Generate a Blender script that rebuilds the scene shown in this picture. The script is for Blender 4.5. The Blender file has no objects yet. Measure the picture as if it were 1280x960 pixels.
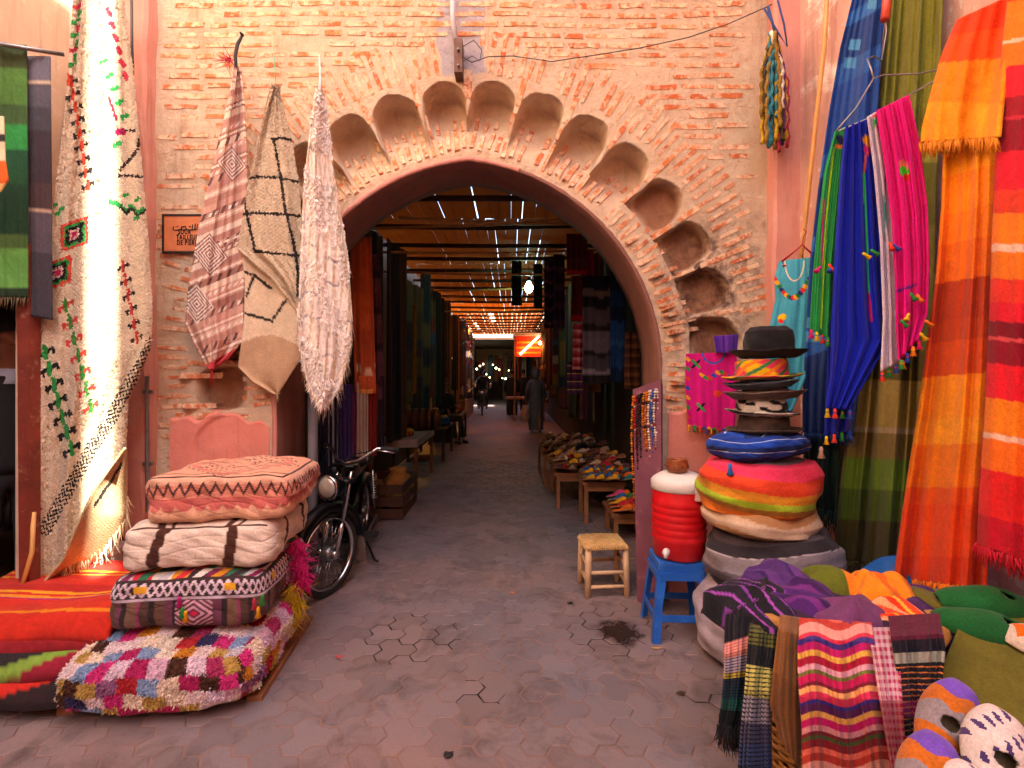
import bpy, bmesh, math, random
import numpy as np
from mathutils import Vector, Matrix

random.seed(7); RNG = np.random.default_rng(11)
SC = bpy.context.scene
COL = SC.collection
R = math.radians

# ------------------------------------------------------------ camera, sky, sun, exposure
F = 640.0; HZ = 470.0; EYE = 1.55          # 18 mm lens, eye level
cam_d = bpy.data.cameras.new('camera'); cam = bpy.data.objects.new('camera', cam_d); COL.objects.link(cam)
cam.location = (0, 0, EYE); cam.rotation_euler = (R(90), 0, 0)
cam_d.sensor_width = 36; cam_d.lens = 18.0; cam_d.shift_y = -10 / 1280
cam_d.clip_start = 0.05; cam_d.clip_end = 500
SC.camera = cam

SUN = Vector((0.53, -0.47, 0.705)).normalized()      # towards the sun: behind the camera, to the right
W = bpy.data.worlds.new('World'); SC.world = W; W.use_nodes = True
wn = W.node_tree.nodes; wl = W.node_tree.links
bg = wn['Background']; sky = wn.new('ShaderNodeTexSky'); sky.sky_type = 'NISHITA'; sky.sun_disc = False
sky.sun_elevation = math.asin(SUN.z); sky.sun_rotation = math.atan2(SUN.x, SUN.y)
sky.air_density = 1.0; sky.dust_density = 3.0; sky.ozone_density = 0.6
wl.new(sky.outputs[0], bg.inputs[0]); bg.inputs[1].default_value = 0.15
sun_d = bpy.data.lights.new('sun', 'SUN'); sun_d.energy = 5.0; sun_d.angle = R(0.5); sun_d.color = (1.0, 0.90, 0.78)
sun = bpy.data.objects.new('sun', sun_d); COL.objects.link(sun)
sun.rotation_euler = SUN.to_track_quat('Z', 'Y').to_euler(); sun.location = (6, -6, 14)

vs = SC.view_settings
SC.display_settings.display_device = 'sRGB'
vs.view_transform = 'Standard'; vs.look = 'None'; vs.gamma = 1.0; vs.use_curve_mapping = False
vs.exposure = 2.94
try:
    vs.use_white_balance = True; vs.white_balance_temperature = 6900; vs.white_balance_tint = 9
except Exception:
    pass
SC.cycles.use_denoising = True
try: SC.cycles.denoiser = 'OPENIMAGEDENOISE'
except Exception: pass
SC.cycles.max_bounces = 9; SC.cycles.diffuse_bounces = 6; SC.cycles.sample_clamp_indirect = 6.0

# ------------------------------------------------------------ helpers
def P(px, py, Y):
    """photo pixel at a real depth Y -> world point"""
    return np.array([(px - 640) * Y / F, Y, EYE - (py - HZ) * Y / F])
def lin(h):
    if not isinstance(h, str): return np.array(h, float)
    h = h.lstrip('#'); c = np.array([int(h[i:i+2], 16) for i in (0, 2, 4)]) / 255.0
    return np.where(c <= 0.04045, c / 12.92, ((c + 0.055) / 1.055) ** 2.4)
def tag(o, label=None, cat=None, group=None, kind=None):
    if label: o['label'] = label
    if cat: o['category'] = cat
    if group: o['group'] = group
    if kind: o['kind'] = kind
    return o
def T(name, label, cat, loc, group=None, rz=0.0):
    o = bpy.data.objects.new(name, None); COL.objects.link(o); o.empty_display_size = 0.1
    o.location = tuple(float(v) for v in loc); o.rotation_euler = (0, 0, rz)
    return tag(o, label, cat, group)
def wloc(o):
    v = Vector((0, 0, 0))
    while o is not None: v += o.location; o = o.parent
    return np.array(v)
def mesh(name, verts, faces, mat, parent=None, col=None, uv=None, smooth=True, local=False, mats=None, fm=None):
    """link one mesh object; verts are world coords (or already relative when local)"""
    v = np.asarray(verts, float).reshape(-1, 3)
    me = bpy.data.meshes.new(name)
    if parent is not None:
        loc = (0, 0, 0)
        if not local: v = v - wloc(parent)
    else:
        if local: loc = (0, 0, 0)
        else:
            loc = np.array([(v[:, 0].min() + v[:, 0].max()) / 2, (v[:, 1].min() + v[:, 1].max()) / 2, v[:, 2].min()])
            v = v - loc
    me.from_pydata(v.tolist(), [], [tuple(int(i) for i in f) for f in faces])
    if col is not None:
        c = np.asarray(col, float)
        dom = 'POINT' if len(c) == len(v) else 'FACE'
        if dom == 'FACE' and len(c) != len(v):
            n = np.array([len(f) for f in faces]); c = np.repeat(c, n, axis=0); dom = 'CORNER'
        a = me.color_attributes.new('Col', 'FLOAT_COLOR', dom)
        assert len(a.data) == len(c), name; a.data.foreach_set('color', np.concatenate([c, np.ones((len(c), 1))], 1).ravel())
    if uv is not None:
        l = me.uv_layers.new(name='UVMap'); idx = np.empty(len(me.loops), int); me.loops.foreach_get('vertex_index', idx)
        l.data.foreach_set('uv', np.asarray(uv, float)[idx].ravel())
    if mats:
        for m_ in mats: me.materials.append(m_)
        me.polygons.foreach_set('material_index', fm)
    elif mat is not None: me.materials.append(mat)
    if smooth: me.polygons.foreach_set('use_smooth', [True] * len(me.polygons))
    o = bpy.data.objects.new(name, me); COL.objects.link(o)
    o.location = tuple(float(q) for q in loc); o.parent = parent
    return o
def copy_tree(o, parent=None):
    c = o.copy(); COL.objects.link(c); c.parent = parent
    for ch in list(o.children): copy_tree(ch, c)
    return c

class MB:
    """collects shapes for one mesh"""
    def __init__(s): s.v = []; s.f = []; s.n = 0; s.c = []
    def add(s, v, f, c=None):
        v = np.asarray(v, float).reshape(-1, 3); s.v.append(v)
        s.f += [tuple(i + s.n for i in q) for q in f]; s.n += len(v)
        if c is not None: s.c += [np.asarray(c)] * len(f)
        return s
    def box(s, a, b, c=None, jit=0.0):
        x0, y0, z0 = a; x1, y1, z1 = b
        v = np.array([[x0,y0,z0],[x1,y0,z0],[x1,y1,z0],[x0,y1,z0],[x0,y0,z1],[x1,y0,z1],[x1,y1,z1],[x0,y1,z1]], float)
        if jit: v += RNG.normal(0, jit, v.shape)
        return s.add(v, [(0,3,2,1),(4,5,6,7),(0,1,5,4),(1,2,6,5),(2,3,7,6),(3,0,4,7)], c)
    def bar(s, p, q, w, t, up=(0,0,1), c=None):
        p = np.array(p, float); q = np.array(q, float); d = q - p; d = d / np.linalg.norm(d); u = np.array(up, float)
        if abs(d @ u) > 0.95: u = np.array([1.0, 0, 0])
        a = np.cross(d, u); a /= np.linalg.norm(a); b = np.cross(a, d)
        v = [e + i * a * w / 2 + j * b * t / 2 for e in (p, q) for i, j in ((-1,-1),(1,-1),(1,1),(-1,1))]
        return s.add(v, [(0,1,2,3),(7,6,5,4),(0,4,5,1),(1,5,6,2),(2,6,7,3),(3,7,4,0)], c)
    def tube(s, pts, r, n=8, c=None, caps=True):
        pts = np.asarray(pts, float); k = len(pts); r = np.broadcast_to(np.asarray(r, float), (k,))
        t = np.gradient(pts, axis=0); t /= np.maximum(np.linalg.norm(t, axis=1, keepdims=True), 1e-9)
        u = np.array([0, 0, 1.0]) if abs(t[0][2]) < 0.9 else np.array([1.0, 0, 0]); V = []
        for i in range(k):
            a = np.cross(t[i], u); a /= np.linalg.norm(a); b = np.cross(a, t[i]); u = b
            for j in range(n):
                w = 2 * math.pi * j / n; V.append(pts[i] + r[i] * (math.cos(w) * a + math.sin(w) * b))
        f = [(i*n+j, i*n+(j+1)%n, (i+1)*n+(j+1)%n, (i+1)*n+j) for i in range(k-1) for j in range(n)]
        if caps: f += [tuple(range(n-1, -1, -1)), tuple((k-1)*n+j for j in range(n))]
        return s.add(V, f, c)
    def lathe(s, prof, c0=(0,0,0), n=24, ax=1.0, ay=1.0, c=None, axis='z', close=False):
        V = []; k = len(prof)
        for r_, z_ in prof:
            for j in range(n):
                w = 2 * math.pi * j / n; x, y = r_ * math.cos(w) * ax, r_ * math.sin(w) * ay
                p = (x, y, z_) if axis == 'z' else ((x, z_, y) if axis == 'y' else (z_, x, y)); V.append(np.array(p) + c0)
        f = [(i*n+j, i*n+(j+1)%n, (i+1)*n+(j+1)%n, (i+1)*n+j) for i in range(k-1) for j in range(n)]
        if prof[0][0] > 1e-4 and not close: f.append(tuple(range(n-1, -1, -1)))
        if prof[-1][0] > 1e-4 and not close: f.append(tuple((k-1)*n+j for j in range(n)))
        return s.add(V, f, c)
    def torus(s, c0, Rr, r, axis='x', n=40, m=10, arc=(0, 2*math.pi), flat=1.0):
        full = abs(arc[1]-arc[0] - 2*math.pi) < 1e-6; V = []; k = n if full else n + 1
        for i in range(k):
            a = arc[0] + (arc[1]-arc[0]) * i / n
            for j in range(m):
                b = 2*math.pi*j/m; q = Rr + r*math.cos(b); h = r*flat*math.sin(b)
                p = (h, q*math.cos(a), q*math.sin(a)) if axis == 'x' else ((q*math.cos(a), h, q*math.sin(a)) if axis == 'y' else (q*math.cos(a), q*math.sin(a), h))
                V.append(np.array(p) + c0)
        f = [(i*m+j, ((i+1)%k)*m+j, ((i+1)%k)*m+(j+1)%m, i*m+(j+1)%m) for i in range(n) for j in range(m)]
        return s.add(V, f)
    def xform(s, M):
        M = np.array(M)
        s.v = [np.concatenate([v, np.ones((len(v),1))], 1) @ M.T[:, :3] for v in s.v]; return s
    def build(s, name, mat, parent=None, smooth=False, local=False):
        return mesh(name, np.concatenate(s.v), s.f, mat, parent, col=(np.array(s.c) if s.c else None), smooth=smooth, local=local)

# ------------------------------------------------------------ materials
MATS = {}
def _nt(name):
    m = bpy.data.materials.new(name); m.use_nodes = True; nt = m.node_tree
    return m, nt, nt.nodes['Principled BSDF']
def N(nt, t, **kw):
    n = nt.nodes.new(t)
    for k, v in kw.items(): setattr(n, k, v)
    return n
def mix(nt, fac, a, b, mode='MIX'):
    n = N(nt, 'ShaderNodeMix', data_type='RGBA', blend_type=mode)
    for sock, val in ((0, fac), (6, a), (7, b)):
        if hasattr(val, 'is_linked') or hasattr(val, 'node'): nt.links.new(val, n.inputs[sock])
        elif sock == 0: n.inputs[0].default_value = val
        else: n.inputs[sock].default_value = (*val[:3], 1)
    return n.outputs[2]
def noise(nt, scale, detail=4, rough=0.6, coord=None, dist=0.0):
    n = N(nt, 'ShaderNodeTexNoise'); n.inputs['Scale'].default_value = scale; n.inputs['Detail'].default_value = detail
    n.inputs['Roughness'].default_value = rough; n.inputs['Distortion'].default_value = dist
    if coord is not None: nt.links.new(coord, n.inputs['Vector'])
    return n.outputs[0]
def ramp(nt, fac, p0, p1, c0=(0,0,0), c1=(1,1,1)):
    n = N(nt, 'ShaderNodeValToRGB'); e = n.color_ramp.elements
    e[0].position = p0; e[1].position = p1; e[0].color = (*c0, 1); e[1].color = (*c1, 1); nt.links.new(fac, n.inputs[0]); return n.outputs[0]
def bump(nt, bs, h, strength=0.3, dist=0.01, prev=None):
    b = N(nt, 'ShaderNodeBump'); b.inputs['Strength'].default_value = strength; b.inputs['Distance'].default_value = dist
    nt.links.new(h, b.inputs['Height'])
    if prev is not None: nt.links.new(prev, b.inputs['Normal'])
    nt.links.new(b.outputs[0], bs.inputs['Normal']); return b.outputs[0]
def pos(nt): return N(nt, 'ShaderNodeNewGeometry').outputs['Position']
def plain(name, c, rough=0.6, var=0.25, scale=8, metal=0.0, bmp=0.15, bscale=60, spec=0.5, wear=None):
    """one colour with patchy variation and fine relief"""
    if name in MATS: return MATS[name]
    m, nt, bs = _nt(name); c = lin(c); tc = N(nt, 'ShaderNodeTexCoord').outputs['Object']
    v = noise(nt, scale, 5, 0.65, tc)
    base = mix(nt, ramp(nt, v, 0.3, 0.7), c * (1 - var), np.minimum(c * (1 + var * 0.6), 0.95))
    if wear is not None:
        w = ramp(nt, noise(nt, scale * 2.2, 8, 0.75, tc), 0.56, 0.66); base = mix(nt, w, base, lin(wear))
    nt.links.new(base, bs.inputs['Base Color']); bs.inputs['Roughness'].default_value = rough; bs.inputs['Metallic'].default_value = metal
    bs.inputs['Specular IOR Level'].default_value = spec
    if bmp: bump(nt, bs, noise(nt, bscale, 3, 0.6, tc), bmp, 0.004)
    MATS[name] = m; return m
def cloth_mat(name, kind='weave', rough=0.92, var=0.22, sheen=0.06, trans=0.0):
    """colour comes from the cloth's own dyed pattern (Col), plus fibre variation and thread relief"""
    if name in MATS: return MATS[name]
    m, nt, bs = _nt(name)
    at = N(nt, 'ShaderNodeVertexColor', layer_name='Col').outputs['Color']
    p = pos(nt)
    n1 = ramp(nt, noise(nt, 9, 5, 0.7, p), 0.25, 0.75, (1-var,)*3, (1+var*0.5,)*3)
    n2 = ramp(nt, noise(nt, 220 if kind == 'weave' else 140, 2, 0.7, p), 0.3, 0.7, (0.8,)*3, (1.12,)*3)
    c = mix(nt, 1.0, mix(nt, 1.0, at, n1, 'MULTIPLY'), n2, 'MULTIPLY')
    nt.links.new(c, bs.inputs['Base Color']); bs.inputs['Roughness'].default_value = rough
    bs.inputs['Sheen Weight'].default_value = sheen; bs.inputs['Specular IOR Level'].default_value = 0.2
    if kind == 'weave':
        w = N(nt, 'ShaderNodeTexWave', wave_type='BANDS', bands_direction='Z'); w.inputs['Scale'].default_value = 120; w.inputs['Distortion'].default_value = 1.5
        nt.links.new(p, w.inputs['Vector']); b1 = bump(nt, bs, w.outputs[0], 0.22, 0.002)
        bump(nt, bs, noise(nt, 22, 5, 0.62, p, 0.6), 0.55, 0.012, b1)
    elif kind == 'pile':
        w = N(nt, 'ShaderNodeTexWave', wave_type='BANDS', bands_direction='DIAGONAL'); w.inputs['Scale'].default_value = 26; w.inputs['Distortion'].default_value = 7; w.inputs['Detail'].default_value = 3; w.inputs['Detail Scale'].default_value = 3
        nt.links.new(p, w.inputs['Vector']); b1 = bump(nt, bs, w.outputs[0], 0.6, 0.008)
        bump(nt, bs, noise(nt, 120, 3, 0.7, p), 0.7, 0.008, b1)
    else:
        bump(nt, bs, noise(nt, 30, 4, 0.6, p), 0.25, 0.006)
    MATS[name] = m; return m
WEAVE = cloth_mat('woven_cloth'); PILE = cloth_mat('wool_pile', 'pile', 1.0); SOFT = cloth_mat('soft_cloth', 'soft', 0.85, 0.12, 0.05)
FELT = cloth_mat('felt', 'felt', 1.0, 0.25, 0.12)

# ------------------------------------------------------------ cloth builders
def interp(pts, y):
    pts = sorted(pts, key=lambda p: p[1]); return np.interp(y, [p[1] for p in pts], [p[0] for p in pts])
def grid_faces(nu, nv):
    j, i = np.meshgrid(np.arange(nv), np.arange(nu), indexing='ij'); a = (j * (nu + 1) + i).ravel()
    return np.stack([a, a + 1, a + nu + 2, a + nu + 1], 1)
def surf(name, XYZ, colf, mat, parent=None, thick=0.008, args=None, rough=0.0, knots=None):
    """XYZ: (nv+1, nu+1, 3) grid -> a cloth with thickness; colf(U,V,*args at face centres) -> rgb"""
    nv, nu = XYZ.shape[0] - 1, XYZ.shape[1] - 1
    V = XYZ.reshape(-1, 3).copy()
    if rough: V += RNG.normal(0, rough, V.shape)
    f = grid_faces(nu, nv)
    if knots is None: knots = (mat is PILE)
    uu, vv = np.meshgrid((np.arange(nu) + 0.5) / nu, (np.arange(nv) + 0.5) / nv) if knots else np.meshgrid(np.linspace(0, 1, nu + 1), np.linspace(0, 1, nv + 1))
    def cen(a): return (a[:-1, :-1] + a[1:, :-1] + a[:-1, 1:] + a[1:, 1:]) / 4
    ex = [(cen(a) if knots else a) for a in (args or [])]
    col = colf(uu, vv, *ex); col = np.broadcast_to(col, uu.shape + (3,)).reshape(-1, 3)
    if thick:
        # back sheet and rim so that the cloth is a closed solid
        A = XYZ; du = np.gradient(A, axis=1); dv = np.gradient(A, axis=0); n = np.cross(du, dv); n /= np.maximum(np.linalg.norm(n, axis=2, keepdims=True), 1e-9)
        cen_ = A.reshape(-1, 3).mean(0); s = np.sign(np.sum((np.array([0, 0, EYE]) - cen_) * n.reshape(-1, 3).mean(0))) or 1
        B = (A - n * s * thick).reshape(-1, 3); k = len(V); cg = col.reshape(-1, nu, 3) if knots else None; f2 = f[:, ::-1] + k
        ring = list(range(nu)) ; top = [(i + 1, i, i + k, i + 1 + k) for i in range(nu)]
        o_ = nv * (nu + 1); bot = [(o_ + i, o_ + i + 1, o_ + i + 1 + k, o_ + i + k) for i in range(nu)]
        lf = [(j*(nu+1), (j+1)*(nu+1), (j+1)*(nu+1)+k, j*(nu+1)+k) for j in range(nv)]
        rt = [((j+1)*(nu+1)+nu, j*(nu+1)+nu, j*(nu+1)+nu+k, (j+1)*(nu+1)+nu+k) for j in range(nv)]
        rim = np.array(top + bot + lf + rt); V = np.concatenate([V, B])
        f = np.concatenate([f, f2, rim]); col = np.concatenate([col, col, cg[0], cg[-1], cg[:, 0], cg[:, -1]]) if knots else np.concatenate([col, col])
    return mesh(name, V, f.tolist(), mat, parent, col=col)
def hang(name, left, right, Yf, colf, mat=WEAVE, nu=40, nv=150, parent=None, thick=0.008, rough=0.0, knots=None):
    """hanging cloth: edges given as (px,py) polylines, Yf(u,v,px,py) gives the real depth"""
    y0 = min(p[1] for p in left + right); yl = max(p[1] for p in left); yr = max(p[1] for p in right)
    y0l = min(p[1] for p in left); y0r = min(p[1] for p in right)
    u, v = np.meshgrid(np.linspace(0, 1, nu + 1), np.linspace(0, 1, nv + 1))
    ly = y0l + v * (yl - y0l); ry = y0r + v * (yr - y0r)
    py = ly * (1 - u) + ry * u
    lx = interp(left, ly); rx = interp(right, ry); px = lx * (1 - u) + rx * u
    Y = np.broadcast_to(Yf(u, v, px, py), u.shape)
    XYZ = np.stack([(px - 640) * Y / F, Y, EYE - (py - HZ) * Y / F], 2)
    return surf(name, XYZ, colf, mat, parent, thick, (px, py), rough, knots), XYZ
def folds(amp, n, ph=0.0, grow=0.6, seed=0):
    rs = np.random.default_rng(seed); a = rs.uniform(0, 6.28, 5); k = rs.uniform(0.5, 1.6, 5)
    def g(u, v):
        w = np.sin(u * n * 6.283 + ph + 0.5 * np.sin(v * 3 + a[0])) + 0.45 * np.sin(u * n * 2.3 * 6.283 * k[0] + a[1] + v * 1.3) + 0.3 * np.sin(u * n * 4.1 * 6.283 + a[2] - v * 2)
        return amp * w * (1 - grow + grow * v)
    return g
def onX(Xw, fold=None):
    """depth of a cloth hanging along the right-hand wall plane x = Xw"""
    def g(u, v, px, py):
        X = Xw - (fold(u, v) if fold else 0); return X * F / (px - 640)
    return g
def stripes(t, spec, wob=None):
    """spec: list of (width, colour); repeats not implied"""
    w = np.array([s[0] for s in spec], float); e = np.concatenate([[0], np.cumsum(w)]) / w.sum()
    tt = np.clip(t if wob is None else t + wob, 0, 0.99999); i = np.clip(np.searchsorted(e, tt, 'right') - 1, 0, len(spec) - 1)
    return np.array([lin(s[1]) for s in spec])[i]
def seg_d(px, py, a, b):
    a = np.array(a, float); b = np.array(b, float); d = b - a; L = d @ d + 1e-9
    t = np.clip(((px - a[0]) * d[0] + (py - a[1]) * d[1]) / L, 0, 1)
    return np.hypot(px - a[0] - t * d[0], py - a[1] - t * d[1])
def draw(col, px, py, pts, w, c, jag=0.0):
    c = lin(c)
    for a, b in zip(pts[:-1], pts[1:]):
        d = seg_d(px, py, a, b)
        if jag: d = d + RNG.uniform(-jag, jag, d.shape)
        col[d < w] = c
    return col
def fringe(name, pts, length, c, parent, w=0.006, jit=0.3, seg=3, sway=0.15, per=1, mat=None, out=(0, -0.02, -1)):
    """loose threads hanging from an edge"""
    m = MB(); out = np.array(out, float); out /= np.linalg.norm(out)
    for p in pts:
        for _ in range(per):
            L = length * (1 + RNG.uniform(-jit, jit)); d = out + RNG.normal(0, sway, 3); d /= np.linalg.norm(d); d2 = d + RNG.normal(0, sway, 3)
            q = np.array(p) + RNG.normal(0, 0.003, 3)
            r = np.array([1, .9, .3]) * w / 2
            cc = lin(c) * RNG.uniform(0.75, 1.15)
            m.tube([q, q + d * L * 0.5, q + d * L * 0.5 + d2 * L * 0.5], r, 3, c=np.minimum(cc, 1))
    o = m.build(name, mat or SOFT, parent, smooth=True); o['kind'] = 'stuff'; return o
def tassel(p, c, parent, s=0.02, c2=None, d=(0, 0, -1), name='tassel'):
    p = np.array(p, float); d = np.array(d, float); d /= np.linalg.norm(d)
    m = MB(); m.tube([p, p + d*s*.5, p + d*s*0.8, p + d*s*1.0, p + d*s*2.3], [s*.2, s*.42, s*.35, s*.3, s*.75], 7, c=lin(c))
    m.tube([p + d*s*.75, p + d*s*.98], [s*.40, s*.40], 7, c=lin(c2 or c))
    return m.build(name, SOFT, parent, smooth=True)
def rbox(name, c0, size, colf, mat, parent=None, e=7.0, n=26, rz=0.0, sag=0.0, lump=0.01, seed=0, tilt=(0, 0), taper=0.0):
    """soft cushion: rounded box; colf(face, U, V) with face in front/back/left/right/top/bottom"""
    rs = np.random.default_rng(seed); ph = rs.uniform(0, 6.28, 8); V = []; Fc = []; C = []; k = 0
    g = np.linspace(-1, 1, n + 1); a, b = np.meshgrid(g, g)
    one = np.ones_like(a)
    sides = {'front': (a, -one, -b), 'back': (-a, one, -b), 'left': (-one, -a, -b), 'right': (one, a, -b), 'top': (a, -b, one), 'bottom': (a, b, -one)}
    uu, vv = np.meshgrid(np.linspace(0, 1, n + 1), np.linspace(0, 1, n + 1))
    f = grid_faces(n, n)
    for nm, (x, y, z) in sides.items():
        q = np.stack([x, y, z], 2); s = (np.abs(q) ** e).sum(2) ** (1 / e); q = q / s[..., None]
        bul = 1 + 0.025 * (1 - q[..., 2] ** 2)
        h = np.array(size) / 2; p = q * h
        p[..., 0] *= bul * (1 - taper * q[..., 2]); p[..., 1] *= bul
        p[..., 2] -= sag * (q[..., 2] > 0) * np.clip(np.abs(q[..., 0]) ** 3, 0, 1) * 0.5
        w = (np.sin(q[..., 0] * 4 + ph[0] + q[..., 1] * 2) + np.sin(q[..., 1] * 5 + ph[1] + q[..., 2] * 3) + np.sin(q[..., 0] * 9 + ph[2] - q[..., 2] * 4) * .6 + np.sin(q[..., 0] * 17 + q[..., 1] * 13 + q[..., 2] * 9 + ph[3]) * .35) * lump
        cr = (1 - np.abs(np.sin(q[..., 0]*6 + q[..., 2]*5 + ph[4] + 1.4*np.sin(q[..., 1]*3 + ph[5]))))**4 + (1 - np.abs(np.sin(q[..., 1]*7 - q[..., 2]*6 + ph[6] + 1.2*np.sin(q[..., 0]*4 + ph[7]))))**4
        w = w - cr*lump*.55*np.clip(1.25 - np.abs(q[..., 2]), .25, 1)      # stuffing dents and creases
        p += q * w[..., None]
        V.append(p.reshape(-1, 3)); inw = np.sum(np.cross(p[n//2, n//2+1] - p[n//2, n//2], p[n//2+1, n//2] - p[n//2, n//2])*q[n//2, n//2]) < 0; Fc.append((f[:, ::-1] if inw else f) + k); k += p.shape[0] * p.shape[1]
        C.append(np.broadcast_to(colf(nm, uu, vv), uu.shape + (3,)).reshape(-1, 3))
    V = np.concatenate(V); cs, sn = math.cos(rz), math.sin(rz)
    V = np.stack([V[:, 0]*cs - V[:, 1]*sn, V[:, 0]*sn + V[:, 1]*cs, V[:, 2] + V[:, 0]*tilt[0] + V[:, 1]*tilt[1]], 1) + np.array(c0)
    # weld the seams
    key = np.round(V, 5); uq, first, inv = np.unique(key, axis=0, return_index=True, return_inverse=True); inv = inv.ravel()
    Fw = inv[np.concatenate(Fc)]
    return mesh(name, V[first], Fw.tolist(), mat, parent, col=np.concatenate(C)[first])
def rlathe(name, prof, c0, colf, mat, parent=None, n=72, wr=0.01, seed=0, oval=1.0, m=40, tilt=(0, 0)):
    """soft round thing: profile [(r,z)..] resampled, wrinkled; colf(A,S) angle 0..1, s 0..1"""
    rs = np.random.default_rng(seed); ph = rs.uniform(0, 6.28, 8); pr = np.array(prof, float)
    d = np.concatenate([[0], np.cumsum(np.hypot(*np.diff(pr, axis=0).T))]); t = np.linspace(0, d[-1], m + 1)
    rr = np.interp(t, d, pr[:, 0]); zz = np.interp(t, d, pr[:, 1])
    A, Rr = np.meshgrid(np.linspace(0, 2*np.pi, n + 1), rr); _, Zz = np.meshgrid(A[0], zz); S = (t / d[-1])[:, None] * np.ones_like(A)
    w = wr * (np.sin(A*3 + ph[0] + Zz*12) + .7*np.sin(A*5 + ph[1] - Zz*20) + .5*np.sin(A*8 + ph[2] + Zz*35) + .4*np.sin(Zz*60 + ph[3] + A*2)) * np.minimum(1, Rr / 0.06)
    Rr = Rr + w; X = np.cos(A) * Rr; Y = np.sin(A) * Rr * oval; Z = Zz + w * 0.4 + X*tilt[0] + Y*tilt[1]
    XYZ = np.stack([X, Y, Z], 2) + np.array(c0)
    f = grid_faces(n, m); uu, vv = np.meshgrid(np.linspace(0, 1, n+1), np.linspace(0, 1, m+1))
    col = np.broadcast_to(colf(uu, vv), uu.shape + (3,)).reshape(-1, 3)
    V = XYZ.reshape(-1, 3); key = np.round(V, 5); uq, first, inv = np.unique(key, axis=0, return_index=True, return_inverse=True)
    Fw = inv.ravel()[f]
    good = [i for i, q in enumerate(Fw) if len(set(q)) == 4]; tri = [i for i, q in enumerate(Fw) if len(set(q)) == 3]
    faces = [tuple(Fw[i]) for i in good] + [tuple(dict.fromkeys(Fw[i])) for i in tri]
    return mesh(name, V[first], faces, mat, parent, col=col[first])
# ------------------------------------------------------------ structure materials
WY = 3.56; XC = -0.306; ZS = 1.58; AC = 0.144; AR = 1.478; HWD = AR - AC    # gate wall plane and its two-centred arch
def wx(px): return (px - 640) * WY / F
def wz(py): return EYE - (py - HZ) * WY / F

def make_masonry():
    m, nt, bs = _nt('old_mortar'); p = pos(nt)
    at = N(nt, 'ShaderNodeVertexColor', layer_name='Col'); sp = N(nt, 'ShaderNodeSeparateColor'); nt.links.new(at.outputs[0], sp.inputs[0])
    big = ramp(nt, noise(nt, 1.6, 6, 0.65, p), 0.35, 0.7); fine = ramp(nt, noise(nt, 14, 6, 0.7, p), 0.35, 0.7)
    c = mix(nt, big, lin('#e0c8ac'), lin('#d6b08e')); c = mix(nt, fine, c, lin('#e6d2b8'), 'MIX')
    spot = ramp(nt, noise(nt, 7, 8, 0.75, p, 0.6), 0.58, 0.72); c = mix(nt, spot, c, lin('#c48a68'))
    mp2 = N(nt, 'ShaderNodeMapping'); mp2.inputs['Scale'].default_value = (5, 5, 0.7); nt.links.new(p, mp2.inputs[0])
    run = ramp(nt, noise(nt, 1.0, 7, 0.7, mp2.outputs[0]), 0.56, 0.78); c = mix(nt, run, c, lin('#b08a6c'))
    cr_ = ramp(nt, noise(nt, 26, 9, 0.8, p, 0.3), 0.62, 0.68); c = mix(nt, cr_, c, lin('#7d5a48'))
    c = mix(nt, sp.outputs[0], c, mix(nt, fine, lin('#a2755a'), lin('#b98d70')))        # smooth tan plaster of the lobes
    st = ramp(nt, noise(nt, 9, 8, 0.75, p, 0.25), 0.42, 0.62); f = N(nt, 'ShaderNodeMath', operation='MULTIPLY'); nt.links.new(sp.outputs[1], f.inputs[0]); nt.links.new(st, f.inputs[1])
    c = mix(nt, f.outputs[0], c, lin('#6b4f45'))                                           # soot stains
    c = mix(nt, sp.outputs[2], c, mix(nt, fine, lin('#a9a6b5'), lin('#c4bcc4')))         # grey-blue repair patch
    nt.links.new(c, bs.inputs['Base Color']); bs.inputs['Roughness'].default_value = 0.95; bs.inputs['Specular IOR Level'].default_value = 0.15
    b1 = bump(nt, bs, noise(nt, 18, 8, 0.75, p, 0.4), 1.0, 0.03); b2 = bump(nt, bs, noise(nt, 55, 6, 0.75, p), 0.7, 0.012, b1); bump(nt, bs, noise(nt, 160, 4, 0.7, p), 0.5, 0.006, b2)
    return m
MASON = make_masonry()
def make_brick():
    m, nt, bs = _nt('thin_brick'); p = pos(nt)
    g = N(nt, 'ShaderNodeNewGeometry').outputs['Random Per Island']; oi = N(nt, 'ShaderNodeObjectInfo').outputs['Random']
    s = N(nt, 'ShaderNodeMath', operation='ADD'); nt.links.new(g, s.inputs[0]); nt.links.new(oi, s.inputs[1])
    fr = N(nt, 'ShaderNodeMath', operation='FRACT'); nt.links.new(s.outputs[0], fr.inputs[0])
    c = mix(nt, fr.outputs[0], lin('#bd6238'), lin('#d08656'))
    c = mix(nt, ramp(nt, noise(nt, 13, 9, 0.78, p, 0.4), 0.44, 0.56), c, lin('#e3c7a8'))  # mortar smeared over the brick
    c = mix(nt, ramp(nt, noise(nt, 9, 6, 0.7, p), 0.56, 0.75), c, lin('#94513a')); c = mix(nt, ramp(nt, noise(nt, 30, 9, 0.8, p), 0.60, 0.67), c, lin('#5d3a30'))
    nt.links.new(c, bs.inputs['Base Color']); bs.inputs['Roughness'].default_value = 0.95; bs.inputs['Specular IOR Level'].default_value = 0.15
    bump(nt, bs, noise(nt, 60, 6, 0.75, p), 0.8, 0.01); return m
BRICK = make_brick()
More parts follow.
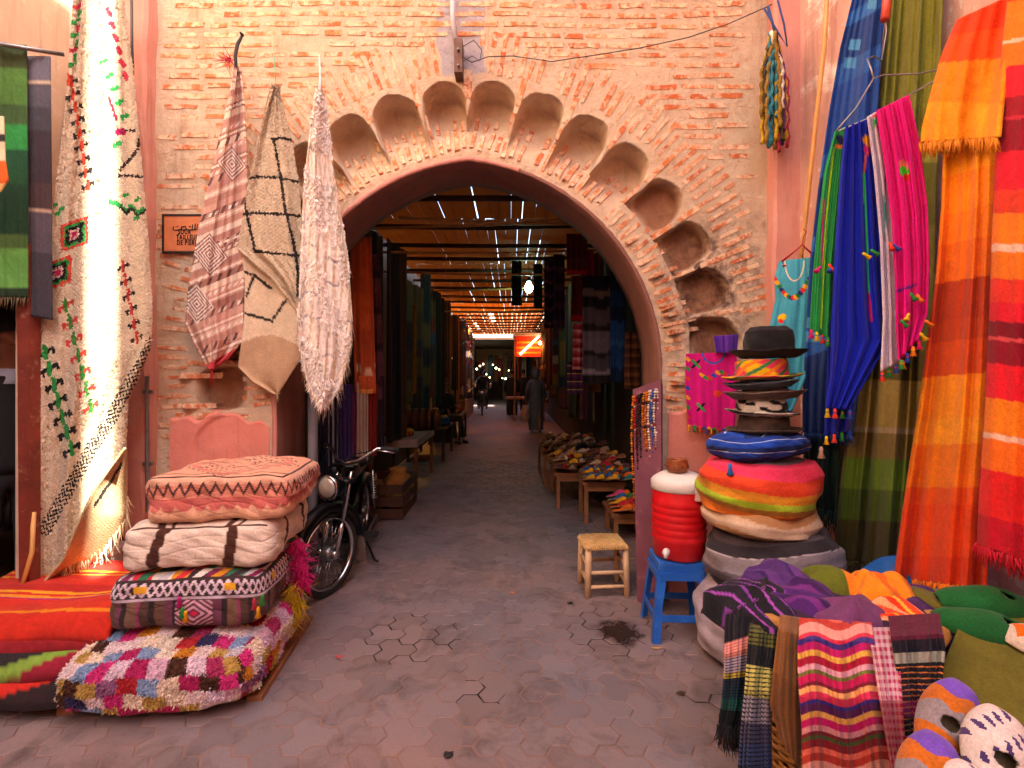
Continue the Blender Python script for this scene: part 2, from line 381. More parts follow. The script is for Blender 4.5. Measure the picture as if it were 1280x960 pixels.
def plaster(name, a, b, wear, ws=3.0, lo=0.55):
    if name in MATS: return MATS[name]
    m, nt, bs = _nt(name); p = pos(nt)
    c = mix(nt, ramp(nt, noise(nt, 2.2, 6, 0.7, p), 0.3, 0.7), lin(a), lin(b))
    c = mix(nt, ramp(nt, noise(nt, ws, 9, 0.78, p, 0.5), lo, lo + 0.1), c, lin(wear))
    st = N(nt, 'ShaderNodeMapping'); st.inputs['Scale'].default_value = (9, 9, 0.8); nt.links.new(p, st.inputs[0])
    c = mix(nt, ramp(nt, noise(nt, 1.4, 5, 0.7, st.outputs[0]), 0.52, 0.8), c, lin(a) * 0.6)   # run-off streaks
    nt.links.new(c, bs.inputs['Base Color']); bs.inputs['Roughness'].default_value = 0.85; bs.inputs['Specular IOR Level'].default_value = 0.25
    b1 = bump(nt, bs, noise(nt, 6, 7, 0.7, p), 0.5, 0.02); bump(nt, bs, noise(nt, 90, 4, 0.7, p), 0.35, 0.005, b1)
    MATS[name] = m; return m
PINK = plaster('pink_plaster', '#bf8074', '#cc968a', '#b99484'); SALMON = plaster('salmon_dado', '#d98c7e', '#cc7a6c', '#c9a598', 2.2, 0.6)
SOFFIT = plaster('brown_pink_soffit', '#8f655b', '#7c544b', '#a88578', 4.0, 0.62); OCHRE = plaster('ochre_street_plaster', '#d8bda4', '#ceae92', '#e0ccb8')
RUST = plaster('rust_plaster', '#9c6048', '#85503c', '#b08a72')
WOOD = plain('weathered_wood', '#8a5a38', 0.75, 0.45, 6, bmp=0.4, bscale=40); DARKWOOD = plain('dark_wood', '#4a2c1e', 0.7, 0.4, 6, bmp=0.4)
REDWOOD = plain('red_brown_post', '#7a2f22', 0.6, 0.4, 7, wear='#9a6a50'); PALEWOOD = plain('pale_poplar', '#d8b48a', 0.75, 0.25, 9, bmp=0.3)
BLACKMETAL = plain('black_metal', '#16161a', 0.35, 0.2, 9, metal=0.6, bmp=0.05); STEEL = plain('dull_steel', '#8d8f93', 0.42, 0.3, 12, metal=0.9, bmp=0.1)
CHROME = plain('chrome', '#c9cdd2', 0.18, 0.12, 14, metal=1.0, bmp=0.03); RUBBER = plain('tyre_rubber', '#1b1a1b', 0.85, 0.3, 20, bmp=0.3)
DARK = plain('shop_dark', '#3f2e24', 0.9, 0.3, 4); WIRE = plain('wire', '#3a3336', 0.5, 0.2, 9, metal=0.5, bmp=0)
ROPE = plain('straw_rope', '#c8a066', 0.9, 0.35, 30, bmp=0.6, bscale=120); BAMBOO = plain('bamboo', '#d39a58', 0.5, 0.25, 5)

# ------------------------------------------------------------ ground and interlocking pavers
def make_ground():
    m, nt, bs = _nt('joint_sand'); p = pos(nt)
    # places where the joints have been washed out
    tot = None
    for gx, gy, gr in ((-.60, 3.05, .30), (.66, 3.16, .34), (-.16, 2.51, .13), (.77, 5.1, .35), (.95, 2.45, .12)):
        mp_ = N(nt, 'ShaderNodeMapping'); mp_.inputs['Location'].default_value = (-gx, -gy, 0); nt.links.new(p, mp_.inputs[0])
        l_ = N(nt, 'ShaderNodeVectorMath', operation='LENGTH'); nt.links.new(mp_.outputs[0], l_.inputs[0])
        q_ = N(nt, 'ShaderNodeMath', operation='LESS_THAN'); nt.links.new(l_.outputs['Value'], q_.inputs[0]); q_.inputs[1].default_value = gr
        if tot is None: tot = q_.outputs[0]
        else:
            s_ = N(nt, 'ShaderNodeMath', operation='MAXIMUM'); nt.links.new(tot, s_.inputs[0]); nt.links.new(q_.outputs[0], s_.inputs[1]); tot = s_.outputs[0]
    o_ = ramp(nt, noise(nt, 4.0, 3, 0.5, p), 0.36, 0.44); f_ = N(nt, 'ShaderNodeMath', operation='MULTIPLY'); nt.links.new(tot, f_.inputs[0]); nt.links.new(o_, f_.inputs[1]); op = f_.outputs[0]
    c = mix(nt, ramp(nt, noise(nt, 30, 4, 0.7, p), 0.3, 0.7), lin('#86695f'), lin('#7a5f58'))
    c = mix(nt, op, c, lin('#1c1413')); nt.links.new(c, bs.inputs['Base Color']); bs.inputs['Roughness'].default_value = 0.95
    bump(nt, bs, noise(nt, 120, 4, 0.7, p), 0.6, 0.005); return m
def make_paver():
    m, nt, bs = _nt('concrete_paver'); p = pos(nt); oi = N(nt, 'ShaderNodeObjectInfo').outputs['Random']; ri = N(nt, 'ShaderNodeNewGeometry').outputs['Random Per Island']
    big = ramp(nt, noise(nt, 0.55, 4, 0.6, p), 0.4, 0.62)
    c = mix(nt, big, lin('#826c6a'), lin('#706a72'))
    ad = N(nt, 'ShaderNodeMath', operation='ADD'); nt.links.new(oi, ad.inputs[0]); nt.links.new(ri, ad.inputs[1]); fr = N(nt, 'ShaderNodeMath', operation='FRACT'); nt.links.new(ad.outputs[0], fr.inputs[0])
    tone = ramp(nt, fr.outputs[0], 0.0, 1.0, (0.86,)*3, (1.12,)*3); c = mix(nt, 1.0, c, tone, 'MULTIPLY')
    grain = ramp(nt, noise(nt, 160, 3, 0.8, p), 0.25, 0.75, (0.8,)*3, (1.15,)*3); c = mix(nt, 1.0, c, grain, 'MULTIPLY')
    dirt = ramp(nt, noise(nt, 3.2, 8, 0.72, p, 0.6), 0.5, 0.72); c = mix(nt, dirt, c, lin('#4a3d3c'))
    pale = ramp(nt, noise(nt, 11, 8, 0.8, p, 0.3), 0.63, 0.7); c = mix(nt, pale, c, lin('#85716c'))
    # spilled water by the plastic stool
    wm = N(nt, 'ShaderNodeMapping'); wm.inputs['Location'].default_value = (-0.63, -3.12, 0); nt.links.new(p, wm.inputs[0])
    ln = N(nt, 'ShaderNodeVectorMath', operation='LENGTH'); nt.links.new(wm.outputs[0], ln.inputs[0])
    wob = N(nt, 'ShaderNodeMath', operation='MULTIPLY_ADD'); nt.links.new(noise(nt, 5, 5, 0.7, p), wob.inputs[0]); wob.inputs[1].default_value = 0.55; nt.links.new(ln.outputs['Value'], wob.inputs[2])
    wet = ramp(nt, wob.outputs[0], 0.36, 0.44, (1,)*3, (0,)*3); c = mix(nt, wet, c, lin('#2a1f1e'))
    nt.links.new(c, bs.inputs['Base Color'])
    rg = mix(nt, wet, (0.62,)*3, (0.22,)*3); rr = mix(nt, dirt, rg, (0.5,)*3); nt.links.new(rg, bs.inputs['Roughness']); bs.inputs['Specular IOR Level'].default_value = 0.35
    b1 = bump(nt, bs, noise(nt, 7, 6, 0.7, p), 0.3, 0.012); bump(nt, bs, noise(nt, 110, 5, 0.75, p), 0.5, 0.004, b1); return m
PAVER = make_paver()
g = MB(); g.add([(-150, -150, -0.0032), (150, -150, -0.0032), (150, 150, -0.0032), (-150, 150, -0.0032)], [(0, 1, 2, 3)])
ground = g.build('street_ground', make_ground(), None, local=True); tag(ground, kind='structure')
HR = 0.067; HH = math.sqrt(3) * HR
def trihex():
    cs = [(0, 0), (0, -HH), (1.5*HR, -HH/2)]; ed = {}
    for cx, cy in cs:
        vs_ = [(round(cx + HR*math.cos(R(60*k)), 5), round(cy + HR*math.sin(R(60*k)), 5)) for k in range(6)]
        for a, b in zip(vs_, vs_[1:] + vs_[:1]):
            if (b, a) in ed: del ed[(b, a)]
            else: ed[(a, b)] = 1
    nx = dict(ed.keys()); st = next(iter(nx)); out = [st]
    while nx[out[-1]] != st: out.append(nx[out[-1]])
    return np.array(out)
def near_key(d, q): return q
TH = trihex()
def inset(poly, d):
    n = len(poly); out = []
    for i in range(n):
        a, b, c = poly[i-1], poly[i], poly[(i+1) % n]; e1 = (b-a)/np.linalg.norm(b-a); e2 = (c-b)/np.linalg.norm(c-b)
        n1 = np.array([-e1[1], e1[0]]); n2 = np.array([-e2[1], e2[0]]); k = (n1+n2); k /= max(1e-6, 1 + n1 @ n2); out.append(b + k*d)
    return np.array(out)
def paver_geo(dx=0, dy=0, rs=None):
    o1 = inset(TH, 0.003); o2 = inset(TH, 0.0062)
    if rs is not None: o1 = o1 + rs.normal(0, .0009, o1.shape); o2 = o2 + rs.normal(0, .0013, o2.shape)
    n = len(TH); z = 0.0
    v = [(*q, -0.03) for q in o1] + [(*q, -0.0035) for q in o1] + [(*q, z) for q in o2]
    f = [(i, (i+1) % n, n+(i+1) % n, n+i) for i in range(n)] + [(n+i, n+(i+1) % n, 2*n+(i+1) % n, 2*n+i) for i in range(n)] + [tuple(range(2*n, 3*n))]
    return np.array(v, float), f
rs_ = np.random.default_rng(5)
pav_me = []
for k in range(8):
    v, f = paver_geo(rs=rs_); me = bpy.data.meshes.new('paver'); me.from_pydata(v.tolist(), [], f); me.materials.append(PAVER); pav_me.append(me)
spots = []
for i in range(-60, 120):
    for j in range(-140, 140):
        if (i - j) % 3: continue
        x, y = 1.5*HR*i, HH/2*i + HH*j
        if -2.6 < x < 1.9 and 1.75 < y < 9.5:
            if y > 4.1 and not (-1.95 < x < 1.4): continue
            cxp = 640 + (x + .05)*F/y; vis = (y >= 1.95) and (-1.9 + max(0, (y - 2.9))*.6 < x < 1.55 - max(0, (y-3.0))*.5) and -20 < cxp < 1300
            if y < 3.2 and x < -1.15: vis = False
            if x > 0.85 and (y < 2.7) and x > .95: vis = False
            spots.append(((0 if vis else 1, y), x, y))
spots.sort(key=lambda q: q[0]); pf = MB()
for n_, (kk, x, y) in enumerate(spots):
    dz = rs_.uniform(-0.0015, 0.0016)
    if n_ < 300 and kk[0] == 0:
        o = bpy.data.objects.new('paver', pav_me[n_ % 8]); COL.objects.link(o); o.parent = ground
        o.location = (x, y, dz); o.rotation_euler = (rs_.normal(0, .004), rs_.normal(0, .004), 0)
    else:
        v, f = paver_geo(rs=rs_); pf.add(v + np.array([x, y, dz]), f)
pfo = pf.build('paver_field', PAVER, ground, local=True); pfo['kind'] = 'stuff'
# far paving, too fine to tell apart
g = MB(); g.add([(-9, 9.3, -0.0012), (9, 9.3, -0.0012), (9, 60, -0.0012), (-9, 60, -0.0012)], [(0,1,2,3)]); g.add([(-2.9, -14, -0.0012), (1.95, -14, -0.0012), (1.95, 1.85, -0.0012), (-2.9, 1.85, -0.0012)], [(0,1,2,3)])
g.build('far_paving', PAVER, ground, local=True)

# ------------------------------------------------------------ gate wall
def arch_d(x, z):
    a = np.abs(x - XC); r = np.hypot(a + AC, z - ZS) - AR
    return np.where(z > ZS, r, a - HWD)
LOBES = []
for s in (1, -1):
    for k in range(9):
        t = R(9.6 + 10.5*k); x = (AR + .42)*math.sin(t) - AC; z = (AR + .42)*math.cos(t)
        # depth, flat niche or tapering shell, tail length
        LOBES.append((XC + s*x, ZS + z, s*math.sin(t), math.cos(t), 0.153, (0.235 if k < 4 else 0.13), (0.38 if k < 4 else 0.20), k >= 4))
VG = {}
def vnoise(x, z, sc, seed):
    if seed not in VG: VG[seed] = np.random.default_rng(seed).uniform(-1, 1, (256, 256))
    G = VG[seed]; u = x*sc + 40; w = z*sc + 40
    i = np.floor(u).astype(int); j = np.floor(w).astype(int); a = u - i; b = w - j; a = a*a*(3-2*a); b = b*b*(3-2*b); i %= 255; j %= 255
    return (G[j, i]*(1-a)+G[j, i+1]*a)*(1-b) + (G[j+1, i]*(1-a)+G[j+1, i+1]*a)*b
def wall_depth(x, z):
    """recess (+) of the wall face behind WY, and the lobe mask"""
    x = np.asarray(x, float); z = np.asarray(z, float)
    d = 0.010*vnoise(x, z, 1.3, 1) + 0.0022*vnoise(x, z, 7, 2) + 0.0014*vnoise(x, z, 19, 3); lob = np.zeros_like(d); deep = np.zeros_like(d)
    for cx, cz, nx, nz, r, D, L, flat in LOBES:
        rx = x - cx + .012*vnoise(x, z, 9, 4); rz_ = z - cz + .012*vnoise(x, z, 9, 5); a = rx*nx + rz_*nz; b = rx*nz - rz_*nx
        q = np.where(a > 0, np.hypot(a, b), np.abs(b))
        edge = np.clip((r - q)/0.012, 0, 1)
        if flat:
            q2 = np.hypot(np.minimum(a, 0)*0.75, 0) ; ins = edge*np.clip((a + L)/0.03, 0, 1)*(1 - .35*np.clip(-a/L, 0, 1))
        else:
            tt = np.clip((a + L)/(L + .02), 0, 1); ins = edge*(tt*tt*(3-2*tt))*(0.75+.25*np.clip(1-(b/r)**2, 0, 1))
        deep = np.maximum(deep, D*ins); lob = np.maximum(lob, edge*np.clip((a + (L if flat else .05))/.08, 0, 1))
    return d + deep, lob
gate = T('gateway_wall', 'weathered brick gateway wall with scalloped horseshoe arch over the alley', 'gateway', (XC, WY, 0))
RES = 0.009
xs = np.arange(-2.62, 1.955, RES); zs = np.arange(0.0, 4.56, RES)
GX, GZ = np.meshgrid(xs, zs); D_ = arch_d(GX, GZ)
ins = (D_ < 0) & (D_ > -0.014)
e_ = 1e-4; gx_ = (arch_d(GX+e_, GZ) - D_)/e_; gz_ = (arch_d(GX, GZ+e_) - D_)/e_; gl = np.maximum(np.hypot(gx_, gz_), .1)
GX = np.where(ins, GX - D_*gx_/gl**2, GX); GZ = np.where(ins, GZ - D_*gz_/gl**2, GZ)
dep, lob = wall_depth(GX, GZ)
GY = WY + dep
stain = np.clip(1.25 - np.hypot((GX - wx(905))/.50, (GZ - wz(335))/.42), 0, 1) + .75*np.clip(1.1 - np.hypot((GX - wx(860))/.6, (GZ - wz(420))/.5), 0, 1) + .5*np.clip((GZ - wz(30))/.3, 0, 1)*np.clip((GX-wx(560))/.8, 0, 1) + .35*np.clip(1 - np.hypot((GX - wx(240))/.5, (GZ - wz(500))/.35), 0, 1)
patch = ((np.abs(GX - wx(577) + .03*vnoise(GX, GZ, 8, 9)) < .155) & (GZ > wz(97) + .05*vnoise(GX, GZ, 5, 10))).astype(float)*np.clip((GZ - wz(100))/.05, 0, 1)*.85
lobc = np.zeros_like(lob)
for q_ in LOBES:
    if q_[7]: lobc = np.maximum(lobc, np.clip((q_[4] + .03 - np.hypot(GX-q_[0], GZ-q_[1]))/.03, 0, 1))
vc = np.stack([lob*lobc*(1-patch), np.clip(stain, 0, 1), patch], 2).reshape(-1, 3)
fa = grid_faces(len(xs)-1, len(zs)-1); keepv = (D_ > -0.014).ravel(); fa = fa[keepv[fa].all(1)]
used = np.unique(fa); remap = -np.ones(GX.size, int); remap[used] = np.arange(len(used))
V = np.stack([GX.ravel(), GY.ravel(), GZ.ravel()], 1)[used]
mesh('mortar_face', V, remap[fa].tolist(), MASON, gate, col=vc[used])
# arch reveal: painted edge band, soffit and jambs
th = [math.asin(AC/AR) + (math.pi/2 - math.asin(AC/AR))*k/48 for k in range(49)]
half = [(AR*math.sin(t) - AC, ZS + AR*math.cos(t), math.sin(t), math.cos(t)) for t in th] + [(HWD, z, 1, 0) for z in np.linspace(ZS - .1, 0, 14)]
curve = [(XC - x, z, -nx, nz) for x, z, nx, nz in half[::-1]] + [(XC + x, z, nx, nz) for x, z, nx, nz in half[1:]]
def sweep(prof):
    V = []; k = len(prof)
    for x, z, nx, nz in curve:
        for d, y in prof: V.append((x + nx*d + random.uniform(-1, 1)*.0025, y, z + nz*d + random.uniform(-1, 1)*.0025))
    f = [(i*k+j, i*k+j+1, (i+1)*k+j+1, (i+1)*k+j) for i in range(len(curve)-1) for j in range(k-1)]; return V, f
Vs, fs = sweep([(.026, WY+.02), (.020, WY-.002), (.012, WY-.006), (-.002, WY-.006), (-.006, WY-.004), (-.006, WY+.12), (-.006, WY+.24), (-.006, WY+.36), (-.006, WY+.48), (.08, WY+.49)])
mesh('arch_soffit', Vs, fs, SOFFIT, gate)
Vs, fs = sweep([(-.008, WY-.002), (-.010, WY-.012), (.004, WY-.018), (.022, WY-.014), (.030, WY+.01)])
nlo = 11
mesh('arch_edge_band', Vs, [q for q in fs if 70 > q[0]//5 > 5][0:], PINK, gate)
b = MB(); b.box((-2.62, WY+.03, 4.55), (1.95, WY+.49, 7.5)); b.build('upper_masonry', OCHRE, gate)
for s, x0, x1 in (('l', -2.62, XC-HWD-.06), ('r', XC+HWD+.06, 1.95)):
    b = MB(); b.box((x0, WY+.26, 0), (x1, WY+.488, 4.55)); b.build('wall_core', OCHRE, gate)
b = MB(); b.box((XC-HWD-.06, WY+.26, 3.12), (XC+HWD+.06, WY+.487, 4.55)); b.build('wall_core', OCHRE, gate)
# coloured dado plaster at the foot of the wall
def dado(x0, x1, zt, seed, niche=None):
    u, v = np.meshgrid(np.linspace(0, 1, 70), np.linspace(0, 1, 90)); x = x0 + (x1-x0)*u; zt_ = zt + .05*vnoise(x, x*0+seed, 3, seed) + .03*vnoise(x, x*0+seed, 12, seed+1)
    z = zt_*(1-v); y = WY - .026 + .006*vnoise(x, z, 5, seed+2) + .05*(v < .012)
    if niche:
        cx, cz, r = niche; q = np.where(z > cz, np.hypot(x-cx, z-cz), np.abs(x-cx)); y = y + .017*np.clip((r-q)/.015, 0, 1)
    return surf('plaster_dado', np.stack([x, y, z], 2), lambda U, V: lin('#ffffff'), SALMON, gate, 0.0)
dado(-2.36, XC-HWD-.04, wz(518), 31, (wx(297), wz(570), .31)); dado(XC+HWD+.05, 1.74, wz(503), 37)
# pilasters that frame the gate
def pilaster(x0, x1, y0, z1, mat=PINK, name='pilaster', parent=gate):
    n = 60; V = []; 
    for z in np.linspace(0, z1, n):
        w = .006*math.sin(z*5)+.004*math.sin(z*13); V += [(x0+w, WY+.05, z), (x0+w, y0+.02, z), (x0+.02+w, y0+w*.5, z), (x1-.02+w, y0+w*.5, z), (x1+w, y0+.02, z), (x1+w, WY+.05, z)]
    return mesh(name, V, [(i*6+j, i*6+j+1, i*6+6+j+1, i*6+6+j) for i in range(n-1) for j in range(5)], mat, parent, smooth=False)
pilaster(wx(166), wx(201)-.03, WY-.11, 4.56); pilaster(wx(958), wx(1003), WY-.10, 4.56)
pilaster(-2.80, wx(166)-.01, WY-.03, 4.56, RUST)

# bricks
def brick_mesh(rs):
    L, H, Tk = .5, .5, .5
    pts = [(-L, -H), (-L*.3, -H), (L*.35, -H), (L, -H), (L, 0), (L, H), (L*.3, H), (-L*.35, H), (-L, H), (-L, 0)]
    fr = [(x*(1 + rs.normal(0, .05)), z*(1 + rs.normal(0, .13))) for x, z in pts]; n = len(pts)
    v = [(x*.985, -.5, z*.86) for x, z in fr] + [(x, -.36, z) for x, z in fr] + [(x, .5, z) for x, z in fr]
    f = [tuple(range(n-1, -1, -1))[::-1]] + [(i, i+n, (i+1) % n+n, (i+1) % n) for i in range(n)] + [(i+n, i+2*n, (i+1) % n+2*n, (i+1) % n+n) for i in range(n)]
    return np.array(v), f
rs_ = np.random.default_rng(21); bvar = [brick_mesh(rs_) for _ in range(16)]; bme = []
for v, f in bvar:
    me = bpy.data.meshes.new('brick'); me.from_pydata(v.tolist(), [], f); me.materials.append(BRICK); bme.append(me)
B = []     # x, z, angle, length, height
z = .15
RING = .86
def region_radial(x, z): return (arch_d(x, z) < RING) and (z > ZS - .02)
while z < 4.5:
    x = -2.40 + rs_.uniform(-.1, .1)
    while x < 1.74:
        L = rs_.choice([.13, .2, .23, .25, .27, .28]); xm = x + L/2; zz = z + .006*math.sin(x*2.1+z) + rs_.normal(0, .004)
        d1 = float(arch_d(xm, zz)); lo = float(wall_depth(xm, zz)[1]); ok = d1 > .10 + L/2 and not region_radial(xm, zz) and lo < .05 and xm + L/2 < 1.74
        if wx(240) < xm < XC and zz < wz(535): ok = False
        if xm > 0 and zz < wz(505): ok = False
        if ok and rs_.random() < .94: B.append((xm, zz, 0.0, L*rs_.uniform(.88, 1.0), rs_.uniform(.028, .042)))
        x += L + rs_.uniform(.014, .035)
    z += rs_.uniform(.066, .074)
for side in (1, -1):
    for d0, d1, step in ((.035, .36, .060), (.60, .88, .068)):
        rr = AR + (d0+d1)/2; t = math.asin(AC/AR) + .01
        while t < R(99 if d0 < .2 else 97):
            r0 = d0 + rs_.uniform(0, .03)
            while r0 < d1 - .05:
                L = rs_.choice([.14, .18, .22, .26]); L = min(L, d1 + .03 - r0); rm = AR + r0 + L/2
                x = XC + side*(rm*math.sin(t) - AC); zz = ZS + rm*math.cos(t); lo = float(wall_depth(x, zz)[1])
                tip = AR + r0; lo2 = float(wall_depth(XC + side*(tip*math.sin(t)-AC), ZS + tip*math.cos(t))[1])
                if lo < .35 and (lo2 < .3) and rs_.random() < .93 and side*(x-XC) > .02 and abs(x - wx(577)) + (0 if zz > wz(100) else 9) > .15 and -2.38 < x < 1.72:
                    B.append((x, zz, side*(math.pi/2 - t) if side > 0 else math.pi - (math.pi/2 - t), L*.95, rs_.uniform(.024, .038)))
                r0 += L + rs_.uniform(.015, .03)
            t += step/rr*rs_.uniform(.9, 1.15)
    # cusp bricks between the lobes
    for k in range(-1, 9):
        t = R(9.6 + 10.5*(k + .5)); 
        if t < R(3): continue
        for rm, L in ((AR + .53, .2), (AR + .70 - .13, .13)):
            x = XC + side*(rm*math.sin(t) - AC); zz = ZS + rm*math.cos(t)
            if rm > AR + .55: continue
            B.append((x, zz, (math.pi/2 - t) if side > 0 else math.pi/2 + t, L, .04))
def bscore(q):
    px = 640 + q[0]*F/WY; py = HZ - (q[1]-EYE)*F/WY; a = q[3]*q[4]
    if px < 200 or (236 < px < 300 and 90 < py < 460) or (297 < px < 380 and 170 < py < 480) or (375 < px < 440 and 130 < py < 510) or py < 6 or px > 950 or (px < 380 and py > 560): a *= .05
    return -a
B.sort(key=bscore); bf = MB()
for n_, (x, zz, a, L, H) in enumerate(B):
    # lay each brick on the face it sits in, following its slope
    hx, hz = math.cos(a)*L*.4, math.sin(a)*L*.4; dd_, _ = wall_depth(np.array([x, x-hx, x+hx]), np.array([zz, zz-hz, zz+hz])); thk = .06
    ex = Vector((2*hx, float(dd_[2]-dd_[1]), 2*hz)).normalized(); ez0 = Vector((-math.sin(a), 0, math.cos(a))); ey = ez0.cross(ex).normalized(); ez = ex.cross(ey)
    y = WY + float(min(dd_[0], (dd_[1]+dd_[2])/2)) - rs_.uniform(.001, .005) + thk/2
    if n_ < 300:
        o = bpy.data.objects.new('brick', bme[n_ % 16]); COL.objects.link(o); o.parent = gate
        o.location = (x - XC, y - WY, zz); o.scale = (L, thk, H); o.rotation_euler = Matrix((ex, ey, ez)).transposed().to_euler()
    else:
        v, f = bvar[n_ % 16]; v = v*np.array([L, thk, H]); bf.add(v @ np.array([ex, ey, ez]) + np.array([x, y, zz]), f)
o = bf.build('brick_courses', BRICK, gate); o['kind'] = 'stuff'
print('bricks', len(B))

# ------------------------------------------------------------ street buildings, with an added sun slot and sky blocker
def prism(m, poly, z0, z1):
    n = len(poly); v = [(*p, z0) for p in poly] + [(*p, z1) for p in poly]
    m.add(v, [tuple(range(n-1, -1, -1)), tuple(range(n, 2*n))] + [(i, (i+1) % n, n+(i+1) % n, n+i) for i in range(n)]); return m
XL = -2.84
lb = T('shop_building', 'ochre shop building along the left edge behind the hanging cream rug', 'building', (XL, 1.5, 0))
m = MB(); m.box((XL-.05, 2.98, 0), (XL, 4.0, 2.25)); m.box((XL-.5, 2.98, 2.25), (XL, 4.0, 11)); m.box((XL-.5, 1.1, 2.25), (XL, 2.98, 11)); m.box((XL-.5, -14, 0), (XL, 1.1, 11)); m.build('facade', OCHRE, lb)
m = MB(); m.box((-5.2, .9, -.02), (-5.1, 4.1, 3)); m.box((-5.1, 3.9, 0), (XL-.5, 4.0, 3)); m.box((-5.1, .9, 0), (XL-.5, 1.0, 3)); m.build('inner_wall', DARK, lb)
m = MB(); m.box((-5.2, .9, 2.9), (XL-.5, 4.0, 3.0)); m.build('ceiling', DARKWOOD, lb)
m = MB(); m.box((-5.1, 1.0, .0), (XL-.02, 3.9, .10)); m.build('shop_floor', DARKWOOD, lb)
gl_ = .088; gc = -0.834; XR = 1.95  # unseen slot between the right-hand blocks, shaped to pass the sun strip
rb = T('textile_shop_building', 'pink plastered shop building along the right edge behind the shawls', 'building', (XR, 2, 0))
m = MB(); prism(m, [(XR, gc+gl_), (6, gc+gl_-3.59), (6, 4.05), (XR, 4.05)], 0, 10.3); m.build('facade', plaster('shop_wall_plaster', '#cfa69a', '#c4958a', '#e6dbd4', 2.6, 0.52), rb)
rb2 = T('corner_building', 'pink plastered building behind the viewer on the right of the street', 'building', (XR, -8, 0))
m = MB(); prism(m, [(XR, gc-gl_), (XR, -14), (6, -14), (6, gc-gl_-3.59)], 0, 10.3); m.build('facade', PINK, rb2)
m = MB(); prism(m, [(XR+.06, gc-gl_-.05-.03), (5.9, gc-gl_-3.6), (5.9, gc+gl_-3.45), (XR+.06, gc+gl_+.02)], 0, 6.25); m.build('sun_gap_fill', RUST, rb2)  # added unseen fill, stops the sun low in the slot
sb0 = T('sky_blocker', 'ochre block added unseen behind the viewer to cut low sky light', 'building', (0, -8, 0))  # added out of view to block low sky, so light falls from above
m = MB(); m.box((-6, -9.5, 0), (XR, -8, 8.0)); m.build('facade', OCHRE, sb0)
# covered alley sides
SL, SR = -1.98, 1.46
sb = T('souk_shop_row', 'dark row of shops on the left side of the covered alley', 'building', (SL, 12, 0))
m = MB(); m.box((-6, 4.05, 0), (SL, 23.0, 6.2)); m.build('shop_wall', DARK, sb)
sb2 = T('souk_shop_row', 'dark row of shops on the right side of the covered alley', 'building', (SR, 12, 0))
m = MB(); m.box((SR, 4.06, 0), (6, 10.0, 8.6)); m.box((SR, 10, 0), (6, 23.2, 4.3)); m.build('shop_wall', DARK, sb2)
eb = T('far_market_building', 'ochre market building closing the far end of the covered alley', 'building', (0, 34, 0))
m = MB(); m.box((-9, 34, 0), (9, 36, 6)); m.build('facade', OCHRE, eb)
m = MB(); m.box((-9, 25.3, 3.35), (9, 34, 3.45)); m.build('canopy', DARKWOOD, eb)  # added cover that shades the far facade, leaving a sunlit gap before it
m = MB(); m.box((-9, 23.2, 0), (-2.4, 34, 3.6)); m.build('shop_wall', DARK, eb)
m = MB(); m.box((2.2, 23.4, 0), (9, 34, 4.2)); m.build('shop_wall', DARK, eb)
for k, x in enumerate((-3.2, -1.6, .2, 1.4)):
    m = MB(); m.box((x, 33.9, 0), (x+1.0, 33.99, 2.3)); m.build('doorway', DARKWOOD, eb)

# slatted roof over the alley
ZR = 3.5
roof = T('slatted_alley_roof', 'slatted wooden roof over the covered alley with daylight between the slats', 'roof', (0, 13, ZR))
SLAT = plain('roof_slat', '#8a5c38', 0.85, 0.45, 5, bmp=0.3)
_nt_ = SLAT.node_tree; _bs = _nt_.nodes['Principled BSDF']; _tr = N(_nt_, 'ShaderNodeBsdfTranslucent'); _tr.inputs[0].default_value = (*lin('#c8864a'), 1)
_mx = N(_nt_, 'ShaderNodeMixShader'); _mx.inputs[0].default_value = .45; _nt_.links.new(_bs.outputs[0], _mx.inputs[1]); _nt_.links.new(_tr.outputs[0], _mx.inputs[2]); _nt_.links.new(_mx.outputs[0], _nt_.nodes['Material Output'].inputs[0])   # thin dry reed lets some daylight through
rs_ = np.random.default_rng(3); y = 4.12
while y < 22.6:
    Ls = rs_.uniform(2.2, 2.9); x = -1.86 + rs_.uniform(0, .05)
    while x < SR - .02:
        w = rs_.uniform(.09, .17); gap = rs_.choice([.002, .003, .005, .008, .013], p=[.25, .3, .25, .15, .05])*(1 if y < 9 else 1.3) + (.010 if y > 15 else 0)
        if rs_.random() > (.004 if y < 12 else .05):
            m = MB(); xe = min(x + w, SR); a0 = y + rs_.uniform(-.03, .03); sk = rs_.uniform(-.010, .010)
            m.add([(x, a0, ZR), (xe, a0, ZR), (xe+sk, y+Ls-.01, ZR+rs_.uniform(0, .01)), (x+sk, y+Ls-.01, ZR+rs_.uniform(0, .01)), (x, a0, ZR+.018), (xe, a0, ZR+.018), (xe+sk, y+Ls-.01, ZR+.028), (x+sk, y+Ls-.01, ZR+.028)],
                  [(0,3,2,1),(4,5,6,7),(0,1,5,4),(1,2,6,5),(2,3,7,6),(3,0,4,7)])
            m.build('slat', SLAT, roof)
        x += w + gap
    y += Ls + rs_.choice([.0, .01, .03])
y = 4.6
while y < 22.6:
    m = MB(); dz = rs_.uniform(-.05, -.035); m.tube([(SL+.02, y, ZR+dz), (-.3, y+rs_.uniform(-.06, .06), ZR+dz-.02), (SR+.1, y+rs_.uniform(-.1, .1), ZR+dz)], .032, 7); m.build('crossbeam', DARKWOOD, roof, smooth=True); y += rs_.uniform(.85, 1.15)
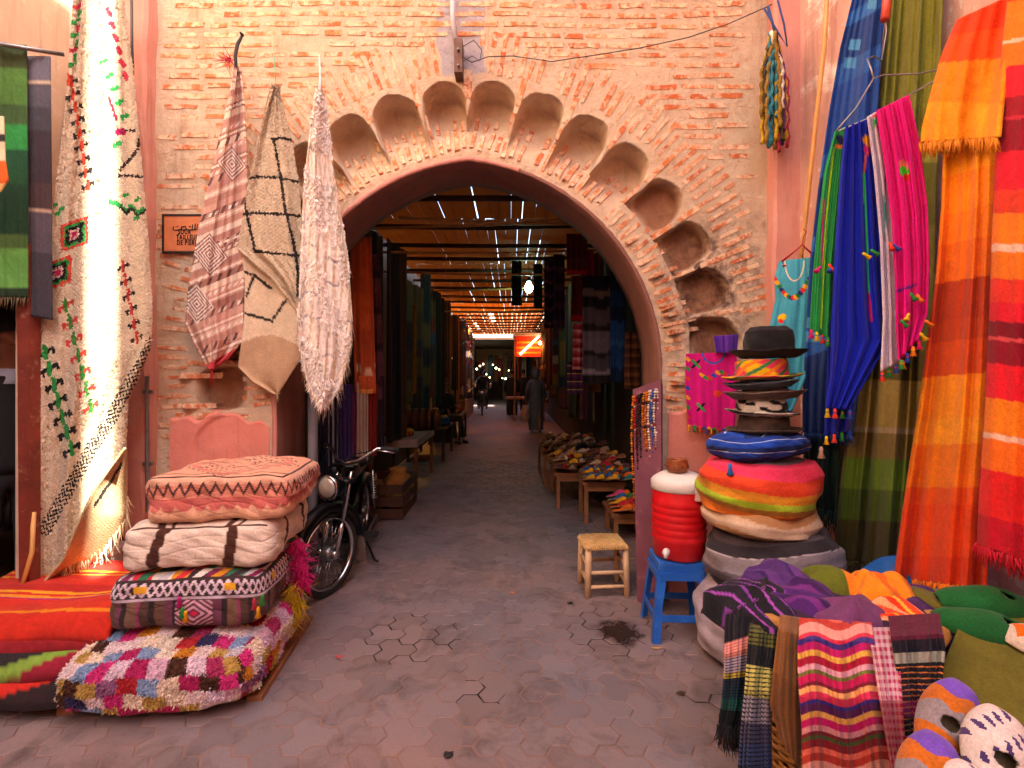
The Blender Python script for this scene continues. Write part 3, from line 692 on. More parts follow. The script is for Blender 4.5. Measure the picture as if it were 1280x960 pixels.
for a, b_ in (((-1.9, 6.4, 3.10), (1.4, 7.6, 3.42)), ((-1.9, 6.1, 3.30), (1.4, 5.7, 3.34)), ((-1.9, 7.2, 3.02), (1.4, 8.3, 3.20)), ((-1.9, 9.5, 3.12), (1.4, 9.2, 3.2)), ((-1.2, 5.4, 3.22), (1.4, 5.9, 3.30)), ((-1.9, 11.5, 3.0), (1.4, 11.9, 3.1))):
    m = MB(); m.tube([a, ((a[0]+b_[0])/2, (a[1]+b_[1])/2, (a[2]+b_[2])/2-.03), b_], .017, 6); m.build('pole', BAMBOO, roof, smooth=True)
# ============================================================ LEFT SIDE
def poly_sample(xyz, which, n):
    """points along an edge of a cloth grid"""
    e = {'bottom': xyz[-1], 'top': xyz[0], 'left': xyz[:, 0], 'right': xyz[:, -1]}[which]
    t = np.linspace(0, len(e)-1, n); i = np.clip(t.astype(int), 0, len(e)-2); a = (t-i)[:, None]
    return e[i]*(1-a) + e[i+1]*a
def tufts(name, obj, n, length, w, parent, jit=.35, cols=None, sel=None, droop=.5, vary=.2, seed=0, outward=False):
    """wool loops standing on the surface of obj, each in the colour of the spot it grows on"""
    rs = np.random.default_rng(seed); me = obj.data; k = len(me.polygons)
    ce = np.empty(k*3); me.polygons.foreach_get('center', ce); ce = ce.reshape(-1, 3) + wloc(obj)
    no = np.empty(k*3); me.polygons.foreach_get('normal', no); no = no.reshape(-1, 3)
    ar = np.empty(k); me.polygons.foreach_get('area', ar)
    ls = np.empty(k, int); me.polygons.foreach_get('loop_start', ls)
    at = me.color_attributes['Col']; ca = np.empty(len(at.data)*4); at.data.foreach_get('color', ca); ca = ca.reshape(-1, 4)
    if at.domain == 'POINT':
        vi = np.empty(len(me.loops), int); me.loops.foreach_get('vertex_index', vi); ca = ca[vi[ls], :3]
    else: ca = ca[ls, :3]
    if sel is not None: ar = ar*sel(ce, no)
    i = rs.choice(k, n, p=ar/ar.sum()); sz = np.sqrt(np.median(ar[ar > 0]))
    b = ce[i] + rs.normal(0, .45, (n, 3))*sz; nn = no[i]
    t1 = np.cross(nn, rs.normal(0, 1, (n, 3))); t1 /= np.linalg.norm(t1, axis=1, keepdims=True)+1e-9; t2 = np.cross(nn, t1)
    out = np.sum(nn*(b - ce.mean(0)), axis=1, keepdims=True); nn = np.where((out < 0) & (sel is None or outward), -nn, nn) if outward else nn
    L = length*(1 + rs.uniform(-jit, jit, (n, 1))); tip = b + nn*L*.7 + (rs.normal(0, .4, (n, 3)) + np.array([0, 0, -droop]))*L
    V = np.stack([b + t1*w, b - t1*w*.5 + t2*w*.87, b - t1*w*.5 - t2*w*.87, tip], 1).reshape(-1, 3)
    q = np.arange(n)*4; f = np.concatenate([np.stack([q, q+1, q+3], 1), np.stack([q+1, q+2, q+3], 1), np.stack([q+2, q, q+3], 1)])
    c = np.clip((ca[i] if cols is None else np.tile(lin(cols), (n, 1)))*(1 + rs.uniform(-vary, vary, (n, 1))), 0, 1)
    o = mesh(name, V, f.tolist(), SOFT, parent, col=np.concatenate([c, c, c]), smooth=False); o['kind'] = 'stuff'; return o
def barbs(col, px, py, a, b, n, s, stem, arm, w=3.0):
    a = np.array(a, float); b = np.array(b, float); d = (b-a)/np.linalg.norm(b-a); q = np.array([-d[1], d[0]])
    for k in range(n):
        p = a + (b-a)*(k+.5)/n; sg = 1 if k % 2 else -1
        for sg in (1, -1):
            e = p + q*s*sg + d*s*(.15 if sg > 0 else -.5); draw(col, px, py, [p, e], w*.75, arm, .8); draw(col, px, py, [e, e + d*s*.45], w*.8, arm, .8)
    for k in range(n):
        p = a + (b-a)*(k+.1)/n; p2 = a + (b-a)*(k+.75)/n; draw(col, px, py, [p - q*s*.12, p2 + q*s*.12], w, stem, .8)
    return col

# --- the tall cream rug with the sun on it
def big_rug_col(U, V, px, py):
    c = np.ones(U.shape + (3,))*lin('#d8c4ab')*(1 + .10*np.sin(py*1.45 + px*.5)[..., None]*.5) * (1 + RNG.normal(0, .05, U.shape))[..., None]
    for k in range(6): draw(c, px, py, [(134+k*4.2, 12+k*16), (138+k*4.2, 18+k*16)], 3, '#c8324a', .8)
    for k in range(9): draw(c, px, py, [(101-k*.8, 6+k*9), (94-k*.8+(k % 2)*5, 11+k*9)], 2.2, '#2f9a4a' if k % 3 else '#c8324a', .8)
    barbs(c, px, py, (88, 95), (111, 240), 9, 7, '#d2452e', '#2b2320', 2.2)
    for x, y in ((128, 76), (136, 94), (142, 110), (148, 128), (155, 145), (146, 180)): draw(c, px, py, [(x-2, y+2), (x+4, y-1)], 3, '#27994a', .8)
    draw(c, px, py, [(136, 122), (146, 150)], 1.8, '#a5283c', .5); draw(c, px, py, [(148, 165), (155, 164)], 4, '#b01858', .8); draw(c, px, py, [(157, 163), (168, 163)], 1.6, '#2b2320', .6)
    draw(c, px, py, [(150, 212), (162, 200), (172, 186), (175, 172)], 2, '#2b2320', .8); draw(c, px, py, [(148, 219), (178, 221)], 1.6, '#2b2320', .6)
    draw(c, px, py, [(138, 252), (150, 257), (158, 265), (164, 258), (172, 268), (180, 262)], 3, '#27994a', .9); draw(c, px, py, [(150, 259), (158, 267), (164, 260), (172, 270), (181, 264)], 1.6, '#2b2320', .6)
    for x, y in ((155, 245), (170, 250), (168, 274), (66, 258), (75, 262), (70, 268)): draw(c, px, py, [(x, y), (x+4, y-2)], 2.2, '#27994a', .7)
    for cx, cy, s in ((93, 293, 1.0), (72, 341, 1.0)):
        d = np.maximum(np.abs(px-cx), np.abs(py-cy + .35*(px-cx))) + RNG.uniform(-1.2, 1.2, px.shape)
        for r, q in ((20*s, '#d8423a'), (16*s, '#2e9b48'), (12.5*s, '#1f1a1a'), (7*s, '#d8b8b0'), (4.5*s, '#c2185b')): c[d < r*.85] = lin(q)
    barbs(c, px, py, (80, 372), (116, 520), 7, 9, '#3f8a3c', '#d2413a', 2.6)
    barbs(c, px, py, (54, 432), (92, 572), 7, 10, '#2a9444', '#1d1a1a', 3.0)
    barbs(c, px, py, (152, 325), (173, 432), 6, 6, '#b8352e', '#2b2320', 2.0)
    path = [(190, 428), (178, 455), (160, 482), (140, 520), (118, 555), (95, 595), (75, 630), (56, 662)]
    dd = np.min([seg_d(px, py, a, b) for a, b in zip(path[:-1], path[1:])], axis=0)
    chk = ((np.floor((px+py*.5)/3.2) + np.floor((py-px*.6)/3.6)) % 2 == 0); c[(dd < 8) & chk] = lin('#1d1a1a')
    barbs(c, px, py, (42, 595), (47, 645), 4, 4, '#c83a4a', '#c83a4a', 1.8)
    return np.clip(c, 0, 1)
fd = folds(.028, 1.6, .6, .5, 3)
rug, xyz = hang('hanging_rug', [(97, -40), (96, 0), (88, 100), (74, 200), (61, 300), (53, 400), (48, 500), (45, 600), (40, 700), (39, 738)],
    [(150, -40), (155, 0), (168, 100), (177, 200), (186, 300), (191, 380), (190, 430), (174, 470), (161, 500), (158, 560), (160, 645)],
    lambda u, v, px, py: 2.95 + .27*u + fd(u, v), big_rug_col, PILE, 100, 380, thick=.02, rough=.0022)
tag(rug, 'tall cream wool rug with red, green and black motifs hanging at the left', 'rug', 'hanging rugs')
fringe('fringe', poly_sample(xyz, 'bottom', 120), .10, '#dcc9a8', rug, .006, .35, out=(.05, -.05, -1), per=2)
tufts('pile', rug, 9000, .014, .004, rug, sel=lambda c, n: (n[:, 1] < 0).astype(float), vary=.12, seed=2)
# turned-up corner of its lower edge
def corner_col(U, V, px, py):
    c = np.ones(U.shape + (3,))*lin('#d6bf93'); draw(c, px, py, [(118, 632), (140, 600), (152, 580)], 1.8, '#2b2320', .6); return c
o, xy2 = hang('turned_corner', [(158, 560), (120, 610), (98, 655), (80, 700), (52, 733)], [(159, 560), (160, 600), (158, 645), (120, 700), (60, 738)], lambda u, v, px, py: 2.90 + .25*u + .02*np.sin(v*9), corner_col, PILE, 40, 60, rug, .012)
fringe('fringe', poly_sample(xy2, 'right', 60)[20:], .09, '#e0cda8', rug, .006, .35, out=(.1, -.05, -1), per=2)

# --- flat-woven kilim
def kilim_col(U, V, px, py):
    t = (py + (265-px)*(-.42) - 90)/380; k = np.floor(t*46).astype(int); fr = t*46 - k
    pal = np.array([lin(h) for h in ('#b5867a', '#cda294', '#e2cfbe', '#bd8d80', '#a37468', '#d6b4a4', '#c4968a')]); c = pal[(k*5 + k//3) % 7].copy()
    s = np.floor((px + py*.42)/3.4).astype(int)
    c[(k % 3 == 0) & (s % 2 == 0) & (fr > .3) & (fr < .8)] = lin('#e8ddd2'); c[(k % 5 == 1) & (s % 3 == 0)] = lin('#6a4844'); c[(k % 4 == 2) & (np.abs(fr-.5) < .18)] = lin('#ead9cc')
    for cx, cy, r in ((290, 205, 20), (262, 318, 24), (246, 380, 22)):
        d = np.abs(px-cx) + np.abs(py-cy + (cx-px)*.2)*.9
        c[d < r] = lin('#e6d8ce'); c[(d < r) & (np.floor(d/2.2) % 2 == 0)] = lin('#8a5e5a')
    c[py > 452 - (px-265)*.55] = lin('#d0505a'); return c*(1 + RNG.normal(0, .05, U.shape))[..., None]
fd = folds(.035, 1.3, 2.2, .5, 8)
k1, xyz = hang('hanging_kilim', [(293, 84), (288, 110), (277, 160), (263, 215), (248, 290), (236, 365), (233, 405), (247, 435), (263, 461)], [(299, 84), (303, 120), (308, 200), (308, 280), (304, 360), (303, 425), (285, 447), (266, 461)],
    lambda u, v, px, py: 3.40 + .05*u + fd(u, v), kilim_col, WEAVE, 70, 300, thick=.012, knots=True)
tag(k1, 'brown and pink patterned kilim hung to a point left of the arch', 'kilim', 'hanging rugs')
m = MB(); m.tube([P(296, 92, 3.42), P(294, 70, 3.44), P(297, 55, 3.47), P(303, 44, 3.50)], [.010, .011, .012, .008], 6); m.tube([P(303, 44, 3.5), P(300, 40, 3.46)], [.012, .004], 6); m.build('cord', plain('dark_cord', '#2d2830', .9), k1, smooth=True)
fringe('red_tuft', [P(288, 74, 3.42)]*46, .07, '#d0324e', k1, .005, .4, sway=.8, out=(-.6, -.2, -.1))
fringe('fringe', [P(265, 460, 3.40)]*10, .12, '#c02030', k1, .005, .3, sway=.08)

# --- cream rug with black lattice
def cream_col(U, V, px, py):
    c = np.ones(U.shape + (3,))*lin('#d6c3a8')*(1 + .09*np.sin(py*1.3 + px*.9))[..., None]*(1 + RNG.normal(0, .05, U.shape))[..., None]
    for pts in ([(341, 174), (352, 172), (368, 176)], [(342, 174), (347, 200), (351, 222), (357, 265), (366, 300), (372, 335), (372, 370)], [(306, 224), (320, 221), (350, 222), (376, 228)], [(304, 268), (318, 266), (357, 268), (376, 270)],
                [(305, 245), (308, 268), (314, 292), (319, 314), (345, 317), (380, 320)], [(306, 340), (318, 344), (338, 360)], [(318, 344), (308, 370)], [(304, 391), (322, 396), (340, 402), (347, 390), (358, 374)]):
        draw(c, px, py, pts, 1.7, '#2a2423', .9)
    return np.clip(c, 0, 1)
fd = folds(.025, 1.1, .4, .6, 5)
r2, xyz = hang('hanging_rug', [(343, 106), (334, 135), (322, 175), (309, 235), (302, 280), (297, 311), (340, 346), (379, 392)], [(348, 106), (356, 140), (366, 180), (374, 230), (379, 290), (382, 340), (383, 375), (384, 394)],
    lambda u, v, px, py: 3.36 + .04*u + fd(u, v), cream_col, PILE, 70, 200, thick=.02, rough=.002)
tag(r2, 'cream shaggy rug with thin black lattice lines left of the arch', 'rug', 'hanging rugs')
tufts('pile', r2, 5000, .012, .004, r2, sel=lambda c, n: (n[:, 1] < 0).astype(float), vary=.1, seed=4)
hang('folded_layer', [(303, 322), (306, 350), (305, 400), (300, 440), (297, 458), (315, 476), (346, 492)], [(378, 335), (380, 380), (380, 420), (378, 432), (375, 450), (362, 470), (348, 493)],
    lambda u, v, px, py: 3.42 + .02*np.sin(u*6) + .02*v, lambda U, V, px, py: np.where((py > 430 + (px-300)*.08 - 14*np.sin((px-300)/78*3.1))[..., None], lin('#b99a7c')*np.ones(U.shape+(3,)), cream_col(U, V, px, py)), WEAVE, 50, 90, r2, .014)
m = MB(); m.tube([P(345, 108, 3.38), P(343, 80, 3.46), P(341, 44, 3.53)], .003, 5); m.build('green_cord', plain('green_cord', '#58b08c', .7), r2, smooth=True)
fringe('fringe', [P(347, 492, 3.44)]*14, .05, '#d9c3a4', r2, .004, .3)

# --- white wedding blanket with sequins and tufts
def blank_col(U, V, px, py):
    k = ((py + (px-400)*.45 + 5*np.sin(px*.25))/30) % 1
    c = np.ones(U.shape+(3,))*lin('#efe6dc'); c = np.where(((np.sin(px*.55 + py*.05) > .82))[..., None], lin('#d8bfa4'), c)
    seq = (k < .11) & (np.sin(px*2.6) > -.4) & (np.sin(py*.06 + px*.09) > -.55); c = np.where(seq[..., None], lin('#9a949a'), c)
    return c*(1 + RNG.normal(0, .05, U.shape))[..., None]
fd = folds(.03, 1.4, 1.2, .6, 12)
r3, xyz = hang('hanging_blanket', [(397, 112), (391, 150), (385, 200), (380, 260), (378, 330), (374, 395), (377, 440), (385, 475), (400, 508)], [(403, 112), (408, 140), (414, 200), (424, 260), (434, 330), (439, 400), (434, 450), (424, 482), (404, 510)],
    lambda u, v, px, py: 3.30 + .10*u + fd(u, v), blank_col, WEAVE, 50, 180, thick=.012, rough=.002)
tag(r3, 'white fringed sequin blanket hanging in front of the arch edge', 'blanket', 'hanging rugs')
tufts('white_tufts', r3, 12000, .020, .009, r3, cols='#f4ece6', sel=lambda c, n: ((n[:, 1] < 0) & (np.sin(c[:, 2]*11 + c[:, 0]*22) + .6*np.sin(c[:, 2]*23) > -.1)).astype(float), vary=.1, droop=1.1, seed=6)
fringe('fringe', poly_sample(xyz, 'left', 90)[60:], .09, '#d8c3b0', r3, .004, .3, per=2); fringe('fringe', poly_sample(xyz, 'right', 90)[25:], .10, '#d8c3b0', r3, .004, .3, per=2)
m = MB(); m.tube([P(400, 114, 3.33), P(400, 90, 3.46), P(399, 68, 3.54)], [.012, .006, .004], 6); m.build('cord', plain('white_cord', '#d8d2d8', .8), r3, smooth=True)

# --- street sign
sg = T('street_sign', 'terracotta street sign with black border and lettering left of the arch', 'sign', P(232, 292, WY-.02))
TERRA = plain('terracotta_tile', '#cf7a4e', .6, .2, 9); INK = plain('sign_ink', '#1c1614', .6, .2, 20, bmp=0)
yS = WY - .03
m = MB(); a = P(203, 268, yS); b = P(262, 316, yS); m.box((a[0], yS, b[2]), (b[0], yS+.03, a[2])); m.build('plate', TERRA, sg)
m = MB(); w = .012
m.box((a[0]-.002, yS-.003, a[2]-w), (b[0]+.002, yS+.012, a[2]+.002)); m.box((a[0]-.002, yS-.003, b[2]-.002), (b[0]+.002, yS+.012, b[2]+w)); m.box((a[0]-.002, yS-.0026, b[2]+w), (a[0]+w, yS+.012, a[2]-w)); m.box((b[0]-w, yS-.0026, b[2]+w), (b[0]+.002, yS+.012, a[2]-w)); m.build('border', INK, sg)
for txt, px, py in (('SOUK', 222.5, 292.5), ('TAILLEURS', 220.5, 299.3), ('DE PIERRE', 221, 306)):
    cu = bpy.data.curves.new('lettering', 'FONT'); cu.body = txt; cu.size = .047; cu.extrude = .001; cu.offset = .0012; cu.space_character = 1.25; cu.materials.append(INK)
    tmp = bpy.data.objects.new('lettering', cu); me_ = bpy.data.meshes.new_from_object(tmp); bpy.data.objects.remove(tmp)
    o = bpy.data.objects.new('lettering', me_); COL.objects.link(o); o.parent = sg; o.rotation_euler = (R(90), 0, 0); q = P(px, py, yS-.0025) - wloc(sg); o.location = tuple(q); o.scale = (.62, 1, 1)
m = MB()
for pts in ([(217, 283), (216, 287), (220, 288), (226, 286.5), (230, 287.5), (234, 286.5), (238, 287.5), (243, 287), (246, 286), (247, 280)], [(233, 286.5), (232, 282.5), (229, 284)], [(240, 287), (241, 280.5)], [(226, 287), (227, 283), (229, 283)], [(243.5, 287), (244, 279.5)], [(236, 283.5), (238, 282.5)], [(221, 283), (222.5, 283)], [(236, 290), (238, 290)]):
    m.tube([P(x, y, yS-.003) for x, y in pts], .0032, 5)
m.build('arabic_lettering', INK, sg)

# --- textiles and shop at the far left edge
def g_col(U, V, px, py): return stripes(V, [(10, '#3f4a2c'), (14, '#4f7a3a'), (8, '#3e5a34'), (10, '#2f8a44'), (14, '#234f33'), (20, '#21442f'), (6, '#4c6b3a'), (16, '#5f9a4c'), (4, '#2a3a28')])*(1 + RNG.normal(0, .06, U.shape))[..., None]
fd = folds(.012, 1.5, 0, .4, 31)
o, _ = hang('striped_shawl', [(-30, 52), (-32, 372)], [(33, 56), (34, 372)], lambda u, v, px, py: 2.76 + .12*u + fd(u, v), g_col, WEAVE, 24, 90); tag(o, 'green striped shawl hanging above the dark shop at left edge', 'shawl', 'shawls at the left edge')
fringe('fringe', poly_sample(_, 'bottom', 40), .06, '#6a5a40', o, .005)
def gr_col(U, V, px, py): return stripes(V, [(10, '#6a6876'), (1, '#c9b49a'), (8, '#55535f'), (9, '#45434c'), (20, '#3a3139'), (10, '#4a3a3c'), (1, '#c0a890'), (16, '#56505c'), (25, '#403c46')])*(1 + RNG.normal(0, .06, U.shape))[..., None]
o, _ = hang('striped_shawl', [(30, 70), (36, 395)], [(62, 70), (64, 400)], lambda u, v, px, py: 2.90 + .03*u + fd(u, v)*.6, gr_col, WEAVE, 20, 90); tag(o, 'charcoal grey striped shawl hanging beside the green one', 'shawl', 'shawls at the left edge')
o, _ = hang('woven_bag', [(-30, 145), (-30, 240)], [(4, 145), (6, 200), (10, 225), (0, 240)], lambda u, v, px, py: 2.60 + .03*u, lambda U, V, px, py: stripes(V, [(25, '#e2cfae'), (10, '#3a3634'), (25, '#e2cfae'), (30, '#d9682c'), (10, '#e8c080')]), WEAVE, 14, 40); tag(o, 'cream and orange striped bag hanging at the left picture edge', 'bag')
m = MB(); m.tube([P(-30, 50, 2.72), P(80, 68, 2.98)], .012, 7); o = m.build('hanging_rail', STEEL, None, smooth=True); tag(o, 'thin metal rail carrying the green and grey shawls', 'rail')
# door post, conduit, cable
m = MB(); m.box((-2.80, 2.90, 0), (-2.735, 2.97, 2.3), jit=.003); o = m.build('door_post', REDWOOD); tag(o, 'worn red-brown wooden post beside the dark left shop', 'post')
m = MB(); m.tube([P(184, 470, 3.43), P(184, 540, 3.43), P(185, 640, 3.43)], .014, 8); 
for py in (490, 580): q = P(184, py, 3.43); m.box((q[0]-.03, 3.425, q[2]-.012), (q[0]+.03, 3.452, q[2]+.012))
o = m.build('conduit_pipe', STEEL, None, smooth=False); tag(o, 'thin grey conduit pipe on the left pilaster', 'pipe')
m = MB(); m.tube([P(164, -40, 3.40), P(165, 60, 3.40), P(166, 85, 3.40), P(165, 120, 3.42), P(166, 260, 3.43)], .009, 7); o = m.build('cable', plain('black_cable', '#17151a', .5), None, smooth=True); tag(o, 'black cable running down the upper left pilaster', 'cable')
# white box and rod behind the rug
bx = T('carton_box', 'dirty white box on the ground behind the cream rug', 'box', P(105, 730, 3.3))
a = P(62, 732, 3.3); b = P(150, 690, 3.3); WB = plain('dirty_white', '#c9bdb4', .7, .25, 6); m = MB(); m.box((a[0], 3.24, .0), (b[0], 3.42, b[2])); m.build('carton', WB, bx)
m = MB(); m.box((a[0]-.01, 3.23, b[2]), (b[0]+.01, 3.43, b[2]+.03)); m.build('lid', WB, bx)
m = MB(); m.tube([P(24, 745, 2.85), P(40, 690, 2.9), P(42, 640, 2.93)], .012, 7); o = m.build('walking_stick', BAMBOO, None, smooth=True); tag(o, 'bent wooden stick leaning at the foot of the cream rug', 'stick')
# shelves of goods inside the dark shop
sh = T('shop_shelf', 'dark wooden shelf with goods inside the left shop', 'shelf', (-3.75, 3.7, .1))
m = MB()
for z in (.45, .85, 1.25, 1.65): m.box((-4.6, 3.5, z), (-3.36, 3.85, z+.025))
m.build('boards', DARKWOOD, sh)
ORD = ['first', 'second', 'third', 'fourth', 'fifth', 'sixth', 'seventh', 'eighth', 'ninth', 'tenth', 'eleventh', 'twelfth', 'thirteenth', 'fourteenth', 'fifteenth', 'sixteenth', 'seventeenth', 'eighteenth', 'nineteenth', 'twentieth', 'twenty-first', 'twenty-second', 'twenty-third', 'twenty-fourth', 'twenty-fifth', 'twenty-sixth', 'twenty-seventh', 'twenty-eighth', 'twenty-ninth', 'thirtieth', 'thirty-first', 'thirty-second', 'thirty-third', 'thirty-fourth', 'thirty-fifth', 'thirty-sixth']
for k in range(9):
    z = (.475, .875, 1.275)[k % 3]; x = -3.42 - .13*(k//3); h = random.uniform(.16, .28); c = random.choice(['#5a2a1e', '#7a4a22', '#432028', '#8a6a3a', '#3a3a42'])
    m = MB(); m.lathe([(.045, 0), (.05, h*.5), (.03, h*.7), (.015, h*.75), (.018, h)], (x, 3.62, z), 10); o = m.build('jar', plain('jar_'+c, c, .35), None, smooth=True); tag(o, ORD[k//3] + ' small jar on the ' + ('lowest', 'middle', 'top')[k % 3] + ' shelf inside the left shop', 'jar', 'jars on the shop shelf')

# ------------------------------------------------------------ people
SKIN_M = plain('skin', '#8a5a42', .55, .12, 20, bmp=.05); HAIR = plain('black_hair', '#15110f', .7, .3, 60, bmp=.4, bscale=200)
def skin_mesh(name, chains, mat, parent, sub=2, root=0):
    """chains: lists of (point, radius); equal points are joined"""
    pts = []; rad = []; ed = []
    def idx(p, r):
        for i, q in enumerate(pts):
            if (Vector(q)-Vector(p)).length < 1e-4: return i
        pts.append(tuple(float(t) for t in p)); rad.append(r); return len(pts)-1
    for ch in chains:
        ii = [idx(p, r) for p, r in ch]; ed += [(a, b) for a, b in zip(ii[:-1], ii[1:])]
    me = bpy.data.meshes.new(name); me.from_pydata(pts, ed, []); me.materials.append(mat)
    o = bpy.data.objects.new(name, me); COL.objects.link(o); o.parent = parent
    sk = o.modifiers.new('skin', 'SKIN'); sk.use_smooth_shade = True
    if not me.skin_vertices:
        bm = bmesh.new(); bm.from_mesh(me); bm.verts.layers.skin.verify(); bm.to_mesh(me); bm.free()
    for i, sv in enumerate(me.skin_vertices[0].data):
        r = rad[i]; sv.radius = (r, r) if not isinstance(r, tuple) else r; sv.use_root = (i == root)
    ss = o.modifiers.new('sub', 'SUBSURF'); ss.levels = sub; ss.render_levels = sub; return o
def person(label, loc, rz, H=1.7, pose='stand', top='#1a1a1e', legs='#22222a', robe=None, hood=False, hair=True, bare_collar=None, group=None, step=.14, bend=0.0):
    """figure facing local -Y"""
    p = T('person', label, 'person', loc, group, rz); s = H/1.72
    def v(x, y, z): return (x*s, y*s, z*s)
    hip = .93; sit = pose in ('sit', 'ride')
    if sit: hip = .62 if pose == 'sit' else .86
    sh = hip + .50; nk = sh + .07; hd = nk + .10; lean = -.05 if pose != 'ride' else -.16
    L = {}
    for sd in (1, -1):
        if pose == 'stand': kn, an = (.10*sd, -.01, .50), (.10*sd, .02, .08); st = .03*sd
        elif pose == 'walk': kn, an = (.09*sd, -.12*sd*step/.14 - .03, .50), (.09*sd, -.22*sd*step/.14 + .03, .09)
        elif pose == 'sit': kn, an = (.13*sd, -.44, .58), (.12*sd, -.55, .09)
        else: kn, an = (.15*sd, -.38, .62), (.15*sd, -.30, .20)
        L[sd] = (kn, an)
    body = [[(v(0, 0, hip), .10*s), (v(0, lean*.4, hip+.22), .105*s), (v(0, lean*.8, sh-.06), .11*s), (v(0, lean, nk-.02), .055*s), (v(0, lean-.01, nk+.05), .05*s), (v(0, lean-.02, hd+.03), .072*s), (v(0, lean-.015, hd+.11), .082*s), (v(0, lean-.005, hd+.17), .058*s)],
            [(v(0, lean-.02, hd+.03), .072*s), (v(0, lean-.085, hd+.03), .035*s)], [(v(0, lean-.015, hd+.11), .082*s), (v(0, lean-.095, hd+.075), .016*s), (v(0, lean-.112, hd+.055), .012*s)]]
    sleeves = []; hands = {}
    for sd in (1, -1):
        body.append([(v(0, 0, hip), .10*s), (v(.10*sd, 0, hip-.06), .085*s), (v(*L[sd][0]), .055*s), (v(*L[sd][1]), .035*s), (v(L[sd][1][0], L[sd][1][1]-.13, .035 if pose != 'ride' else L[sd][1][2]-.05), .03*s)])
        if pose == 'walk': el, wr = (.25*sd, .06*sd+.02+lean, sh-.29), (.25*sd, .02*sd-.12+lean, sh-.52)
        elif pose == 'sit': el, wr = (.24*sd, -.08, sh-.27), (.13*sd, -.30, sh-.36)
        elif pose == 'ride': el, wr = (.31*sd, -.28, sh-.20), (.30*sd, -.50, sh-.26)
        else: el, wr = (.25*sd, .03, sh-.29), (.24*sd, -.06, sh-.53)
        hd2 = (wr[0], wr[1]-.03, wr[2]-.07)
        body.append([(v(0, lean*.8, sh-.06), .11*s), (v(.17*sd, lean, sh-.02), .06*s), (v(*el), .042*s), (v(*wr), .028*s), (v(*hd2), .034*s)])
        for k in range(4):
            fx = hd2[0] + (k-1.5)*.017; body.append([(v(*hd2), .034*s), (v(fx, hd2[1]-.018, hd2[2]-.05), .0095*s), (v(fx, hd2[1]-.034+.004*abs(k-1.5), hd2[2]-.085+.006*abs(k-1.5)), .008*s)])
        body.append([(v(*hd2), .034*s), (v(hd2[0]-.04*sd, hd2[1]-.03, hd2[2]-.01), .010*s), (v(hd2[0]-.045*sd, hd2[1]-.045, hd2[2]-.04), .0085*s)])
        sleeves.append([(v(0, lean*.8, sh-.06), .135*s), (v(.18*sd, lean, sh-.02), .078*s), (v(*el), .06*s), (v(*wr), .047*s)])
    skin_mesh('body', body, SKIN_M, p)
    for sd in (1, -1):
        m = MB(); m.lathe([(.0, -.01), (.022, -.006), (.026, .004), (.012, .012), (0, .01)], (0, 0, 0), 10, 1.0, 1.35, axis='x'); m.xform(Matrix.Translation(v(.083*sd, lean+.005, hd+.075)) @ Matrix.Scale(s, 4)); m.build('ear', SKIN_M, p, smooth=True, local=True)
    cm = plain('cloth_'+top, top, .9, .25, 12, bmp=.3)
    if robe is None:
        skin_mesh('jacket', [[(v(0, 0, hip-.10), .145*s), (v(0, lean*.4, hip+.2), .15*s), (v(0, lean*.8, sh-.06), .135*s), (v(0, lean, nk-.03), .075*s)]] + sleeves, cm, p)
        lm_ = plain('cloth_'+legs, legs, .9, .2, 12, bmp=.3)
        skin_mesh('trousers', [[(v(0, 0, hip+.02), .13*s), (v(0, 0, hip-.05), .12*s)]] + [[(v(0, 0, hip-.05), .12*s), (v(.10*sd, 0, hip-.09), .10*s), (v(*L[sd][0]), .075*s), (v(L[sd][1][0], L[sd][1][1], L[sd][1][2]+.02), .055*s)] for sd in (1, -1)], lm_, p)
        for sd in (1, -1):
            a = L[sd][1]; zf = .045 if pose != 'ride' else a[2]-.03
            skin_mesh('shoe', [[(v(a[0], a[1]+.03, zf), .045*s), (v(a[0], a[1]-.08, zf-.005), .042*s), (v(a[0], a[1]-.16, zf-.015), .03*s)]], plain('shoe_leather', '#1c1513', .5), p, 1)
    else:
        rm = plain('robe_'+robe, robe, .9, .2, 9, bmp=.3); ring = [(.20, .20, .06), (.215, .19, .30), (.20, .165, .62), (.19, .15, .92), (.20, .15, 1.18), (.19, .14, 1.36), (.10, .10, sh+.03), (.07, .08, nk)]
        V = []; n = 22
        for i, (ax, ay, z) in enumerate(ring):
            for j in range(n):
                w = 2*math.pi*j/n; f = 1 + (.07*math.sin(w*5+i*.3)*(1 - i/8)); V.append(v(ax*f*math.cos(w), ay*f*math.sin(w) + lean*z/1.5, z))
        mesh('robe', V, [(i*n+j, i*n+(j+1) % n, (i+1)*n+(j+1) % n, (i+1)*n+j) for i in range(7) for j in range(n)], rm, p, local=True)
        skin_mesh('sleeves', [[(a[0], a[1]*.9), (b_[0], b_[1]*1.15), (c_[0], c_[1]*1.3), (d_[0], d_[1]*1.7)] for a, b_, c_, d_ in sleeves], rm, p, 1)
        for sd in (1, -1):
            a = L[sd][1]; skin_mesh('shoe', [[(v(a[0], a[1]+.03, .04), .04*s), (v(a[0], a[1]-.14, .03), .03*s)]], plain('shoe_leather', '#1c1513', .5), p, 1)
    hz = hd + .10
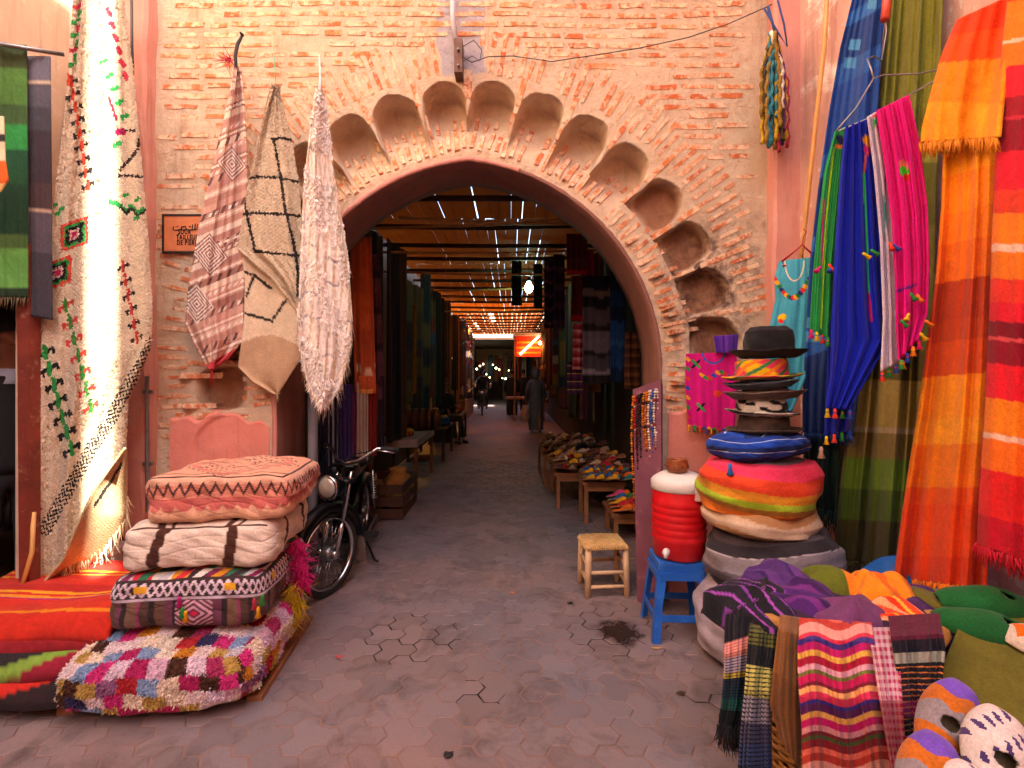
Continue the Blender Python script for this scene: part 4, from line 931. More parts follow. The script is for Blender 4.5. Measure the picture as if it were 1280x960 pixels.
    if hood:
        m = MB(); m.lathe([(.115, -.17), (.13, -.10), (.118, 0), (.112, .06), (.085, .12), (.03, .155), (0, .16)], (0, 0, 0), 18, .95, 1.1); m.xform(Matrix.Translation(v(0, lean+.01, hz)) @ Matrix.Scale(s, 4)); m.build('hood', plain('robe_'+(robe or top), robe or top, .9, .2, 9, bmp=.3), p, smooth=True, local=True)
    elif hair:
        m = MB(); V = []; n, k = 20, 10
        for i in range(k):
            t = math.pi*(.56)*i/(k-1)
            for j in range(n):
                w = 2*math.pi*j/n; back = .5+.5*math.sin(w); tt = t*(.72+.50*back); V.append(v(.092*math.sin(tt)*math.cos(w), .108*math.sin(tt)*math.sin(w)+lean+.0, hz+.01+.115*math.cos(tt)))
        mesh('hair', V, [(i*n+j, i*n+(j+1) % n, (i+1)*n+(j+1) % n, (i+1)*n+j) for i in range(k-1) for j in range(n)], HAIR, p, local=True)
    if bare_collar:
        m = MB(); m.lathe([(.095, -.06), (.078, -.01), (.066, .03), (.06, .032)], v(0, lean, nk-.02), 20, 1, 1); m.build('collar', plain('collar_'+bare_collar, bare_collar, .8), p, smooth=True, local=True)
    return p
person('dark-haired man in dark jacket and pale collar inside the left shop', (-3.13, 3.17, .10), R(60), 1.70, 'stand', '#17151c', '#1d1b22', bare_collar='#aeb6cf')

# ------------------------------------------------------------ pouf stack on its pallet
PB = [lin(h) for h in ('#a8205a', '#dcc8b4', '#c8a4b8', '#9c2c58', '#b0904c', '#2f2c54', '#8a5a80', '#d8c2c4', '#7c94b8', '#c07c24', '#a8242c', '#e0d2c2', '#c02c74', '#4a2a1e', '#bcb4c0', '#d0b8c8')]
def patch_col(face, U, V):
    rs = np.random.default_rng({'front': 1, 'top': 2, 'right': 3, 'left': 4, 'back': 5, 'bottom': 6}[face]); idx = rs.integers(0, 16, (12, 12))
    nx, ny = (10, 4) if face == 'front' else ((10, 9) if face == 'top' else (9, 4))
    i = np.clip((U*nx).astype(int), 0, 11); j = np.clip((V*ny + .12*np.sin(U*20)).astype(int), 0, 11); i = np.clip(((U + .04*(j % 2))*nx).astype(int), 0, 11)
    c = np.array(PB)[idx[j, i]]; sub = (np.floor(U*nx*3) % 2 == 0) & ((idx[j, i] == 11) | (idx[j, i] == 13)); c = np.where(sub[..., None], c*.8, c); return c*(1 + RNG.normal(0, .07, U.shape))[..., None]
pl = T('wooden_pallet', 'low wooden pallet under the patchwork cushion', 'pallet', (-1.63, 2.75, 0))
pl.rotation_euler = (0, 0, .09)
for y in (2.42, 2.66, 2.90, 3.12):
    m = MB(); m.box((-2.0, y, .03), (-1.27, y+.10, .046), jit=.001); m.build('plank', WOOD, pl)
for x in (-1.97, -1.62, -1.29):
    m = MB(); m.box((x, 2.40, 0), (x+.07, 3.22, .029), jit=.001); m.build('runner', WOOD, pl)
p1 = rbox('patchwork_cushion', (-1.655, 2.705, .172), (.84, .88, .26), patch_col, SOFT, None, 7.0, 60, .09, .02, .006, 1, tilt=(0, .05)); tag(p1, 'multicoloured shaggy patchwork floor cushion at the bottom of the stack', 'cushion', 'stacked floor cushions')
tufts('rag_pile', p1, 42000, .008, .0055, p1, sel=lambda c, n: ((n[:, 2] > -.3) & (n[:, 1] < .6)).astype(float), droop=.5, vary=.22, seed=9)
def kil_col(face, U, V):
    c = stripes((U*3.2) % 1, [(3, '#5f4438'), (2, '#6b3a52'), (1.5, '#2e2426'), (3, '#6f5444'), (1, '#86375c'), (2.5, '#4d3630'), (1.5, '#2e2426')])*np.ones(U.shape+(3,))
    def zig(c, v0, v1, q, n=9):
        z = np.abs(((U*n) % 1)-.5)*2; t = (V-v0)/(v1-v0); c[(np.abs(t-z) < .17) & (t > 0) & (t < 1)] = lin(q); c[(np.abs(t-1+z) < .15) & (t > 0) & (t < 1)] = lin('#d9c8d0')
    if face in ('front', 'right', 'left'):
        c[(V < .36)] = lin('#3a2b2c'); k = ((U*7).astype(int)) % 4; zig(c, .05, .33, '#cfb4c8'); c[(V < .34) & (k == 1) & (np.abs((U*7) % 1-.5) < .28) & (np.abs(V-.18) < .07)] = lin('#d8a02a')
        c[(V > .35) & (V < .40)] = lin('#b8a6b4'); c[V > .955] = lin('#b01c74')
        w = (np.abs(U-.56) < .12) & (V > .42) & (V < .9); d = np.abs(U-.56)/.12 + np.abs(V-.66)/.24; c[w] = lin('#5a3038'); c[w & (np.floor(d*5) % 2 == 0)] = lin('#c99ab0'); c[w & (d < .25)] = lin('#c01c50')
    if face == 'top':
        c = np.ones(U.shape+(3,))*lin('#8a2430'); k = np.floor(V*7).astype(int); pal = np.array([lin(h) for h in ('#c22a3a', '#d8cfc4', '#d08a1c', '#3a2430', '#7a1f4a', '#2f6a4a', '#b8b0b8')]); z = np.abs(((U*8+V*2) % 1)-.5)*2
        c = pal[(k*3 + (z > .5)*2 + np.floor(U*8).astype(int)) % 7]
    return c*(1 + RNG.normal(0, .06, U.shape))[..., None]
p2 = rbox('kilim_cushion', (-1.625, 2.84, .445), (.72, .72, .25), kil_col, WEAVE, None, 9.0, 110, .11, .02, .005, 2); tag(p2, 'brown kilim cushion with star border and pink piping, second from bottom', 'cushion', 'stacked floor cushions')
for x, z, c in ((-1.60, .49, '#b01c74'), (-1.585, .44, '#2f8a3c'), (-1.57, .42, '#d89a1c'), (-1.24, .48, '#b03048'), (-1.22, .44, '#d89a1c'), (-1.20, .50, '#3a8a3c')): tassel((x, 2.462, z), c, p2, .022)
def whi_col(face, U, V):
    c = np.ones(U.shape+(3,))*lin('#dcc9ba')
    for u in ((.25, .72) if face != 'right' else (.3, .75)):
        c[np.abs(U-u+.04*(V-.5)) < (.035 if face == 'front' else .025)] = lin('#4a2a20')
        if face == 'top': c[(np.abs(U-u-.06) < .012)] = lin('#4a2a20')
    if face in ('front',): c[V < .03] = lin('#4a2a20')
    return c*(1 + RNG.normal(0, .03, U.shape))[..., None]
p3 = rbox('wool_cushion', (-1.61, 2.90, .695), (.72, .72, .22), whi_col, WEAVE, None, 8.0, 80, .12, .02, .006, 3); tag(p3, 'off-white cushion with dark brown stripes, third in the stack', 'cushion', 'stacked floor cushions')
def pin_col(face, U, V):
    c = np.ones(U.shape+(3,))*lin('#cf8a78')
    if face in ('front', 'right', 'left', 'back'):
        c = stripes(V, [(2, '#dba58c'), (3, '#d48a74'), (3, '#c96a64'), (3, '#d09a7c')])*np.ones(U.shape+(3,))
        z = np.abs(((U*13) % 1)-.5)*2; c[(np.abs((V-.16)/.22-z) < .22)] = lin('#3a2a2a'); c[(np.abs((V-.2)/.22-z) < .1)] = lin('#8a4a44')
        z2 = np.abs(((U*10) % 1)-.5)*2; c[(V > .62+.2*z2) & (V < .93)] = lin('#d8a486'); c[V < .03] = lin('#3a2a2a')
    if face == 'top':
        c = np.ones(U.shape+(3,))*lin('#d99c82'); d = np.abs(U-.5)+np.abs(V-.5)*.9
        for r in (.12, .24, .34, .44): 
            step = np.floor(d*40)/40; c[np.abs(d + .02*np.sign(np.sin(U*90)) - r) < .010] = lin('#4a3232')
        c[(d > .36) & (d < .42)] = lin('#c97868'); c[(np.abs(V-.93) < .008)] = lin('#2a2222')
        c[(np.sin(U*75)*np.sin(V*60) > .78) & (d < .33)] = lin('#a85a4e')
    return c*(1 + RNG.normal(0, .05, U.shape))[..., None]
p4 = rbox('kilim_cushion', (-1.55, 2.96, .925), (.70, .74, .24), pin_col, WEAVE, None, 8.0, 120, .13, .03, .006, 4); tag(p4, 'salmon pink kilim cushion with dark zigzag lines on top of the stack', 'cushion', 'stacked floor cushions')
# pompom hanging beside the stack
for nm, lab, c, pts in (('yarn_pompom', 'magenta yarn bundle hanging beside the cushion stack', '#d01a6c', [P(372, 680, 2.95), P(375, 700, 2.93), P(378, 720, 2.93)]), ('yarn_pompom', 'yellow yarn bundle at the foot of the cushion stack', '#c8a01c', [P(366, 735, 2.9), P(370, 752, 2.9), P(362, 765, 2.88)])):
    t = T(nm, lab, 'pompom', pts[-1], 'yarn bundles'); 
    for q in pts: fringe('yarn', [q + RNG.normal(0, .012, 3) for _ in range(220)], .07, c, t, .006, .4, sway=.45, out=(.15, -.3, -.9))

# ------------------------------------------------------------ folded red rugs on the left
lp = T('wooden_pallet', 'low wooden platform under the folded red rugs', 'pallet', (-2.4, 2.75, 0))
for y in (2.33, 2.5, 2.75, 3.0):
    m = MB(); m.box((-2.83, y, .07), (-2.0, y+.09, .10), jit=.002); m.build('plank', WOOD, lp)
for x in (-2.8, -2.45, -2.08): 
    m = MB(); m.box((x, 2.34, 0), (x+.08, 3.1, .069), jit=.002); m.build('runner', WOOD, lp)
def pile(name, label, x0, x1, y0, y1, zf, colf, seed, th=.04, rows=60, droopy=.0):
    rs = np.random.default_rng(seed); u, v = np.meshgrid(np.linspace(0, 1, 56), np.linspace(0, 1, rows)); x = x0 + (x1-x0)*u + .015*np.sin(v*7+seed); y = y1 + (y0-y1)*v + .02*np.sin(u*5+seed)
    z = zf(u, v) + .008*np.sin(u*9+seed+v*3) + .006*np.sin(v*14+u*4)
    o = surf(name, np.stack([x, y, z], 2), colf, WEAVE, None, th); tag(o, label, 'rug', 'folded rugs on the platform'); return o
def drop(u, v, top, bot, start=.72): 
    t = np.clip((v-start)/(1-start), 0, 1); return top - (top-bot)*(1 - np.sqrt(np.clip(1-t*t, 0, 1)))
def red1(U, V): return stripes(V + .02*np.sin(U*5), [(9, '#c8261c'), (1.5, '#e08a1c'), (2, '#c8261c'), (1, '#e8a02a'), (9, '#cf3020'), (5, '#b8241e'), (1.6, '#e89a24'), (1.4, '#c8261c'), (1.4, '#e8902a'), (1, '#a82060'), (6, '#cc2c1e'), (3, '#c8321e'), (1.2, '#d87a1c'), (6, '#c02a1c')])*(1 + RNG.normal(0, .07, U.shape))[..., None]
def dk(spec): return lambda U, V: stripes((U*.4 + V) % 1, spec)*(1 + RNG.normal(0, .07, U.shape))[..., None]
pile('folded_rug', 'black and red folded rug at the bottom of the platform pile', -2.9, -1.99, 2.30, 3.1, lambda u, v: drop(u, v, .17, .07), dk([(3, '#c02a20'), (2, '#2a1c1e'), (3, '#d8501c'), (1, '#1c1618'), (1, '#d8501c'), (3, '#8a1c2a')]), 1, .05)
pile('folded_rug', 'dark folded rug with green and white bands in the middle of the pile', -2.95, -2.03, 2.36, 3.1, lambda u, v: drop(u, v, .25+.02*u, .15), dk([(3, '#2a2428'), (1, '#7a9a3c'), (2, '#8a1c30'), (.6, '#d8cfc4'), (3, '#3a1c2a'), (2, '#4a5a8a'), (3, '#a82a24')]), 2, .05)
pile('folded_rug', 'maroon folded rug under the red and orange one', -2.95, -2.0, 2.42, 3.12, lambda u, v: drop(u, v, .31+.02*u, .23), dk([(4, '#8a1c24'), (1, '#2a1c1e'), (3, '#b8281e'), (1, '#d8701c')]), 3, .045)
pile('folded_rug', 'bright red rug with orange stripes spread on top of the pile', -2.98, -1.93, 2.44, 3.22, lambda u, v: drop(u, v, .385 + .015*u - .015*np.sin(u*3.1), .27, .8), red1, 4, .03, 90)
# ============================================================ MOPED
mp = T('moped', 'old black moped with chrome spoked wheel parked inside the left of the arch', 'moped', (-1.30, 3.62, 0), None, R(5))
def wheel(c, rr, parent, xf=None):
    c = np.array(c)
    def fin(m, nm, mat, par): 
        if xf is not None: m.xform(xf)
        return m.build(nm, mat, par, smooth=True, local=True)
    w = fin(MB().torus(c, rr-.022, .024, 'x', 56, 12, flat=.95), 'wheel', RUBBER, parent)
    fin(MB().torus(c, rr-.05, .013, 'x', 56, 8, flat=1.6), 'rim', CHROME, w)
    m = MB()
    for k in range(32):
        a = 2*math.pi*k/32; b = a + (.35 if k % 2 else -.35); sx = .03 if (k//2) % 2 else -.03
        m.tube([c + (sx, .022*math.cos(b), .022*math.sin(b)), c + (0, (rr-.055)*math.cos(a), (rr-.055)*math.sin(a))], .0016, 4)
    fin(m, 'spokes', CHROME, w)
    m = MB(); m.lathe([(.0, -.05), (.02, -.05), (.035, -.035), (.05, -.03), (.05, .03), (.035, .035), (.02, .05), (0, .05)], c, 18, axis='x'); fin(m, 'hub', STEEL, w); return w
XF = Matrix.Rotation(R(-27), 4, 'Z')
FA = np.array((0, 0, .295)); wheel(FA, .295, mp, XF)
def fp(m, nm, mat, smooth=True): m.xform(XF); return m.build(nm, mat, mp, smooth=smooth, local=True)
for sx in (-.062, .062):
    m = MB(); m.tube([(sx, 0, .295), (sx, .06, .46), (sx, .075, .50)], .019, 10); m.tube([(sx, .07, .485), (sx, .16, .80), (sx, .185, .88)], .0135, 10); m.box((sx-.016, -.025, .27), (sx+.016, .025, .32)); fp(m, 'fork_leg', CHROME)
m = MB(); m.torus(FA, .325, .045, 'x', 40, 8, (R(10), R(178)), flat=1.1); fp(m, 'mudguard', BLACKMETAL)
m = MB(); m.tube([(-.05, .325, .30), (-.045, .36, .16), (0, .365, .10), (.045, .36, .16), (.05, .325, .30)], .004, 5); m.add([(-.05, .32, .33), (.05, .32, .33), (.05, .37, .12), (-.05, .37, .12)], [(0, 1, 2, 3)]); fp(m, 'mud_flap', plain('pale_flap', '#7d6a60', .8))
m = MB(); m.box((-.085, .10, .77), (.085, .19, .80)); m.box((-.085, .155, .87), (.085, .22, .895)); fp(m, 'fork_yoke', BLACKMETAL)
hl = MB(); hl.lathe([(.03, .10), (.075, .06), (.088, .0), (.085, -.03)], (0, .03, .76), 22, axis='y'); hl = fp(hl, 'headlight', BLACKMETAL)
m = MB(); m.lathe([(.086, -.028), (.092, -.04), (.082, -.046)], (0, .03, .76), 24, axis='y'); m.xform(XF); m.build('bezel', CHROME, hl, smooth=True, local=True)
m = MB(); m.lathe([(.081, -.042), (.06, -.056), (.03, -.064), (0, -.066)], (0, .03, .76), 22, axis='y'); m.xform(XF); m.build('lens', plain('lamp_glass', '#b9b2a8', .12, .15, 20, metal=.35, bmp=.2, bscale=40), hl, smooth=True, local=True)
m = MB(); m.tube([(-.33, .34, 1.0), (-.22, .27, 1.015), (-.10, .20, .93), (0, .185, .905), (.10, .20, .93), (.22, .27, 1.015), (.33, .34, 1.0)], .011, 8); fp(m, 'handlebar', CHROME)
for sx in (-1, 1):
    m = MB(); m.tube([(sx*.24, .28, 1.013), (sx*.35, .35, .998)], .018, 10); fp(m, 'grip', RUBBER)
    m = MB(); m.tube([(sx*.22, .24, 1.005), (sx*.35, .30, .985)], .006, 6); fp(m, 'brake_lever', CHROME)
m = MB(); m.tube([(.05, .1, .80), (.12, .0, .88), (.1, .1, .98), (.2, .24, 1.0)], .004, 5); m.tube([(-.05, .1, .80), (-.13, .02, .86), (-.12, .1, .95), (-.2, .24, 1.0)], .004, 5); m.tube([(.04, .06, .5), (.1, .04, .65), (.06, .14, .82)], .004, 5); fp(m, 'control_cables', BLACKMETAL)
m = MB(); m.tube([(0, .16, .88), (0, .25, .70), (0, .40, .48), (0, .70, .42), (0, 1.0, .46), (0, 1.25, .62)], .03, 10); m.tube([(0, .25, .72), (0, .62, .70), (0, .95, .66), (0, 1.35, .70)], .02, 8); m.build('frame', BLACKMETAL, mp, smooth=True, local=True)
tk = rbox('fuel_tank', (0, 0, 0), (.22, .46, .17), lambda f, U, V: lin('#141318'), plain('tank_paint', '#16151a', .22, .1, 8, bmp=0), None, 3.0, 12, 0, 0, 0, 1); tk.parent = mp; tk.location = (0, .44, .70)
sd_ = rbox('saddle', (0, 0, 0), (.26, .58, .10), lambda f, U, V: lin('#141214'), plain('saddle_vinyl', '#131114', .45, .2, 9), None, 3.0, 12, 0, 0, 0, 2); sd_.parent = mp; sd_.location = (0, .92, .76)
en = MB()
for z in np.arange(.28, .46, .022): en.box((-.08, .42, z), (.08, .60, z+.012))
en.lathe([(.0, -.10), (.10, -.10), (.11, -.06), (.11, .06), (.10, .10), (0, .10)], (0, .62, .28), 16, axis='x'); en.build('engine', BLACKMETAL, mp, local=True)
m = MB(); m.tube([(.07, .45, .34), (.10, .40, .22), (.11, .60, .17), (.12, 1.2, .22)], [.015, .02, .03, .035], 10); m.build('exhaust', BLACKMETAL, mp, smooth=True, local=True)
wheel((0, 1.18, .285), .285, mp)
m = MB(); m.torus((0, 1.18, .285), .32, .05, 'x', 30, 8, (R(20), R(170)), flat=1.2); m.build('mudguard', BLACKMETAL, mp, smooth=True, local=True)
for sx in (-.11, .11):
    m = MB(); m.tube([(sx, 1.18, .285), (sx, 1.10, .68)], .010, 7)
    for z in np.linspace(.42, .64, 10): m.torus((sx, 1.18-.08*(z-.285)/.395, z), .024, .006, 'z', 14, 6)
    m.build('shock_absorber', CHROME, mp, smooth=True, local=True)
for sx in (-1, 1):
    m = MB(); m.tube([(sx*.05, .62, .28), (sx*.14, .62, .24)], .008, 6); m.box((sx*.14-.02, .57, .225), (sx*.14+.10*sx, .66, .25)); m.build('pedal', RUBBER, mp, local=True)
m = MB(); m.tube([(.08, .72, .26), (.2, .66, .02), (.24, .62, .005)], .010, 6); m.build('kickstand', BLACKMETAL, mp, smooth=True, local=True)

# ============================================================ GATE DETAILS
br = T('lamp_bracket', 'rusty metal bracket with white conduit above the arch keystone', 'bracket', P(572, 60, 3.5))
m = MB(); a = P(568, 50, 3.46); b = P(578, 92, 3.46); m.box((a[0], 3.44, b[2]), (b[0], 3.57, a[2])); m.build('plate', plain('rusty_plate', '#6a4a3c', .6, .4, 20, metal=.4), br)
m = MB(); m.tube([P(565, -60, 3.5), P(566, 20, 3.5), P(570, 54, 3.48)], .018, 8); m.build('conduit', plain('grey_white_paint', '#b8b6c0', .5), br, smooth=True)
for py in (62, 82): m = MB(); q = P(573, py, 3.43); m.lathe([(0, -.012), (.008, -.01), (.010, 0), (.010, .02)], q, 10, axis='y'); m.build('bolt', STEEL, br, smooth=True)
m = MB(); m.tube([P(576, 70, 3.46), P(590, 78, 3.45), P(610, 71, 3.50), P(640, 70, 3.53), P(690, 77, 3.54), P(750, 68, 3.54), P(800, 60, 3.53), P(860, 47, 3.53), P(910, 30, 3.52), P(960, 8, 3.50), P(1000, -14, 3.46)], .0035, 5); m.tube([P(579, 58, 3.46), P(592, 50, 3.44), P(602, 62, 3.46), P(600, 76, 3.47), P(590, 70, 3.46), P(580, 76, 3.46)], .003, 5)
o = m.build('overhead_wire', WIRE, None, smooth=True); tag(o, 'thin dark wire sagging across the wall above the arch', 'wire')
# bunch of braided headbands
bn = T('braid_bunch', 'bunch of yellow and multicoloured braided cords hanging on the right pilaster', 'cords', P(968, 190, 3.3))
for k in range(40):
    x = random.uniform(952, 985); y1 = random.uniform(135, 190); Yk = random.uniform(3.24, 3.4); x0 = 966 + random.uniform(-3, 3); c = random.choice(['#c8a41c', '#8a6a20', '#a82040', '#d8d0c0', '#2a4a8a', '#6a2a6a', '#3a3020', '#2a7a8a'])
    m = MB(); n = 22; pts = [P(x0 + (x-x0)*min(1, t*2.2) + 1.2*math.sin(t*40+k), 40 + (y1-40)*t, Yk + .008*math.cos(t*40+k)) for t in np.linspace(0, 1, n)]; m.tube(pts, .012, 6); m.build('braid', plain('braid_'+c, c, .9, .5, 60, bmp=.6), bn, smooth=True)
m = MB(); m.tube([P(960, 8, 3.3), P(966, 30, 3.3), P(970, 45, 3.32)], .008, 6); m.tube([P(972, 0, 3.3), P(980, 30, 3.28), P(984, 58, 3.28), P(972, 40, 3.3), P(955, 10, 3.3)], .006, 6); m.build('blue_cord', plain('blue_cord', '#22407a', .8), bn, smooth=True)
m = MB(); m.tube([P(1036, -40, 3.05), P(1030, 60, 3.1), P(1018, 170, 3.2), P(1004, 300, 3.3), P(1000, 330, 3.32)], .014, 8); o = m.build('bamboo_pole', BAMBOO, None, smooth=True); tag(o, 'thin bamboo pole leaning beside the right pilaster', 'pole')
m = MB(); m.tube([P(391, 470, 3.75), P(391, 620, 3.75), (P(391, 620, 3.75)[0], 3.75, 0)], .035, 10); o = m.build('drain_pipe', plain('grey_pipe', '#6d6a72', .6), None, smooth=True); tag(o, 'grey drain pipe inside the left jamb of the arch', 'pipe')

# ============================================================ RIGHT SIDE
# --- necklace board leaning on the jamb
nb = T('necklace_board', 'purple painted board leaning on the right jamb with bead necklaces', 'board', (.93, 3.6, 0))
PURP = plain('purple_paint', '#7a4658', .6, .25, 5, wear='#94626c')
q = [P(791, 487, 3.62), P(826, 474, 3.44), (.985, 3.36, .0), (.86, 3.52, 0)]; q = [np.array(t, float) for t in q]; off = np.array([.015, .02, 0])
m = MB(); m.add(q + [t + off for t in q], [(0, 3, 2, 1), (4, 5, 6, 7), (0, 1, 5, 4), (1, 2, 6, 5), (2, 3, 7, 6), (3, 0, 4, 7)]); m.build('panel', PURP, nb)
for k in range(9):
    u = .08 + .1*k; a = q[0]*(1-u) + q[1]*u; L = random.uniform(.38, .85); cs = random.choice([('#15131a', '#5a2a2a'), ('#a82020', '#e0c8b0'), ('#c8701c', '#2a1a14'), ('#2a5ab0', '#d8d0c0'), ('#d8cbb8', '#8a2a2a'), ('#8a7a5a', '#15131a')]); m = MB(); n = int(L/.018)
    nn = np.cross(q[3]-q[0], q[1]-q[0]); nn /= np.linalg.norm(nn); nn = nn if nn[1] < 0 else -nn
    for sgn in (-1, 1):
        for i in range(n):
            t = i/n; w = .016*math.sin(math.pi*min(1, t*1.2+.1)); p = a + np.array([sgn*w, 0, -.06 - t*L]) + nn*.012 + (q[3]-q[0])*0; p = p + (q[3]-q[0])/np.linalg.norm(q[3]-q[0])*0
            r = .0075 if (i+k) % 3 else .011; m.lathe([(0, -r), (r*.8, -r*.6), (r, 0), (r*.8, r*.6), (0, r)], p, 6, c=lin(cs[1 if i % 9 == 4 else 0]))
    m.build('necklace', cloth_mat('glass_beads', 'soft', .25, .1, 0), nb, smooth=True)
# --- rush-seated stool
st = T('wooden_stool', 'small unpainted wooden stool with woven rush seat', 'stool', (.66, 3.72, 0), None, R(4))
def leg3(x, y, nm='leg'): 
    m = MB(); m.tube([(x*1.04, y*1.04, 0), (x, y, .2), (x*.98, y*.98, .355)], [.021, .024, .022], 8); m.build(nm, PALEWOOD, st, smooth=True, local=True)
for x in (-.135, .135):
    for y in (-.125, .125): leg3(x, y)
for y in (-.125, .125):
    for z in (.07, .17): m = MB(); m.tube([(-.14, y, z), (.14, y, z)], .013, 7); m.build('rung', PALEWOOD, st, smooth=True, local=True)
for x in (-.135, .135):
    for z in (.10, .22): m = MB(); m.tube([(x, -.13, z), (x, .13, z)], .012, 7); m.build('rung', PALEWOOD, st, smooth=True, local=True)
m = MB()
for k in range(19):
    t = -.14 + .28*k/18; h = .006*math.cos(t*11)
    m.tube([(t, -.15, .335), (t, -.135, .356+h), (t, 0, .352+h-.006), (t, .135, .356+h), (t, .15, .335)], .0085, 5)
for k in range(10): t = -.13 + .26*k/9; m.tube([(-.16, t, .335), (-.145, t, .352), (-.04, t, .352)], .0085, 5); m.tube([(.16, t, .335), (.145, t, .352), (.04, t, .352)], .0085, 5)
m.build('rush_seat', ROPE, st, smooth=True, local=True)
# --- blue plastic stool
BLUEP = plain('blue_plastic', '#1c62c4', .4, .2, 6, bmp=.1, wear='#3a78cc')
bs_ = T('plastic_stool', 'tall blue plastic stool carrying the red water cooler', 'stool', (1.0, 3.13, 0), None, R(-3))
m = MB(); m.lathe([(0, .455), (.17, .455), (.185, .45), (.19, .435), (.188, .40), (.178, .395), (.176, .43), (0, .435)], (0, 0, 0), 4); m.xform(Matrix.Rotation(R(45), 4, 'Z'))
bmv = np.concatenate(m.v); m.build('seat', BLUEP, bs_, local=True)
def qleg(sx, sy):
    m = MB(); t0, t1 = .13, .178; V = []
    for z, t, w in ((0, t1, .045), (.2, t1-.02, .042), (.40, t0+.002, .05)):
        V += [(sx*t, sy*t, z), (sx*(t-w), sy*t, z), (sx*(t-w), sy*(t-.008), z), (sx*(t-.010), sy*(t-.010), z), (sx*(t-.008), sy*(t-w), z), (sx*t, sy*(t-w), z)]
    m.add(V, [(i*6+j, i*6+(j+1) % 6, i*6+6+(j+1) % 6, i*6+6+j) for i in range(2) for j in range(6)] + [tuple(range(6)), tuple(range(12, 18))]); m.build('leg', BLUEP, bs_, local=True)
for sx in (-1, 1):
    for sy in (-1, 1): qleg(sx, sy)
for s in (-1, 1):
    m = MB(); m.box((-.125, s*.160-.004, .12), (.125, s*.160+.004, .16)); m.build('rail', BLUEP, bs_, local=True)
    m = MB(); m.box((s*.160-.004, -.125, .12), (s*.160+.004, .125, .16)); m.build('rail', BLUEP, bs_, local=True)
    m = MB(); m.box((-.128, s*.137-.006, .352), (.128, s*.137+.006, .398)); m.build('apron', BLUEP, bs_, local=True)
    m = MB(); m.box((s*.137-.006, -.128, .352), (s*.137+.006, .128, .398)); m.build('apron', BLUEP, bs_, local=True)
# --- red cooler and clay pot
REDP = plain('red_plastic', '#cf1420', .38, .15, 5, bmp=.08, wear='#dc2c34'); WHP = plain('white_plastic', '#d9d4d0', .45, .2, 7)
ck = T('water_cooler', 'red ribbed water cooler with white lid on the blue stool', 'cooler', (1.02, 3.13, .457))
pr = [(0, 0), (.135, 0), (.150, .012)]
for k in range(6): z = .12 + k*.042; pr += [(.156, z-.016), (.165, z), (.157, z+.018)]
pr += [(.158, .40), (.156, .41)]; m = MB(); m.lathe(pr, (1.02, 3.13, .457), 40); m.build('tank', REDP, ck, smooth=True)
ld = MB(); ld.lathe([(.160, .405), (.166, .41), (.167, .455), (.15, .475), (.11, .50), (.07, .512), (.0, .515)], (1.02, 3.13, .457), 40); ld = ld.build('lid', WHP, ck, smooth=True)
m = MB(); m.box((1.065, 2.958, .825), (1.135, 2.985, .90), jit=.002); m.box((1.12, 2.97, .842), (1.17, 3.0, .878), jit=.002); m.build('latch', WHP, ld)
m = MB(); m.tube([(.90, 2.98, .53), (.885, 2.95, .53)], .02, 10); m.tube([(.886, 2.952, .535), (.886, 2.95, .50)], .012, 8); m.build('spigot', WHP, ck, smooth=True)
pt = T('clay_pot', 'small brown clay pot sitting on the white cooler lid', 'pot', (1.0, 3.10, .97))
m = MB(); m.lathe([(0, 0), (.05, 0), (.066, .02), (.068, .045), (.058, .068), (.062, .078), (.054, .078), (.05, .066), (.056, .04), (0, .012)], (1.0, 3.10, .970), 24); m.build('bowl', plain('brown_clay', '#8f4a26', .45, .4, 22), pt, smooth=True)
m = MB()
for k in range(9): a = 2*math.pi*k/9; m.lathe([(0, -.006), (.007, 0), (0, .006)], (1.0+.0685*math.cos(a), 3.10+.0685*math.sin(a), 1.008), 6)
m.build('glaze_dots', plain('dark_glaze', '#2a1a22', .4), pt)

# --- round poufs and cushions
PXc, PYc = 1.37, 2.84
def grn(h): return lambda A, S: np.ones(A.shape+(3,))*lin(h)*(1 + RNG.normal(0, .05, A.shape))[..., None]
o = rlathe('floor_pouf', [(0, 0), (.27, 0), (.33, .05), (.35, .16), (.345, .28), (.30, .39), (.2, .44), (0, .45)], (PXc+.02, PYc, .0), lambda A, S: np.where(((S > .2) & (S < .27))[..., None], lin('#b06a80'), grn('#a99aa6')(A, S)), WEAVE, None, 110, .010, 1, m=100); tag(o, 'pale grey-white round pouf at the bottom of the hat stack', 'pouf', 'stacked round poufs')
def gray_s(A, S): return stripes((S*1.0 + .025*np.sin(A*12.6+1)) % 1, [(16, '#4a444e'), (3, '#1e1c22'), (.5, '#b8b0b8'), (6, '#6a626c'), (2, '#2a262c'), (6, '#78707c'), (.4, '#c0b8c0'), (5, '#26242a'), (5, '#5a525e'), (8, '#8a828c'), (.4, '#c0b8c0'), (6, '#322e36'), (30, '#4a444e')])*(1 + RNG.normal(0, .06, A.shape))[..., None]
o = rlathe('floor_pouf', [(0, 0), (.24, 0), (.315, .04), (.345, .13), (.335, .23), (.28, .32), (.15, .36), (0, .36)], (PXc+.06, PYc, .385), gray_s, WEAVE, None, 120, .010, 2, m=150, tilt=(.05, -.05)); tag(o, 'charcoal and grey striped round pouf, second from the bottom', 'pouf', 'stacked round poufs')
